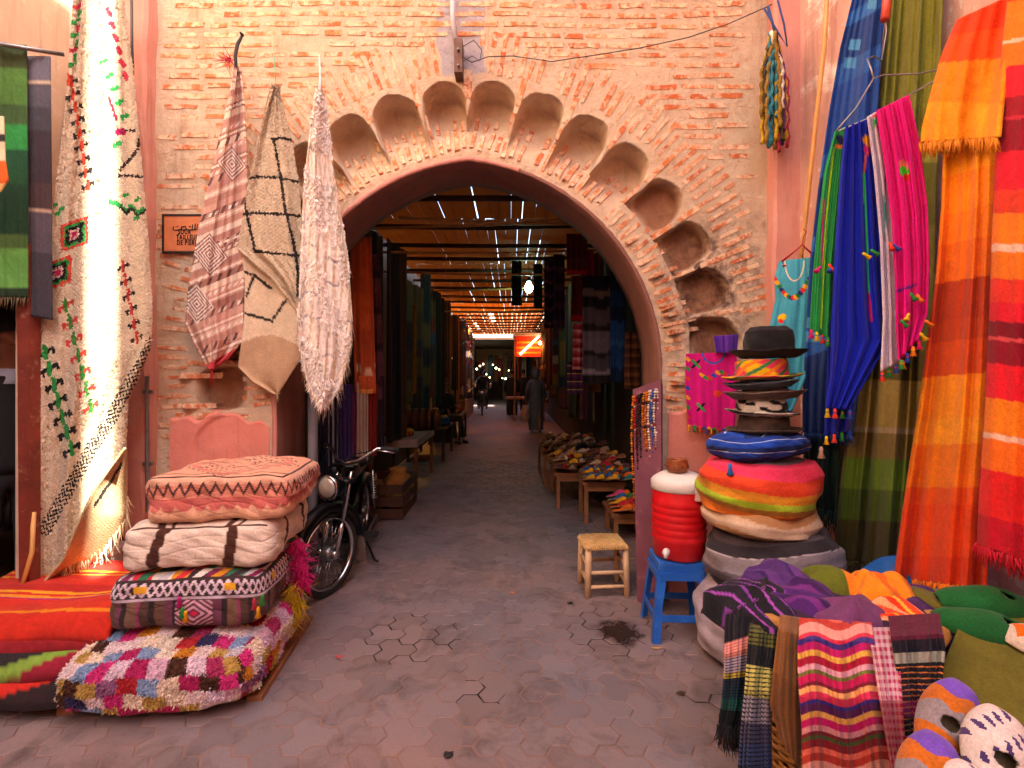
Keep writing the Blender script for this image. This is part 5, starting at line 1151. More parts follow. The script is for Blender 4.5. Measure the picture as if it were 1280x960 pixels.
o = rlathe('floor_pouf', [(0, 0), (.22, 0), (.29, .03), (.305, .08), (.27, .14), (0, .16)], (PXc+.0, PYc, .70), lambda A, S: np.where(((S+.03*np.sin(A*19)) % .22 < .11)[..., None], grn('#cdb49c')(A, S), lin('#b88a60')), WEAVE, None, 120, .010, 3, m=90, tilt=(-.03, 0)); tag(o, 'thin cream and tan pouf squeezed between striped ones', 'pouf', 'stacked round poufs')
def rain(A, S): return stripes((S + .05*np.sin(A*6.283+2.6)) % 1, [(14, '#3a2a3a'), (3, '#6a2a5a'), (7, '#d86a20'), (5, '#b8744a'), (7, '#e07a28'), (3, '#a8742c'), (4, '#a8c832'), (5, '#d8902c'), (8, '#e0482a'), (8, '#e03a60'), (5, '#d8305a'), (20, '#7a6a7c')])*(1 + RNG.normal(0, .05, A.shape))[..., None]
o = rlathe('floor_pouf', [(0, 0), (.22, 0), (.285, .03), (.315, .12), (.31, .22), (.27, .28), (.12, .31), (0, .31)], (PXc-.01, PYc, .80), rain, WEAVE, None, 140, .009, 4, m=160, tilt=(.03, -.02)); tag(o, 'bright orange, lime and pink striped round pouf', 'pouf', 'stacked round poufs')
def bluc(face, U, V): return stripes((V*.5 + U*.5) % 1 if face in ('top',) else V, [(6, '#1a3a94'), (.6, '#b8c8e8'), (5, '#1c48b0'), (4, '#152c6a'), (.6, '#b8c8e8'), (6, '#1d4cb8'), (3, '#13265c')])*(1 + RNG.normal(0, .05, U.shape))[..., None]
cu_ = rbox('square_cushion', (PXc-.02, PYc-.02, 1.175), (.47, .44, .16), bluc, WEAVE, None, 2.6, 90, .15, 0, .006, 7, tilt=(.06, -.05)); tag(cu_, 'cobalt blue cushion with white stripes under the hats', 'cushion')
tassel((PXc-.245, PYc-.20, 1.10), '#2a78c8', cu_, .026); tassel((PXc+.23, PYc-.19, 1.185), '#c8b0a0', cu_, .026)

# --- hats
def hat(label, z, rb, rc, h, colf, tilt=(0, 0), dx=0, droop=.01, crown='round', seed=0, mat=FELT):
    c0 = (PXc-.0+dx, PYc-.04, z); t = T('felt_hat', label, 'hat', c0, 'stack of hats')
    rlathe('brim', [(rc*.9, .006), (rc*1.02, .004), (rb*.75, -.004), (rb*.97, droop), (rb, droop+.006), (rb*.97, droop+.010), (rb*.75, .008), (rc, .014)], c0, colf, mat, t, 72, .006, seed, .95, 30, tilt)
    top = [(rc, .0), (rc*1.0, h*.5), (rc*.93, h*.82), (rc*.7, h*.97), (0, h)] if crown == 'round' else [(rc*1.02, 0), (rc*.95, h*.9), (rc*.85, h), (0, h*.93)]
    rlathe('crown', top, c0, colf, mat, t, 80, .0035, seed+1, 1.05, 50, tilt); return t
def mott(a, b, n=9, th=.1, seed=0):
    rs = np.random.default_rng(seed); ph = rs.uniform(0, 6, 6)
    def f(A, S):
        w = np.sin(A*6.283*3+ph[0]+S*9)*np.sin(S*n+ph[1]+A*7) + .5*np.sin(A*6.283*8+ph[2])*np.sin(S*22+ph[3]); return np.where((w > th)[..., None], lin(a), lin(b))*(1 + RNG.normal(0, .06, A.shape))[..., None]
    return f
def paint(A, S):
    w = np.sin(A*19+S*8); w2 = np.sin(A*31-S*14); c = np.ones(A.shape+(3,))*lin('#d83a5a'); c[w > .1] = lin('#d8b01c'); c[w2 > .75] = lin('#e07a20'); c[(w2 < -.8)] = lin('#3a7a4a'); return c
hat('dark brown felt hat at the bottom of the hat stack', 1.245, .195, .13, .11, mott('#4a3a34', '#3e302c', 9, 0, 1), (.02, -.03), seed=11)
hat('black and white swirled felt hat in the middle of the stack', 1.34, .185, .125, .10, mott('#cfc8c0', '#1c1a1c', 14, .05, 2), (-.03, 0), .0, seed=13)
hat('grey-brown wide brim hat below the blue one', 1.43, .205, .12, .07, mott('#6a5a54', '#5a4a46', 9, 0, 3), (.04, -.02), .01, seed=15, droop=.03)
hat('slate blue felt hat under the painted one', 1.49, .19, .12, .06, mott('#5a6878', '#4c5866', 9, 0, 4), (.08, 0), .0, seed=17, droop=.025)
hat('pink and yellow splashed felt hat under the black bowler', 1.535, .205, .135, .105, paint, (.05, -.01), -.01, seed=19, crown='flat')
hat('black bowler hat on top of the hat stack', 1.655, .195, .125, .165, mott('#1c1a1d', '#201d20', 9, 0, 5), (.0, -.02), .03, seed=23, droop=.025)

# --- magenta embroidered cloth on the wall
def mag(U, V, px, py):
    c = np.ones(U.shape+(3,))*lin('#d0127c'); d = np.abs(np.hypot((px-892), (py-440)*1.0) - 14); c[(d < 1.2) & (py > 440)] = lin('#2a5ab0')
    rs = np.random.default_rng(3); pal = ['#e8a01c', '#2a8a4a', '#d8402a', '#2a4ab0']
    for k in range(9): draw(c, px, py, [(876+k*5, 468+4*math.sin(k)), (879+k*5, 470+4*math.sin(k))], 2, pal[k % 4])
    for k in range(8): draw(c, px, py, [(859, 448+k*12), (861, 450+k*12)], 2, pal[k % 4])
    for k in range(9): draw(c, px, py, [(862+k*6, 533+k*.7), (864+k*6, 535+k*.7)], 2.3, pal[k % 4])
    for x, y in ((870, 455), (876, 509)):
        for s, q in ((1, '#1c1a2a'), (-1, '#2a9a4a')): draw(c, px, py, [(x-4, y+4*s), (x+4, y-4*s)], 1.6, q)
    draw(c, px, py, [(896, 492), (898, 492)], 4, '#e0402a'); return c
fd = folds(.006, 1.5, 0, .5, 41)
o, xy = hang('embroidered_cloth', [(858, 442), (857, 480), (861, 533)], [(921, 440), (922, 480), (918, 541)], lambda u, v, px, py: 3.46 + fd(u, v), mag, SOFT, 110, 150); tag(o, 'magenta cloth with colourful embroidery hanging behind the hats', 'cloth')
for k in range(9): tassel(poly_sample(xy, 'bottom', 9)[k], ['#e8a01c', '#2a8a4a', '#d8402a', '#2a4ab0'][k % 4], o, .014)
o, _ = hang('purple_pouch', [(893, 420), (896, 441)], [(923, 418), (921, 441)], lambda u, v, px, py: 3.42 + .01*np.sin(u*9), lambda U, V, px, py: stripes(U, [(3, '#5a2a9a'), (1, '#3a1a6a'), (3, '#6a34a8'), (2, '#42207a')]), SOFT, 20, 16); tag(o, 'small purple pleated pouch above the magenta cloth', 'pouch')

# --- turquoise dress on a red hanger
def turq(U, V, px, py):
    c = np.ones(U.shape+(3,))*lin('#3f9cb4'); pal = ['#c8282a', '#e8a01c', '#2a7a3a', '#26306a']
    for k in range(16): x = 968 + k*2.9; y = 348 + 24*math.sin(math.pi*k/15); draw(c, px, py, [(x, y), (x+1.5, y+1)], 2.6, pal[k % 4])
    draw(c, px, py, [(976, 398), (979, 396)], 4.2, '#d8b41c'); draw(c, px, py, [(975, 401), (977, 402)], 2.5, '#c8282a'); draw(c, px, py, [(982, 436), (985, 440)], 2.6, '#e07a20')
    for a in np.linspace(0, math.pi, 12): draw(c, px, py, [(993+12*math.cos(a), 326+25*math.sin(a)), (993+12*math.cos(a+.25), 326+25*math.sin(a+.25))], .8, '#d8c4a8')
    return c
fd = folds(.02, 1.3, .8, .8, 44)
ds, xy = hang('cotton_dress', [(974, 326), (968, 348), (969, 375), (961, 410), (958, 450), (962, 500), (968, 532)], [(1012, 322), (1014, 345), (1014, 375), (1012, 420), (1006, 470), (990, 510), (970, 533)], lambda u, v, px, py: 3.22 - .12*u + fd(u, v), turq, SOFT, 100, 260, thick=.01); tag(ds, 'turquoise dress with tassel neckline hanging by the right pilaster', 'dress')
hg = T('clothes_hanger', 'red clothes hanger holding the turquoise dress', 'hanger', P(996, 310, 3.2)); RH = plain('red_hanger', '#a81c34', .4)
m = MB(); m.tube([P(977, 327, 3.21), P(1003, 306, 3.16), P(1020, 322, 3.12)], .007, 7); m.tube([P(978, 332, 3.20), P(1018, 331, 3.12)], .006, 7); m.build('shoulder_bar', RH, hg, smooth=True); m = MB(); m.tube([P(1003, 306, 3.16), P(1004, 296, 3.16), P(1008, 290, 3.16), P(1004, 286, 3.16)], .003, 6); m.build('hook', RH, hg, smooth=True)

# --- shawls along the right wall
def sh_blue(U, V, px, py):
    c = stripes((V*1.0 + .05*U), [(5, '#1f4a9a'), (2, '#2f6ab8'), (5, '#1c3f86'), (3, '#2a5aa8'), (9, '#20489a'), (3, '#2d6ab4'), (8, '#1b3a7e'), (2, '#3070bc'), (12, '#1d4290'), (2, '#2a5ca8'), (10, '#18336e')])*np.ones(U.shape+(3,))
    for v, u0, u1 in ((.06, .5, .8), (.15, .2, .5), (.19, .15, .45), (.46, .55, .95), (.51, .1, .5), (.56, .05, .4), (.76, .0, .35), (.79, .0, .3)): c[(np.abs(V-v) < .012) & (U > u0) & (U < u1)] = lin('#4a90c8')
    return c*(1 + RNG.normal(0, .06, U.shape))[..., None]
fd = folds(.025, 1.6, 1, .5, 51)
o, xy = hang('blue_shawl', [(1072, -30), (1050, 60), (1036, 140), (1022, 240), (1012, 330), (1006, 430), (1003, 500), (1003, 540)], [(1108, -30), (1100, 60), (1095, 140), (1090, 250), (1085, 350), (1078, 450), (1066, 545)], onX(1.80, fd), sh_blue, WEAVE, 60, 300); tag(o, 'dark and light blue striped shawl hanging beside the bamboo pole', 'shawl', 'shawls along the right wall')
fringe('fringe', poly_sample(xy, 'bottom', 60), .05, '#1c3f7a', o, .005, per=2)
def sh_olv(U, V, px, py): return stripes(V, [(30, '#76782a'), (6, '#8a8838'), (12, '#62641f'), (10, '#74722e'), (14, '#626c26'), (6, '#5a521c'), (9, '#9a8a48'), (1, '#a99c80'), (5, '#7a6c3a'), (6, '#5f8228'), (6, '#46601e'), (8, '#3c3a1c')])*(1 + RNG.normal(0, .06, U.shape))[..., None]
fd = folds(.035, 2.0, .3, .6, 53)
o, xy = hang('olive_shawl', [(1112, -30), (1100, 100), (1085, 250), (1072, 400), (1062, 500), (1050, 600), (1041, 700)], [(1180, -30), (1176, 60), (1172, 200), (1166, 400), (1158, 560), (1150, 706)], onX(1.88, fd), sh_olv, WEAVE, 70, 320); tag(o, 'long olive green shawl with pale bands behind the hanging scarves', 'shawl', 'shawls along the right wall')
fringe('fringe', poly_sample(xy, 'bottom', 70), .06, '#3c3a1c', o, .005, per=2)
def sh_or(U, V, px, py): return stripes(V + .012*(U-.5), [(5, '#e0481c'), (6, '#e4601e'), (9, '#ee9420'), (10, '#f0a024'), (9, '#ec8c1e'), (7, '#e8801e'), (9, '#e2701c'), (9, '#b23c1c'), (5, '#bc421c'), (8, '#d2501c'), (10, '#ee9420'), (6, '#f0a028'), (10, '#e87e1c'), (4, '#e2581c'), (12, '#e04a18'), (6, '#d63c18')])*(1 + RNG.normal(0, .05, U.shape))[..., None]
fd = folds(.03, 1.3, 2.4, .55, 55)
ro, xy = hang('orange_shawl', [(1184, 60), (1180, 150), (1176, 260), (1170, 340), (1158, 430), (1146, 520), (1133, 600), (1122, 680), (1117, 722)], [(1256, 40), (1252, 150), (1250, 260), (1246, 360), (1244, 460), (1240, 560), (1234, 650), (1230, 736)], onX(1.72, fd), sh_or, WEAVE, 70, 340); tag(ro, 'long orange and red banded shawl hanging on the right wall', 'shawl', 'shawls along the right wall')
fringe('fringe', poly_sample(xy, 'bottom', 60), .06, '#d8701c', ro, .006, per=2)
def sh_or2(U, V, px, py): return stripes(V - .1*(U-.5), [(6, '#e8421c'), (7, '#e8541e'), (10, '#ee8c20'), (9, '#f0a028')])*(1 + RNG.normal(0, .05, U.shape))[..., None]
fd2 = folds(.03, .9, 1.0, .5, 57)
o, xy = hang('folded_end', [(1196, 24), (1176, 70), (1162, 120), (1152, 160), (1151, 178)], [(1272, -10), (1262, 40), (1254, 100), (1248, 150), (1246, 172)], onX(1.66, fd2), sh_or2, WEAVE, 44, 60, ro, .012); fringe('fringe', poly_sample(xy, 'bottom', 60), .05, '#d8801c', ro, .006, per=2)
def sh_rd(U, V, px, py): return stripes(V + .02*U, [(7, '#e4401c'), (10, '#ee8420'), (1, '#e8c8b0'), (6, '#ec7c20'), (8, '#dc1c34'), (5, '#a4142c'), (1, '#cc2c44'), (8, '#94102a'), (10, '#d81c34'), (6, '#e0402c'), (8, '#ee8020'), (2, '#e8c0b0'), (7, '#e87a20'), (6, '#e0382c'), (5, '#d81c34'), (4, '#7a1024'), (1, '#d04a54'), (6, '#8a1028'), (9, '#dc1c30'), (9, '#ee8420'), (1.5, '#e8c0b0'), (8, '#ec7020'), (12, '#dc2428'), (8, '#b8142c')])*(1 + RNG.normal(0, .05, U.shape))[..., None]
fd = folds(.022, 1.6, .2, .5, 59)
o, xy = hang('red_shawl', [(1262, -30), (1252, 60), (1246, 160), (1240, 280), (1236, 400), (1230, 520), (1222, 640), (1221, 680)], [(1420, -60), (1420, 100), (1420, 300), (1420, 500), (1420, 700), (1420, 752)], onX(1.66, fd), sh_rd, WEAVE, 80, 380); tag(o, 'crimson and orange banded shawl at the right picture edge', 'shawl', 'shawls along the right wall')
fringe('fringe', poly_sample(xy, 'bottom', 90), .06, '#b8142c', o, .006, per=2)
o, xy = hang('dark_green_shawl', [(1006, 530), (1003, 580), (1008, 632)], [(1050, 530), (1048, 580), (1046, 640)], onX(1.86, folds(.02, 2, 0, .5, 61)), lambda U, V, px, py: stripes(U, [(2, '#14302e'), (1, '#1c4240'), (2, '#12282a'), (1, '#1e3c34')]), WEAVE, 24, 40); tag(o, 'dark green fringed shawl below the blue striped one', 'shawl', 'shawls along the right wall'); fringe('fringe', poly_sample(xy, 'bottom', 50), .12, '#16342e', o, .006, per=2)
# rusty tube and wire above
m = MB(); m.tube([P(1112, -30, 2.35), P(1106, 25, 2.3)], .018, 8); o = m.build('red_tube', plain('red_tube', '#c8442c', .4), None, smooth=True); tag(o, 'short red tube at the top among the shawls', 'tube')

# --- wire hanger with four scarves
wh = T('wire_hanger', 'thin wire hanger carrying green, blue, white and pink scarves', 'hanger', P(1090, 100, 2.2)); m = MB()
m.tube([P(1046, 163, 2.16), P(1070, 135, 2.18), P(1092, 98, 2.2), P(1104, 94, 2.2), P(1150, 92, 2.18), P(1176, 86, 2.16), P(1181, 90, 2.16), P(1174, 98, 2.16), P(1130, 122, 2.15), P(1090, 146, 2.15), P(1048, 164, 2.16)], .0035, 6); m.tube([P(1092, 98, 2.2), P(1088, 84, 2.22), P(1084, 74, 2.24), P(1092, 70, 2.26), P(1102, 76, 2.3), P(1108, 40, 2.32), P(1107, 20, 2.3)], .0035, 6); m.build('wire', STEEL, wh, smooth=True)
PALT = ['#d8b41c', '#e0402a', '#2a8a3a', '#2a4ab0', '#e07a20', '#d01a7a']
def scarf(label, name, L, Rr, Y, colf, seed, n=3, amp=.02, nu=44, nv=120, tass=(), edge='bottom', nt=5):
    fd = folds(amp, n, seed, .35, seed)
    o, xy = hang(name, L, Rr, lambda u, v, px, py: Y + fd(u, v), colf, SOFT, nu, nv, thick=.006); tag(o, label, 'scarf', 'scarves on the wire hanger')
    pts = poly_sample(xy, edge, nt)
    for k, q in enumerate(pts): tassel(q + np.array([0, -.012, 0]), PALT[(k+seed) % 6], o, .017, PALT[(k+seed+2) % 6])
    for k, (x, y) in enumerate(tass): tassel(P(x, y, Y-.045), PALT[(k*2+seed) % 6], o, .016, d=(random.uniform(-.6, .6), -.2, -.5))
    return o
def c_green(U, V, px, py):
    c = np.ones(U.shape+(3,))*lin('#1f8f46'); draw(c, px, py, [(1042, 185), (1036, 240), (1030, 320), (1026, 410)], 1.4, '#a8d82a'); draw(c, px, py, [(1030, 250), (1027, 330)], 1.2, '#c01a6a')
    draw(c, px, py, [(1049, 172), (1052, 178)], 4, '#1c2050'); draw(c, px, py, [(1046, 182), (1054, 184)], 2.5, '#e07a20'); return c
scarf('bright green scarf at the left end of the wire hanger', 'green_scarf', [(1043, 165), (1030, 215), (1022, 280), (1016, 345), (1012, 412)], [(1058, 158), (1056, 215), (1050, 280), (1044, 345), (1040, 425)], 2.24, c_green, 71, 2, .015, tass=((1026, 333), (1036, 330), (1040, 332)))
def c_blue(U, V, px, py):
    c = np.ones(U.shape+(3,))*lin('#0d22b0'); draw(c, px, py, [(1080, 215), (1083, 300), (1086, 370)], 1.4, '#28c060'); draw(c, px, py, [(1084, 180), (1080, 215)], 1.4, '#e0602a'); draw(c, px, py, [(1086, 366), (1089, 400)], 1.4, '#c01a6a')
    draw(c, px, py, [(1083, 174), (1086, 178)], 5, '#e8a01c'); draw(c, px, py, [(1083, 186), (1087, 189)], 4, '#c8207a'); return c
scarf('cobalt blue scarf hanging longest from the wire hanger', 'blue_scarf', [(1056, 158), (1050, 215), (1044, 300), (1040, 390), (1038, 470), (1032, 510)], [(1086, 148), (1094, 230), (1100, 310), (1106, 380), (1112, 425), (1060, 512)], 2.16, c_blue, 72, 4, .02, 56, 130, tass=((1078, 316), (1088, 312)), nt=4)
o, xy = hang('blue_scarf', [(1040, 400), (1036, 470), (1034, 520), (1033, 545)], [(1072, 400), (1070, 470), (1066, 520), (1062, 538)], lambda u, v, px, py: 2.22 + .02*np.sin(u*14), lambda U, V, px, py: np.ones(U.shape+(3,))*lin('#0c1f9c'), SOFT, 30, 50); tag(o, 'lower end of a second cobalt blue scarf behind the long one', 'scarf', 'scarves on the wire hanger')
for k, q in enumerate(poly_sample(xy, 'bottom', 4)): tassel(q, PALT[k], o, .016)
def c_white(U, V, px, py):
    c = np.ones(U.shape+(3,))*lin('#cfc6d8'); draw(c, px, py, [(1108, 205), (1106, 240), (1107, 300)], 1.2, '#2a8a8a'); draw(c, px, py, [(1096, 150), (1098, 156)], 4, '#2aa04a'); draw(c, px, py, [(1100, 158), (1102, 164)], 3, '#3a1a4a'); draw(c, px, py, [(1102, 168), (1104, 170)], 3, '#d8c41c'); draw(c, px, py, [(1094, 144), (1098, 142)], 3, '#c82a3a'); return c
scarf('white scarf between the blue and the pink one', 'white_scarf', [(1084, 146), (1092, 210), (1100, 300), (1104, 400), (1100, 465)], [(1098, 138), (1110, 210), (1116, 300), (1120, 400), (1126, 450)], 2.13, c_white, 73, 2, .014, 30, 100, tass=((1112, 303), (1116, 305)), nt=4)
def c_pink(U, V, px, py):
    c = np.ones(U.shape+(3,))*lin('#e0128a'); draw(c, px, py, [(1122, 364), (1145, 356)], 1.6, '#5a2aa0'); draw(c, px, py, [(1128, 205), (1131, 210)], 5, '#e07a6a'); draw(c, px, py, [(1129, 213), (1132, 216)], 5, '#3ad82a'); draw(c, px, py, [(1133, 221), (1135, 222)], 4, '#d8202a'); return c
scarf('hot pink scarf at the right end of the wire hanger', 'pink_scarf', [(1096, 138), (1106, 200), (1116, 280), (1120, 350), (1121, 410), (1124, 450)], [(1136, 118), (1150, 180), (1160, 260), (1162, 330), (1160, 390), (1146, 425)], 2.10, c_pink, 74, 3, .02, 46, 120, tass=((1138, 366), (1146, 368), (1136, 392), (1126, 400), (1156, 400), (1150, 416)), edge='bottom', nt=4)

# ============================================================ BASKET
BX, BY, BZ, BRr = 1.22, 1.93, .68, .30
bk = T('wicker_basket', 'tall wicker basket overflowing with scarves', 'basket', (BX, BY, 0)); WICK = plain('wicker', '#a8763a', .6, .35, 30, bmp=.4)
m = MB()
for k in range(41):
    z = .02 + k*.0165; r = .25 + (BRr-.25)*z/BZ; pts = [(BX + (r + .008*math.sin(a*20 + (k % 2)*math.pi))*math.cos(a), BY + (r + .008*math.sin(a*20 + (k % 2)*math.pi))*math.sin(a), z + .004*math.sin(a*3+k)) for a in np.linspace(0, 2*math.pi, 121)]; m.tube(pts, .0085, 5, caps=False)
m.build('wicker_wall', WICK, bk, smooth=True)
m = MB(); m.torus((BX, BY, BZ), BRr+.01, .022, 'z', 48, 8); m.build('rim', WICK, bk, smooth=True)
m = MB(); m.lathe([(0, 0), (.27, 0), (.27, .02), (0, .02)], (BX, BY, 0), 30); m.build('base', WICK, bk)
q = P(998, 712, 2.2); m = MB(); m.tube([P(997, 716, 2.25), P(1000, 800, 2.2)], .028, 8); o = m.build('wooden_stake', PALEWOOD, None, smooth=True); tag(o, 'short pale wooden stake end sticking out of the basket', 'stake')
def crumple(name, label, c0, rx, ry, h, colf, seed, rz=0, mat=WEAVE, ridges=5, cat='scarf', group='scarves in the basket', base=.06):
    rs = np.random.default_rng(seed); ph = rs.uniform(0, 6.28, 8); n = 80; u, v = np.meshgrid(np.linspace(-1, 1, n), np.linspace(-1, 1, n))
    # square to disc, so that the heap has a soft outline
    x = u*np.sqrt(1 - v*v/2); y = v*np.sqrt(1 - u*u/2); r2 = x*x + y*y
    rdg = lambda t: np.exp(-2.2*np.sin(t)**2)
    w = rdg(x*ridges*.62 + ph[0] + 1.3*np.sin(y*1.6+ph[1])) + .45*rdg((x*.8+y*.6)*ridges*.9 + ph[2] + 1.0*np.sin(x*2+ph[3])) + .22*rdg((x-y*.4)*ridges*1.7 + ph[4] + np.sin(y*2.5))
    z = h*(np.sqrt(np.clip(1-r2, 0, 1))*.75 + .26*(w-.4)*np.clip(1.05-r2*.6, 0, 1)) - base*(r2 > .93)
    k = 1 + .12*np.sin(3*np.arctan2(y, x)+ph[5]) + .06*np.sin(7*np.arctan2(y, x)+ph[6]); X = x*rx*k; Y = y*ry*k; c, s = math.cos(rz), math.sin(rz)
    XYZ = np.stack([X*c - Y*s, X*s + Y*c, z], 2) + np.array(c0); o = surf(name, XYZ, colf, mat, None, .006); return tag(o, label, cat, group)
def sc(h, var=.06): return lambda U, V: np.ones(U.shape+(3,))*lin(h)*(1 + RNG.normal(0, var, U.shape))[..., None]
def sst(spec, k=3): return lambda U, V: stripes((U*k + .15*np.sin(V*9)) % 1, spec)*(1 + RNG.normal(0, .05, U.shape))[..., None]
crumple('scarf', 'dark plum scarf spread over the top of the basket', (BX, BY, .66), .32, .32, .06, sc('#33203a'), 1, ridges=7, base=.05)
crumple('scarf', 'black scarf with violet pinstripes over the left rim of the basket', tuple(P(948, 768, 1.98) + (0, 0, .015)), .17, .19, .11, sst([(5, '#1c1a24'), (1, '#9a4ab0'), (4, '#24202e'), (1, '#7a3a9a')], 4), 12, .4)
crumple('scarf', 'deep purple scarf crumpled at the back left of the basket', tuple(P(972, 742, 2.12) + (0, 0, .015)), .15, .15, .12, sst([(4, '#4a2a6a'), (1, '#33205a'), (3, '#5a347a')]), 2, .4)
crumple('scarf', 'violet crumpled scarf in the middle of the basket', tuple(P(1008, 775, 1.95) + (0, 0, .015)), .20, .15, .13, sst([(5, '#4a1f6a'), (2, '#6a2a7a'), (3, '#3a1a52')]), 3, 1.0)
crumple('scarf', 'plum coloured folded scarf beside the orange cloth', tuple(P(1060, 790, 1.82) + (0, 0, .015)), .17, .12, .12, sc('#6a3a66'), 4, .2, ridges=3)
crumple('scarf', 'orange and olive checked cloth at the back of the basket', tuple(P(1058, 752, 2.06) + (0, 0, .015)), .21, .12, .13, lambda U, V: np.where((U < .45)[..., None], lin('#5a641c'), lin('#e08420'))*(1 + RNG.normal(0, .05, U.shape))[..., None], 5, -.3, ridges=3)
crumple('scarf', 'bright orange cloth folded on top of the basket', tuple(P(1098, 756, 2.0) + (0, 0, .015)), .13, .11, .13, sst([(5, '#e88a20'), (2, '#e0641c')], 2), 6, .5, ridges=4)
crumple('scarf', 'orange and red tasselled scarf at the right rim of the basket', tuple(P(1116, 790, 1.83) + (0, 0, .015)), .13, .11, .11, sst([(2, '#e0482a'), (2, '#e8a070'), (2, '#d8381c'), (1, '#f0b040')], 4), 7, .8)
crumple('scarf', 'dark purple scarf hanging over the right rim of the basket', tuple(P(1138, 776, 1.98) + (0, 0, .015)), .13, .17, .12, sst([(3, '#3a1f4a'), (1, '#7a2a5a'), (2, '#4a2a5a')]), 8, .3)
o, _ = hang('striped_cloth', [(1003, 714), (1005, 735), (1006, 748)], [(1090, 728), (1094, 742), (1094, 752)], lambda u, v, px, py: 2.28 + .02*np.sin(u*8), lambda U, V, px, py: stripes((V*6 + U) % 1, [(2, '#7a2a6a'), (1, '#b89ab0'), (1, '#9a5a8a')]), WEAVE, 40, 20); tag(o, 'purple and pale pinstriped cloth behind the basket', 'cloth')
# draped scarves on the outside
def drape(label, name, L, Rr, Yt, Yb, colf, seed, amp=.015, n=2, nu=50, nv=120, fr=None, cat='scarf', mat=WEAVE, thick=.008):
    fd = folds(amp, n, seed*.7, .3, seed)
    o, xy = hang(name, L, Rr, lambda u, v, px, py: Yt + (Yb-Yt)*np.minimum(1, v*2.2) + fd(u, v) + .12*np.clip(.12-v, 0, 1)/.12*(v < .12), colf, mat, nu, nv, thick=thick); tag(o, label, cat, 'scarves draped over the basket')
    if fr: fringe('fringe', poly_sample(xy, 'bottom', 60), fr[0], fr[1], o, .006, per=2)
    return o
def c_multi(U, V, px, py):
    c = stripes(V, [(4, '#1c1a22'), (6, '#7a3a8a'), (16, '#1e1c26'), (9, '#d88a80'), (8, '#b8aac0'), (3, '#c8b048'), (4, '#24304a'), (7, '#163a4a'), (6, '#1a5a52'), (8, '#14181c')])*np.ones(U.shape+(3,)); k = (V*46) % 1; c[(k < .22)] = lin('#15131a'); return c*(1 + RNG.normal(0, .06, U.shape))[..., None]
drape('black scarf with pink, white and teal stripes on the left of the basket', 'striped_scarf', [(912, 745), (908, 780), (907, 840), (903, 880), (899, 905)], [(960, 720), (950, 770), (944, 840), (940, 880), (930, 912)], 1.95, 1.80, c_multi, 81, .012, 2, 44, 320, (.08, '#12121a'))
def c_yel(U, V, px, py):
    c = stripes(V, [(3, '#2a2a22'), (10, '#5a5a2a'), (8, '#1c1c20'), (12, '#b8b060'), (10, '#9a94a8'), (8, '#4a4a6a'), (9, '#3a4a7a'), (8, '#1c2a3a')])*np.ones(U.shape+(3,)); k = (V*40 + U*.6) % 1; c[(k < .3)] = lin('#16151a'); return c*(1 + RNG.normal(0, .06, U.shape))[..., None]
drape('black and yellow striped scarf hanging down the basket front left', 'striped_scarf', [(942, 762), (938, 800), (934, 860), (928, 920), (924, 985)], [(975, 770), (972, 810), (966, 850), (964, 900), (966, 985)], 1.82, 1.66, c_yel, 82, .014, 2, 40, 320, (.06, '#1c2430'))
drape('brown suede flap hanging over the basket edge', 'suede_flap', [(975, 768), (966, 840), (962, 880), (975, 925)], [(1002, 772), (1002, 850), (1002, 920), (1000, 962)], 1.66, 1.58, lambda U, V, px, py: np.ones(U.shape+(3,))*lin('#7a4e28')*(1 + .15*np.sin(U*9+V*4))[..., None], 83, .012, 1, 30, 80, None, 'cloth', FELT)
SP = [(4, '#b83a30'), (5, '#e09a90'), (2, '#c82a4a'), (3, '#3a2a7a'), (4, '#b81a6a'), (3, '#e0b050'), (4, '#a8143a'), (3, '#d8a0b0'), (2, '#6a7030'), (4, '#c01a5a'), (2, '#7a1c34'), (3, '#e8a86a'), (4, '#d0305a'), (2, '#3a2a8a'), (4, '#5a1a5a'), (3, '#e0a858'), (4, '#c4146a'), (3, '#d8909a'), (2, '#7a1c2a'), (2, '#4a5a2a'), (4, '#8a1c2a'), (3, '#e06a5a')]
def c_str(U, V, px, py): return stripes(((V*1.25 + .03*np.sin(U*9) + .02*U) % 1), SP)*(1 + RNG.normal(0, .05, U.shape))[..., None]
drape('red, pink and yellow striped scarf on the front of the basket', 'striped_scarf', [(1000, 772), (1000, 840), (1002, 900), (1003, 990)], [(1090, 778), (1100, 850), (1112, 910), (1122, 990)], 1.60, 1.50, c_str, 84, .012, 3, 70, 320)
def c_ging(U, V, px, py):
    a = np.floor(U*9) % 2; b = np.floor(V*40) % 2; s = a + b; c = np.where((s == 2)[..., None], lin('#b02a5a'), np.where((s == 1)[..., None], lin('#c890a0'), lin('#d0b4bc'))); return np.where((V > .45)[..., None], c*.5+lin('#c01a4a')*.5*np.ones(U.shape+(3,)), c)
drape('pink and grey checked scarf beside the striped one on the basket', 'checked_scarf', [(1084, 784), (1094, 840), (1104, 900), (1118, 985)], [(1116, 784), (1122, 840), (1126, 900), (1134, 985)], 1.60, 1.49, c_ging, 85, .008, 1, 72, 300, (.03, '#c8a0a8'))
def c_blk(U, V, px, py):
    c = stripes(V, [(12, '#5a1a34'), (6, '#1c1a2a'), (5, '#9a9a90'), (10, '#1c1a22'), (8, '#241a34'), (8, '#8a1a6a'), (14, '#1e1626'), (20, '#2a1a3a')])*np.ones(U.shape+(3,)); k = (V*30 + .1*np.sin(U*5)) % 1; c[(k < .2) & (V > .3)] = lin('#c8743a'); return c*(1 + RNG.normal(0, .06, U.shape))[..., None]
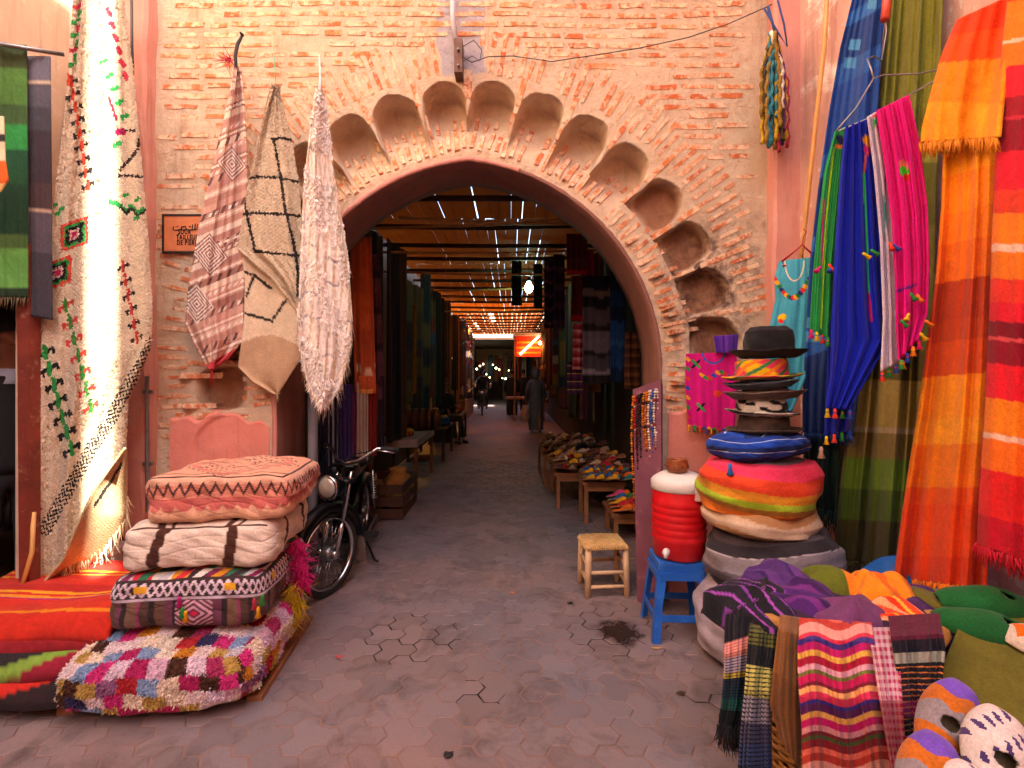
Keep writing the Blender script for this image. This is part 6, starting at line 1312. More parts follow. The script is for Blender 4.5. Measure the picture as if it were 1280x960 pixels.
drape('black and magenta scarf with orange lines on the right of the basket', 'striped_scarf', [(1110, 770), (1118, 830), (1126, 900), (1130, 985)], [(1172, 766), (1178, 810), (1172, 870), (1156, 985)], 1.585, 1.52, c_blk, 86, .012, 2, 40, 260)

# ============================================================ SLIPPER STAND
u, v = np.meshgrid(np.linspace(0, 1, 60), np.linspace(0, 1, 60)); uu_ = np.clip((u-.22)/.78, 0, 1); dn = np.clip((.22-u)/.22, 0, 1)
yy = 2.0 - .95*v; xe_ = np.where(yy < 1.45, .80*yy, 1.16 + np.clip((yy-1.45)/.3, 0, 1)*.38); xx = np.where(u > .22, xe_ + (1.91-xe_)*uu_, xe_ - .03*dn); zz = np.where(yy > 1.75, .725, .725 - .135*np.clip((1.75-yy)/.32, 0, 1)) - .42*dn + .006*np.sin(u*9+v*5)
o = surf('olive_cloth', np.stack([xx, yy, zz], 2), lambda U, V: np.ones(U.shape+(3,))*lin('#5f5a1c')*(1 + RNG.normal(0, .05, U.shape))[..., None], FELT, None, .01); tag(o, 'olive green cloth covering the slipper stand in the lower right corner', 'cloth')
ts = T('slipper_stand', 'wooden stand under the olive cloth in the lower right corner', 'stand', (1.6, 1.6, 0)); m = MB(); m.box((1.60, 1.20, .50), (1.93, 1.98, .53)); m.build('board', WOOD, ts)
for x in (1.62, 1.88):
    for y in (1.24, 1.94): m = MB(); m.box((x, y, 0), (x+.04, y+.04, .499)); m.build('leg', WOOD, ts)
def slipper_geo(L=.27, W=.10, H=.062, n=26, k=14, pointed=False, open0=.28, open1=.44):
    """heel at y=0, toe at y=L; returns upper (with foot opening) and sole"""
    V = []; t = np.linspace(0, 1, n)
    w = W/2*np.clip(np.sin(np.pi*np.clip(t*.88+.07, 0, 1)), 0, 1)**(.55)*(1 + .12*np.sin((t-.35)*3.1)); h = H*(.72 + .38*np.exp(-((t-.5)/.22)**2) - .12*t)*np.clip(np.minimum(t, 1-t)*9, 0.05, 1)**.5
    if pointed: w = W/2*np.where(t < .55, np.clip(t*9, 0, 1)**.5, np.clip(1-(t-.55)/.45, 0.02, 1)**.75); h = H*np.where(t < .45, .35, .35+.65*np.sin(np.clip((t-.45)/.55, 0, 1)*2.6))
    for i in range(n):
        for j in range(k+1):
            a = math.pi*j/k; V.append((w[i]*math.cos(a), t[i]*L, .004 + h[i]*math.sin(a)**.8))
    fu = []
    for i in range(n-1):
        for j in range(k):
            a = (j+.5)/k; tc = (t[i]+t[i+1])/2; f = (tc-open0)/(open1-open0); wid = .13*math.sqrt(max(0, 1-(2*f-1)**2)) if 0 < f < 1 else 0
            if abs(a-.5) < wid: continue
            fu.append((i*(k+1)+j, i*(k+1)+j+1, (i+1)*(k+1)+j+1, (i+1)*(k+1)+j))
    S = [(w[i]*1.03, t[i]*L, 0) for i in range(n)] + [(-w[i]*1.03, t[i]*L, 0) for i in range(n)] + [(w[i]*1.0, t[i]*L, .009) for i in range(n)] + [(-w[i]*1.0, t[i]*L, .009) for i in range(n)]
    fs = [(i, n+i, n+i+1, i+1) for i in range(n-1)] + [(2*n+i, 2*n+i+1, 3*n+i+1, 3*n+i) for i in range(n-1)] + [(i, i+1, 2*n+i+1, 2*n+i) for i in range(n-1)] + [(n+i+1, n+i, 3*n+i, 3*n+i+1) for i in range(n-1)]
    return np.array(V), fu, np.array(S), fs
def slipper(label, at, toe, up, colf, solec='#8a827c', L=.27, W=.105, group='felt slippers on the stand'):
    """at: heel world point; toe: direction to the toe; up: surface normal"""
    Vu, fu, Vs, fs = slipper_geo(L, W, n=60, k=40); y = Vector(toe).normalized(); z = Vector(up); z = (z - y*(z @ y)).normalized(); x = y.cross(z); M = np.array([x, y, z]).T; at = np.array(at, float)
    t = T('felt_slipper', label, 'slipper', at, group)
    Wu = Vu @ M.T + at; cen = np.array([Vu[list(f)].mean(0) for f in fu]); col = np.array([colf(c[1]/L, c[0]/W, c[2]) for c in cen])
    o = mesh('upper', Wu, fu, FELT, t, col=col); so = o.modifiers.new('thick', 'SOLIDIFY'); so.thickness = .009; so.offset = -1
    mesh('sole', Vs @ M.T + at, fs, FELT, t, col=np.tile(lin(solec), (len(fs), 1))); return t
def sp_pur(t, x, z): return lin('#6a4ab4') if t > .74 + .05*math.sin(x*9) or t < .06 else (lin('#b8641e') if t > .52 + .03*math.sin(x*14) or t < .26 else lin('#8a8088'))*random.uniform(.9, 1.1)
def sp_spot(t, x, z):
    w = math.sin(t*23+x*7)*math.sin(x*19+t*9+1); return lin('#46346a') if w > .52 else lin('#cfc3c2')
def sp_grn(t, x, z): return lin('#175a2c')*random.uniform(.9, 1.15)
def sp_wo(t, x, z): return lin('#e06a1c') if abs(t-.8) < .1 and abs(x) < .25 else lin('#d8c8bc')
def on_stand(px, py):
    """point of the cloth-covered stand behind a photo pixel"""
    for Yk in np.arange(1.0, 2.0, .004):
        zz_ = .725 if Yk > 1.75 else .725 - .135*min(1, (1.75-Yk)/.32)
        if EYE - (py - HZ)*Yk/F <= zz_: break
    return P(px, py, Yk) + np.array([0, 0, .010])
def slip2(label, h, t, colf, W=.115, up=(-.1, -.3, .95), lift=0.0, toe=0.0):
    h = on_stand(*h) + (0, 0, lift); t = on_stand(*t); t[1] -= toe*.5; t[2] += toe; t[0] -= toe*.5*t[0]/t[1]; slipper(label, h, t-h, up, colf, L=float(np.linalg.norm(t-h)), W=W)
slip2('purple-toed orange felt slipper leaning beside the basket', (1158, 950), (1202, 905), sp_pur, .095, (-.2, -.75, .6), .01, .13)
slip2('second orange and purple felt slipper at the bottom edge', (1140, 1030), (1172, 970), sp_pur, .092, (-.2, -.75, .6), 0, .12)
slip2('white felt slipper with dark purple spots, toe up', (1228, 1000), (1250, 940), sp_spot, .105, (-.1, -.75, .6), .01, .13)
slip2('second spotted white and purple felt slipper at the bottom edge', (1196, 1065), (1214, 1005), sp_spot, .10, (-.1, -.75, .6), 0, .11)
slipper('dark green felt slipper at the back of the stand', P(1300, 770, 1.78), (-.30, .08, .02), (0, -.3, .95), sp_grn, '#1a4a26', .30, .11)
slipper('green felt slipper in front of the darker green one', P(1310, 812, 1.66), (-.27, .12, .04), (0, -.35, .95), sp_grn, '#1a4a26', .30, .11)
slip2('white felt slipper with orange patch at the right edge', (1345, 830), (1256, 800), sp_wo, .10)
slip2('white and pink felt slipper in the bottom right corner', (1340, 985), (1268, 935), lambda t, x, z: lin('#c03048') if t > .6 and abs(x) < .1 else lin('#d0c4c0'), .10)
crumple('blue_sack', 'blue tarpaulin bundle behind the basket', (1.74, 2.22, .22), .27, .46, .50, sc('#1f5cb0', .02), 19, 0, cloth_mat('tarpaulin', 'soft', .5, .2, 0), 4, 'bundle', None, .1)
# ============================================================ COVERED ALLEY
def em(name, c, s):
    m, nt, bs = _nt(name); bs.inputs['Base Color'].default_value = (*lin(c), 1); bs.inputs['Emission Color'].default_value = (*lin(c), 1); bs.inputs['Emission Strength'].default_value = s; return m
def cloth(label, name, px0, px1, py0, py1, Y, spec, seed, axis='V', amp=.02, n=2, dY=0.0, nu=20, nv=40, fr=None, slant=0, group='textiles hanging in the alley', cat='textile', k=1, mat=WEAVE):
    fd = folds(amp, n, seed*.7, .5, seed)
    colf = (lambda U, V, px, py: stripes(((V if axis == 'V' else U)*k + .01*np.sin(U*7)) % 1, spec)*(1 + RNG.normal(0, .06, U.shape))[..., None])
    o, xy = hang(name, [(px0, py0), (px0+slant, py1)], [(px1, py0), (px1+slant, py1)], lambda u, v, px, py: Y + dY*u + fd(u, v), colf, mat, nu, nv); tag(o, label, cat, group)
    if fr: fringe('fringe', poly_sample(xy, 'bottom', 30), .07, fr, o, .007)
    return o
# left, from the gate inwards
cloth('long orange rug with white end bands hanging just inside the arch', 'hanging_rug', 437, 464, 296, 492, 4.5, [(34, '#b0542c'), (20, '#b85a2c'), (24, '#a84c28'), (1.4, '#d8b490'), (1, '#a84c28'), (1.4, '#d8b490'), (12, '#b8562c')], 101, slant=6, n=1)
cloth('dusky mauve rug hanging behind the long orange one', 'hanging_rug', 455, 474, 318, 500, 4.9, [(4, '#5a3440'), (2, '#3a2630'), (3, '#64404a')], 102, slant=6, k=4)
for k, (x0, x1, y0, y1, Y, sp, nm) in enumerate((
    (398, 409, 480, 600, 4.25, [(1, '#26283c'), (1, '#30344c')], 'dark blue cloth'), (408, 425, 478, 596, 4.35, [(1, '#1c2030'), (1, '#8a90a8'), (1, '#20243a')], 'navy pinstriped robe'), (424, 440, 480, 592, 4.3, [(2, '#3a2a5e'), (1, '#2a1f48')], 'purple robe'),
    (437, 447, 490, 590, 4.45, [(1, '#7a1f50'), (1, '#942a5c')], 'raspberry robe'), (446, 459, 478, 576, 4.4, [(2, '#b09c90'), (1, '#8a7468')], 'pale beige robe'), (458, 471, 480, 570, 4.6, [(2, '#8a2018'), (1, '#6a1818')], 'red robe'), (470, 480, 470, 560, 4.9, [(2, '#3a2030'), (1, '#22161e')], 'dark plum robe'))):
    cloth(nm + ' in the row of garments behind the moped', 'hanging_robe', x0, x1, y0, y1, Y, sp, 110+k, 'U', .015, 3, k=3, group='garments behind the moped', cat='robe')
cloth('small orange bag hanging among the robes by the moped', 'hanging_bag', 449, 465, 470, 492, 4.15, [(3, '#b04a20'), (1, '#d88a40')], 119, cat='bag')
rs = np.random.default_rng(44)
DARKS = ['#2c2030', '#3a2a22', '#4a3020', '#1f2a34', '#3a1c24', '#52381c', '#2a2a2e', '#402838', '#5a4a30', '#1c2420']
BR = ['#8a5a1c', '#a0641c', '#7a2a24', '#6a5a3a', '#2a4a6a', '#8a7a5a', '#6a2a4a', '#9a8a78']
def sidecloth(side, Y, wdt, z1, z0, cols, seed, label, group, off=.0, axis='V'):
    """textile hanging along an alley side wall, facing the alley"""
    r_ = np.random.default_rng(seed); X = (SL+.22+off) if side < 0 else (SR-.20-off); u, v = np.meshgrid(np.linspace(0, 1, 18), np.linspace(0, 1, 30)); fd = folds(.025, 2, seed, .4, seed)
    y = Y + wdt*u; z = z1 + (z0-z1)*v; x = X + fd(u, v) + (-side)*.10*u
    spec = [(r_.uniform(1, 4), cols[r_.integers(len(cols))]) for _ in range(7)]
    o = surf('hanging_textile', np.stack([x, y, z], 2), lambda U, V: stripes(V if axis == 'V' else U, spec)*(1 + RNG.normal(0, .08, U.shape))[..., None], WEAVE, None, .01); return tag(o, label, 'textile', group)
y = 5.4; k = 0
while y < 21:
    w = rs.uniform(.35, .7); hi = rs.uniform(2.9, 3.42); lo = rs.uniform(.7, 1.3); sidecloth(-1, y, w, hi, lo, DARKS + (BR if rs.random() < .4 else []), 200+k, ORD[k] + ' dark textile from the arch along the left side of the alley', 'dark textiles on the left of the alley', rs.uniform(0, .22), rs.choice(['V', 'U'])); y += w*rs.uniform(.9, 1.3); k += 1
y = 6.6; k = 0
while y < 21:
    w = rs.uniform(.35, .7); hi = rs.uniform(2.7, 3.4); lo = rs.uniform(.8, 1.4); sidecloth(1, y, w, hi, lo, DARKS + (BR if rs.random() < .5 else []), 300+k*3, ORD[k] + ' dark textile from the arch along the right side of the alley', 'dark textiles on the right of the alley', rs.uniform(0, .2), rs.choice(['V', 'U'])); y += w*rs.uniform(.9, 1.3); k += 1
cloth('golden ochre curtain hanging on the left side of the alley', 'ochre_curtain', 509, 520, 380, 492, 8.2, [(2, '#a87a1c'), (1, '#7a5614'), (2, '#b88a28')], 121, 'U', .03, 3)
cloth('grey robe on a hanger at the left of the alley', 'hanging_robe', 483, 494, 415, 500, 6.6, [(2, '#5a5e66'), (1, '#43464e')], 122, 'U', .02, 2, cat='robe')
# right, from the gate inwards
cloth('bright red and rust shawl hung high on the right of the alley', 'hanging_shawl', 708, 734, 292, 343, 6.3, [(30, '#5a2a1c'), (14, '#6a2f1e'), (5, '#c01830')], 131, n=1)
cloth('crimson shawl hanging behind the rust one', 'hanging_shawl', 727, 742, 312, 372, 6.45, [(3, '#b01630'), (1, '#8a1226')], 132)
cloth('long rust shawl with red end on the right of the alley', 'hanging_shawl', 714, 740, 345, 402, 6.4, [(34, '#6a2420'), (5, '#c4182e')], 133, n=1)
cloth('grey and black striped blanket hanging in the right of the arch', 'striped_blanket', 728, 763, 345, 480, 5.7, [(6, '#1f1c22'), (3, '#6a625e'), (5, '#232026'), (7, '#55505e'), (3, '#2a2730'), (9, '#6c6880'), (2, '#2a2a34'), (6, '#4c4a60'), (2, '#8c88a0'), (4, '#22222c')], 134, n=1, amp=.012)
cloth('blue striped blanket next to the grey one in the arch', 'striped_blanket', 763, 781, 340, 478, 5.6, [(8, '#14233c'), (6, '#1b3a66'), (6, '#14284a'), (8, '#1f4c8c'), (2, '#2a62a8'), (9, '#1b4484'), (6, '#132a50')], 135, n=1, amp=.012)
cloth('brown woven mat hanging nearest the right jamb', 'woven_mat', 781, 800, 415, 486, 5.1, [(1, '#4a2c1c'), (1, '#6a4228'), (1, '#3a2218')], 136, k=6)
cloth('purple patterned scarf hanging right of the light bulb', 'hanging_scarf', 680, 692, 325, 410, 7.2, [(2, '#3a2038'), (1, '#6a3a5a'), (1, '#2c1a2c')], 137, k=5)
cloth('dull violet scarf with tassels behind the patterned one', 'hanging_scarf', 692, 706, 318, 408, 7.0, [(2, '#42283c'), (1, '#5a3a4c')], 138, k=4, fr='#4a2c40')
cloth('pink and red flowered cloth hanging by the striped blanket', 'flowered_cloth', 716, 729, 404, 462, 6.0, [(1, '#b04a5a'), (1, '#8a2a40'), (1, '#c88a90')], 139, k=5)
cloth('purple cloth with gold pattern below the flowered one', 'patterned_cloth', 709, 728, 452, 492, 6.1, [(2, '#3a1f4a'), (.6, '#b89a4a'), (2, '#4a2858')], 140, k=4)
cloth('dark green net bag hanging left of the light bulb', 'net_bag', 640, 652, 320, 382, 8.6, [(1, '#1c281c'), (1, '#2a3826')], 141, k=6)
cloth('dark green net bag hanging right of the light bulb', 'net_bag', 667, 678, 330, 386, 8.4, [(1, '#1c281c'), (1, '#2a3826')], 142, k=6)
# corrugated sheet under the roof
n = 60; V = []; a = P(664, 300, 7.6); b = P(706, 258, 7.6)
for i in range(n+1):
    z = a[2] + (b[2]-a[2])*i/n; yy_ = 7.6 + .02*math.sin(i*1.3); V += [(a[0], yy_, z), (b[0], yy_, z), (a[0], yy_+.004, z), (b[0], yy_+.004, z)]
o = mesh('corrugated_sheet', V, [(i*4, i*4+1, i*4+5, i*4+4) for i in range(n)] + [(i*4+6, i*4+7, i*4+3, i*4+2) for i in range(n)], STEEL); tag(o, 'small grey corrugated sheet under the slatted roof on the right', 'sheet')
# lamps
def bulb(label, px, py, Y, c, s, r=.035, watt=6, drop=True, dark=False):
    q = P(px, py, Y); t = T('light_bulb', label, 'bulb', q, 'lit bulbs in the alley')
    m = MB(); m.lathe([(0, -r*1.1), (r*.6, -r*.9), (r, -r*.1), (r*.85, r*.55), (r*.45, r*1.2), (r*.4, r*1.5)], q, 16); m.build('glass', em('bulb_glow_%d' % px, c, s), t, smooth=True)
    m = MB(); m.lathe([(r*.42, r*1.45), (r*.45, r*2.3), (r*.2, r*2.5), (0, r*2.5)], q, 12); m.build('socket', BLACKMETAL, t, smooth=True)
    if drop: m = MB(); m.tube([q + (0, 0, r*2.4), (q[0], q[1], ZR-.02)], .004, 5); m.build('flex', WIRE, t)
    ld = bpy.data.lights.new('bulb_light', 'POINT'); ld.energy = watt; ld.color = tuple(lin(c)); ld.shadow_soft_size = r; lo = bpy.data.objects.new('bulb_light', ld); COL.objects.link(lo); lo.parent = t; lo.location = (0, -.05, -r*1.6)
bulb('large greenish white bulb hanging under the alley roof', 661, 360, 8.8, '#b8ffe0', 9, .075, 1.2)
bulb('warm yellow bulb on the left side of the alley', 543, 436, 12.0, '#ffb040', 12, .05, 14)
bulb('warm yellow bulb over the brass stall on the left', 574, 441, 18.0, '#ffa838', 14, .06, 26)
bulb('second warm bulb low over the brass stall', 569, 450, 19.5, '#ff9c30', 14, .06, 26)
bulb('small white bulb beside the brass stall', 566, 454, 18.5, '#ffe8d0', 10, .05, 2)
bulb('bare bulb at the corner of the red lit stall', 675, 429, 17.0, '#ffb060', 10, .05, 2)
# red lit stall
rst = T('red_stall', 'red lit stall box with bright tube on the right of the alley', 'stall', P(660, 447, 17.5))
a = P(644, 446, 17.5); b = P(678, 420, 17.5); m = MB(); m.box((a[0], 17.5, a[2]), (b[0], 17.56, b[2])); m.build('red_panel', plain('red_panel', '#c8301c', .6), rst)
for j in range(3): m = MB(); z = a[2] + (b[2]-a[2])*(.15+.25*j); m.box((a[0]+.05, 17.485, z), (b[0]-.05, 17.497, z+.06)); m.build('stripe', plain('gold_stripe', '#d8901c', .5), rst)
m = MB(); m.box((a[0]-.08, 17.40, b[2]), (b[0]+.10, 18.5, b[2]+.10)); m.build('canopy', WB, rst)
for x in (a[0]-.04, b[0]+.03): m = MB(); m.box((x, 17.5, 0), (x+.05, 17.55, b[2])); m.build('post', WOOD, rst)
m = MB(); m.tube([P(650, 443, 17.38), P(674, 420, 17.38)], .03, 8); m.build('tube_lamp', em('tube_glow', '#ff9a68', 6), rst, smooth=True)
m = MB(); m.box((a[0]-.3, 17.5, .75), (b[0]+.1, 18.5, .82)); m.build('counter', WOOD, rst)
for k in range(26):
    x = rs.uniform(b[0]-.9, SR-.15); yy_ = 15 + .175*k; z = rs.uniform(.7, 2.0); m = MB(); r = rs.uniform(.05, .10); m.lathe([(0, -r), (r*.8, -r*.6), (r, 0), (r*.5, r), (r*.2, r*1.5), (0, r*1.6)], (x*.0 + SR-.25-rs.uniform(0, .25), yy_, z), 9); o = m.build('brass_trinket', plain('brass_b', '#9a6a24', .35, .4, 9, metal=.7), None, smooth=True); tag(o, ORD[k] + ' small brass trinket, counting inwards along the right shops', 'trinket', 'brass trinkets on the right of the alley')
# brass stall on the left
bst = T('brass_stall', 'brass lamp stall glowing on the far left of the alley', 'stall', (-1.7, 20, 0))
m = MB(); m.box((-1.95, 17.6, .0), (-1.62, 21.6, .7)); m.build('counter', WOOD, bst)
for yy_ in (17.6, 19.6, 21.5):
    m = MB(); m.box((-1.66, yy_, .7), (-1.62, yy_+.05, 2.6)); m.build('post', WOOD, bst)
for z in (1.3, 1.9, 2.5): m = MB(); m.box((-1.95, 17.6, z), (-1.62, 21.6, z+.03)); m.build('shelf', WOOD, bst)
for k in range(54):
    yy_ = 17.7 + (k % 18)*.215; z = (.73, 1.34, 1.94)[k//18]; r = rs.uniform(.05, .09); h = rs.uniform(.18, .42); m = MB(); m.lathe([(r*.6, 0), (r, h*.2), (r*.9, h*.45), (r*.35, h*.6), (r*.5, h*.75), (r*.15, h*.95), (0, h)], (-1.70-rs.uniform(0, .08), yy_, z), 9); o = m.build('brass_vessel', plain('brass_c', '#b8801f', .3, .4, 9, metal=.8), None, smooth=True); tag(o, ORD[k % 18] + ' brass vessel from the near end of the ' + ('counter', 'middle shelf', 'upper shelf')[k//18] + ' of the far left stall', 'vessel', 'brass vessels on the far stall')
# far end goods
for k in range(16):
    x = -2.3 + k*.29; c = ['#6a4a3a', '#8a3a2c', '#c8b8a0', '#3a4a5a', '#a86a3a', '#7a2a2a', '#b89a7a', '#4a3a4a'][k % 8]; zt = rs.uniform(2.4, 3.0); zb = rs.uniform(1.0, 1.6)
    u, v = np.meshgrid(np.linspace(0, 1, 8), np.linspace(0, 1, 10)); o = surf('hanging_rug', np.stack([x + .26*u, 31.5 + .05*np.sin(u*6+k) + rs.uniform(-1.5, 1.5), zt + (zb-zt)*v], 2), lambda U, V: np.ones(U.shape+(3,))*lin(c), WEAVE, None, .02); tag(o, ORD[k] + ' rug from the left in the row at the far end', 'rug', 'rugs at the far end')
for k in range(12):
    q = P(592 + 4*k, 455 + rs.uniform(0, 26), 29 + rs.uniform(0, 2)); m = MB(); r = rs.uniform(.03, .06); m.lathe([(0, -r), (r*.8, -r*.6), (r, 0), (r*.8, r*.6), (0, r)], q, 10); o = m.build('small_lamp', em('far_lamp_%d' % k, ['#ffe8c0', '#c8ffd8', '#ffd090'][k % 3], 3), None, smooth=True); tag(o, ORD[k] + ' tiny lit lamp from the left at the far end', 'lamp', 'lamps at the far end'); m = MB(); m.tube([q + (0, 0, r), (q[0], q[1], 3.34)], .006, 5); m.build('cord', WIRE, o)

# ------------------------------------------------------------ slippers on low tables
def table(label, x0, x1, y0, y1, z, name='low_table', mat=WOOD, leg=.04, group='low display tables'):
    t = T(name, label, 'table', ((x0+x1)/2, (y0+y1)/2, 0), group); m = MB(); m.box((x0, y0, z-.035), (x1, y1, z), jit=.001); m.build('tabletop', mat, t)
    for x in (x0+.02, x1-.02-leg):
        for yy_ in (y0+.02, y1-.02-leg): m = MB(); m.box((x, yy_, 0), (x+leg, yy_+leg, z-.036)); m.build('leg', mat, t)
    m = MB(); m.box((x0+.03, y0+.025, z-.10), (x1-.03, y0+.045, z-.037)); m.build('apron', mat, t); return t
table('low wooden table of slippers nearest the arch on the right', .74, 1.20, 5.35, 5.85, .44); table('second low table of slippers on the right of the alley', .50, 1.28, 5.95, 7.0, .42); table('third low table of slippers farther along the right', .42, 1.28, 7.1, 8.6, .46); table('small low stand with bright slippers beside the necklace board', .93, 1.30, 4.75, 5.25, .27)
Vu, fu, Vs, fs = slipper_geo(.26, .10, .05, 14, 8, True); SLM = {}
def slip_mesh(c):
    if c in SLM: return SLM[c]
    me = bpy.data.meshes.new('slipper'); nu_ = len(Vu); me.from_pydata(np.concatenate([Vu, Vs]).tolist(), [], [tuple(f) for f in fu] + [tuple(i+nu_ for i in f) for f in fs]); me.materials.append(plain('leather_'+c, c, .45, .2, 20, bmp=.2)); me.materials.append(plain('leather_sole', '#a87a50', .7))
    me.polygons.foreach_set('material_index', [0]*len(fu) + [1]*len(fs)); me.polygons.foreach_set('use_smooth', [True]*len(me.polygons)); SLM[c] = me; return me
CN = {'#d8a01c': 'yellow', '#d8641c': 'orange', '#b01c2c': 'red', '#1c5a9a': 'blue', '#1f7a86': 'teal', '#6a3a24': 'brown', '#b09080': 'beige', '#4a2a3a': 'plum', '#c8b4a0': 'cream', '#2a6a3a': 'green', '#c83a7a': 'pink', '#8a5a4a': 'tan'}
def lay(x, y_, z, c, rz, tilt, where, i_=0, j_=1):
    o = bpy.data.objects.new('leather_slipper', slip_mesh(c)); COL.objects.link(o); o.location = (x, y_, z); o.rotation_euler = (tilt, random.uniform(-.1, .1), rz); tag(o, CN[c] + ' pointed slipper, ' + ORD[i_] + ' in the ' + ORD[j_-1] + ' row ' + where, 'slipper', 'pointed slippers ' + where)
for j in range(6):
    for i in range(5):
        c = ['#d8a01c', '#1f7a86', '#1c5a9a', '#d8641c', '#6a3a24', '#4a2a3a'][(j*2 + (i > 2)) % 6]; lay(.78 + i*.09, 5.42 + j*.055, .445 + j*.012, c, R(200)+rs.uniform(-.2, .2), .25, 'on the nearest table', i, j+1)
for j in range(9):
    for i in range(8):
        c = ['#b09080', '#6a3a24', '#8a5a4a', '#4a2a3a', '#c8b4a0', '#b09080', '#b01c2c', '#d8a01c'][rs.integers(8)]; lay(.52 + i*.098, 6.05 + j*.10, .43 + .035*(j % 3) + rs.uniform(0, .05), c, R(195)+rs.uniform(-.4, .4), .2, 'on the second table', i, j+1)
for j in range(10):
    for i in range(8):
        c = ['#b09080', '#6a3a24', '#8a5a4a', '#4a2a3a', '#c8b4a0', '#8a5a4a', '#d8641c', '#d8a01c'][rs.integers(8)]; lay(.46 + i*.10, 7.2 + j*.135, .47 + rs.uniform(0, .10), c, R(195)+rs.uniform(-.5, .5), .2, 'on the third table', i, j+1)
for j in range(5):
    for i in range(4):
        c = ['#b01c2c', '#1c5a9a', '#2a6a3a', '#d8641c', '#d8a01c', '#c83a7a'][rs.integers(6)]; lay(.96 + i*.085, 4.82 + j*.07, .275 + j*.018, c, R(205)+rs.uniform(-.2, .2), .3, 'on the low stand', i, j+1)
m = MB()
q = (.95, 6.9, .50)
cp = rlathe('brimless_hat', [(.10, 0), (.105, .05), (.09, .12), (.05, .155), (0, .16)], q, lambda A, S: np.ones(A.shape+(3,))*lin('#18141a'), FELT, None, 30, .002, 3, m=14); tag(cp, 'black brimless felt hat among the slippers on the right', 'hat')

# ------------------------------------------------------------ left side furniture
t = T('workbench', 'pale topped workbench on the left inside the alley', 'table', (-1.6, 7.6, 0)); PALE = plain('dusty_top', '#a89c94', .7, .3, 6)
m = MB(); m.box((-1.96, 6.8, .60), (-1.26, 8.3, .70)); m.build('tabletop', PALE, t)
for x, yy_ in ((-1.32, 6.86), (-1.92, 6.86), (-1.32, 8.2), (-1.92, 8.2)): m = MB(); m.box((x, yy_, 0), (x+.05, yy_+.05, .599)); m.build('leg', WOOD, t)
table('dark wooden table beyond the pale workbench', -1.92, -1.2, 9.2, 10.6, .6, 'shop_table', DARKWOOD, .05, 'shop tables'); table('dark wooden table farther along on the left', -1.92, -1.15, 11.6, 13.2, .65, 'shop_table', DARKWOOD, .05, 'shop tables')
for k in range(16):
    c = ['#8a3a2c', '#d8901c', '#5a4a3a', '#2a4a6a', '#a08a70', '#6a2a3a'][k % 6]; Yk = 9.35 + (k % 8)*.15 if k < 8 else 11.8 + (k % 8)*.17; zz_ = .605 if k < 8 else .655
    o = rbox('folded_cloth', (-1.5 + rs.uniform(-.2, .2), Yk, zz_+.07), (.26, .16, .14), lambda f, U, V: np.where(((V*5) % 1 < .12)[..., None], lin(c)*.5, lin(c)*np.ones(U.shape+(3,))), WEAVE, None, 5, 8, rs.uniform(-.3, .3)); tag(o, ORD[k % 8] + ' folded cloth from the near end of the ' + ('first' if k < 8 else 'second') + ' dark table', 'cloth', 'cloth bundles on dark tables')
cr = T('wooden_crate', 'brown wooden crate with sacks beside the moped', 'crate', (-1.45, 5.9, 0))
for z in (.02, .15, .28):
    for (p0, p1) in (((-1.78, 5.5, z), (-1.78, 6.3, z)), ((-1.18, 5.5, z), (-1.18, 6.3, z)), ((-1.78, 5.5, z), (-1.18, 5.5, z)), ((-1.78, 6.3, z), (-1.18, 6.3, z))): m = MB(); m.bar(np.array(p0)+(0, 0, .05), np.array(p1)+(0, 0, .05), .018, .10); m.build('slat', DARKWOOD, cr)
for k, (c, lab) in enumerate((('#7a5230', 'brown sack in the crate behind the moped'), ('#b07a3c', 'tan sack in the crate behind the moped'))):
    o = rlathe('sack', [(0, 0), (.15, 0), (.19, .10), (.17, .28), (.08, .38), (.10, .44), (0, .44)], ((-1.6, -1.35, -1.08)[k], (5.7, 6.05, 6.5)[k], .03 if k < 2 else 0), lambda A, S: np.ones(A.shape+(3,))*lin(c), WEAVE, None, 30, .012, k, m=20); tag(o, lab, 'sack')
o = rbox('food_tray', (-1.62, 7.3, .74), (.4, .3, .08), lambda f, U, V: np.where(((U*4) % 1 < .5)[..., None], lin('#c8401c'), lin('#c8a01c')), WEAVE, None, 6, 10); tag(o, 'tray with orange and yellow bits on the pale workbench', 'tray')
for k in range(7):
    m = MB(); x = -1.6 + .06*(k % 3); m.lathe([(.05, 0), (.08, .10), (.085, .22), (.04, .30), (.05, .34)], (-1.85 + .11*k, 8.0, .70), 12); o = m.build('storage_jar', plain('jar_brown', '#5a3a24', .4, .3), None, smooth=True); tag(o, ORD[k] + ' brown jar from the left on the pale workbench', 'jar', 'jars on the workbench')

# ------------------------------------------------------------ people in the alley
wm = person('woman in hooded grey-blue robe walking away with a pale bag', (.66, 14.2, 0), R(185), 1.68, 'walk', robe='#5a6484', hood=True)
bg_ = T('carrier_bag', 'pale pink carrier bag held by the woman in the robe', 'bag', (.35, 14.15, .35)); rlathe('bag', [(0, 0), (.10, .01), (.13, .12), (.12, .28), (.07, .40), (.03, .48)], (.36, 14.1, .28), lambda A, S: np.ones(A.shape+(3,))*lin('#c8a09a'), SOFT, bg_, 24, .01, 3, m=18)
m = MB(); m.tube([(.33, 14.1, .74), (.36, 14.1, .88), (.39, 14.1, .74)], .008, 6); m.build('handles', SOFT, bg_)
person('person in long black coat walking away in the alley centre', (.0, 19.6, 0), R(178), 1.72, 'walk', '#141216', '#17161a', robe='#141318', hood=False)
person('person in dark jacket walking beyond the black coat', (.45, 21.0, 0), R(172), 1.74, 'walk', '#1a161a', '#201c22')
person('person standing dark at the lit stall on the right', (1.02, 18.6, 0), R(120), 1.75, 'stand', '#241418', '#17161a')
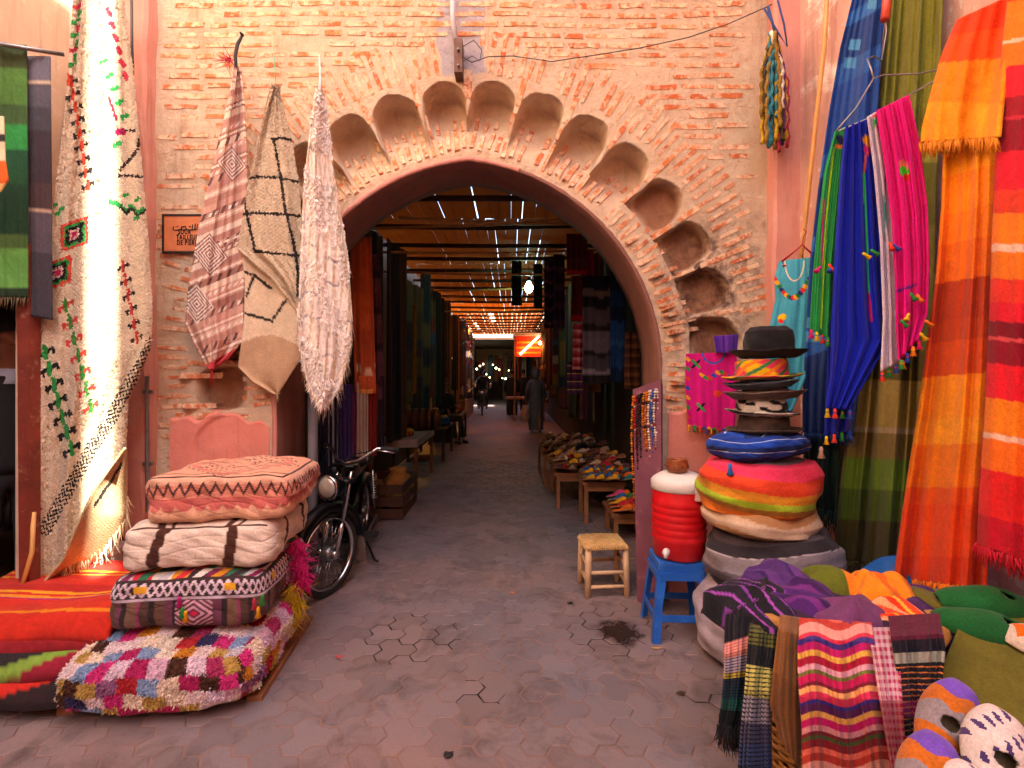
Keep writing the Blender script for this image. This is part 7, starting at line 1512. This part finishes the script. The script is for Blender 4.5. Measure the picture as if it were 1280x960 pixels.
person('seated person with legs stretched on the left of the alley', (-1.62, 12.1, 0), R(50), 1.70, 'sit', '#241c1c', '#2a2426')
sc_ = T('wooden_chest', 'dark wooden chest under the sitting person on the left', 'chest', (-1.66, 12.15, 0)); m = MB(); m.box((-1.86, 11.95, 0), (-1.42, 12.4, .50)); m.build('box', DARKWOOD, sc_); m = MB(); m.box((-1.87, 11.94, .501), (-1.41, 12.41, .53)); m.build('lid', WOOD, sc_)
person('rider in dark hooded coat on a scooter coming down the alley', (-1.18, 20.6, .12), R(4), 1.74, 'ride', '#15131a', '#18161c', hood=True)
so = T('scooter', 'dark scooter ridden towards the viewer on the left', 'scooter', (-1.18, 20.2, 0), None, R(4))
for nm, yk in (('front', -.15), ('rear', 1.0)): wheel((0, yk, .25), .25, so)
m = MB(); m.tube([(0, -.15, .25), (0, .05, .70), (0, .12, .98)], .03, 8); m.tube([(0, .0, .62), (0, .15, .30), (0, .7, .30), (0, .85, .70)], .06, 8); m.build('frame', BLACKMETAL, so, smooth=True, local=True)
m = MB(); m.tube([(-.32, .10, 1.04), (0, .12, 1.0), (.32, .10, 1.04)], .014, 8); m.build('handlebar', BLACKMETAL, so, smooth=True, local=True)
m = MB(); m.add([(-.2, -.02, .35), (.2, -.02, .35), (.17, .06, .95), (-.17, .06, .95), (-.18, .04, .35), (.18, .04, .35), (.15, .11, .95), (-.15, .11, .95)], [(0, 1, 2, 3), (7, 6, 5, 4), (0, 4, 5, 1), (1, 5, 6, 2), (2, 6, 7, 3), (3, 7, 4, 0)]); m.build('leg_shield', plain('dark_shield', '#20222a', .4), so, local=True)
m = MB(); m.lathe([(.0, -.05), (.06, -.04), (.075, 0), (.06, .06)], (0, .0, .88), 16, axis='y'); m.build('headlight', plain('lamp_glass', '#b9b2a8'), so, smooth=True, local=True)
sd2 = rbox('saddle', (0, 0, 0), (.26, .55, .12), lambda f, U, V: lin('#141214'), plain('saddle_vinyl', '#131114'), None, 3.0, 10); sd2.parent = so; sd2.location = (0, .6, .74)

# ------------------------------------------------------------ litter on the paving
for k, (px, py, c, nm) in enumerate(((905, 927, '#5a3a22', 'dry brown leaf near the striped scarves'), (560, 945, '#1c1614', 'dark scrap on the paving at the bottom centre'), (470, 700, '#b8a898', 'pale paper scrap near the moped wheel'), (640, 742, '#c8742c', 'orange peel scrap in the middle of the paving'), (712, 755, '#2a1e18', 'dark wet leaf near the wooden stool'), (820, 812, '#c89a50', 'yellow straw bit by the blue stool foot'), (424, 822, '#b04a50', 'pink scrap left of the washed-out joints'), (850, 868, '#3a2a22', 'brown crumb right of the paving centre'))):
    Yk = EYE*F/(py-HZ); q = P(px, py, Yk); rs2 = np.random.default_rng(k); n = 9; ang = np.linspace(0, 6.283, n, endpoint=False); rr = .018*(.6+.7*rs2.random(n)); V = [(q[0]+rr[i]*math.cos(ang[i])*(2.2 if k == 5 else 1.2), q[1]+rr[i]*math.sin(ang[i])*(.4 if k == 5 else 1), .004+.008*rs2.random()) for i in range(n)] + [(q[0], q[1], .012)] + [(q[0], q[1], .003)]
    o = mesh('litter', V, [(i, (i+1) % n, n) for i in range(n)] + [((i+1) % n, i, n+1) for i in range(n)], plain('litter_'+c, c, .8), smooth=False); tag(o, nm, 'litter')
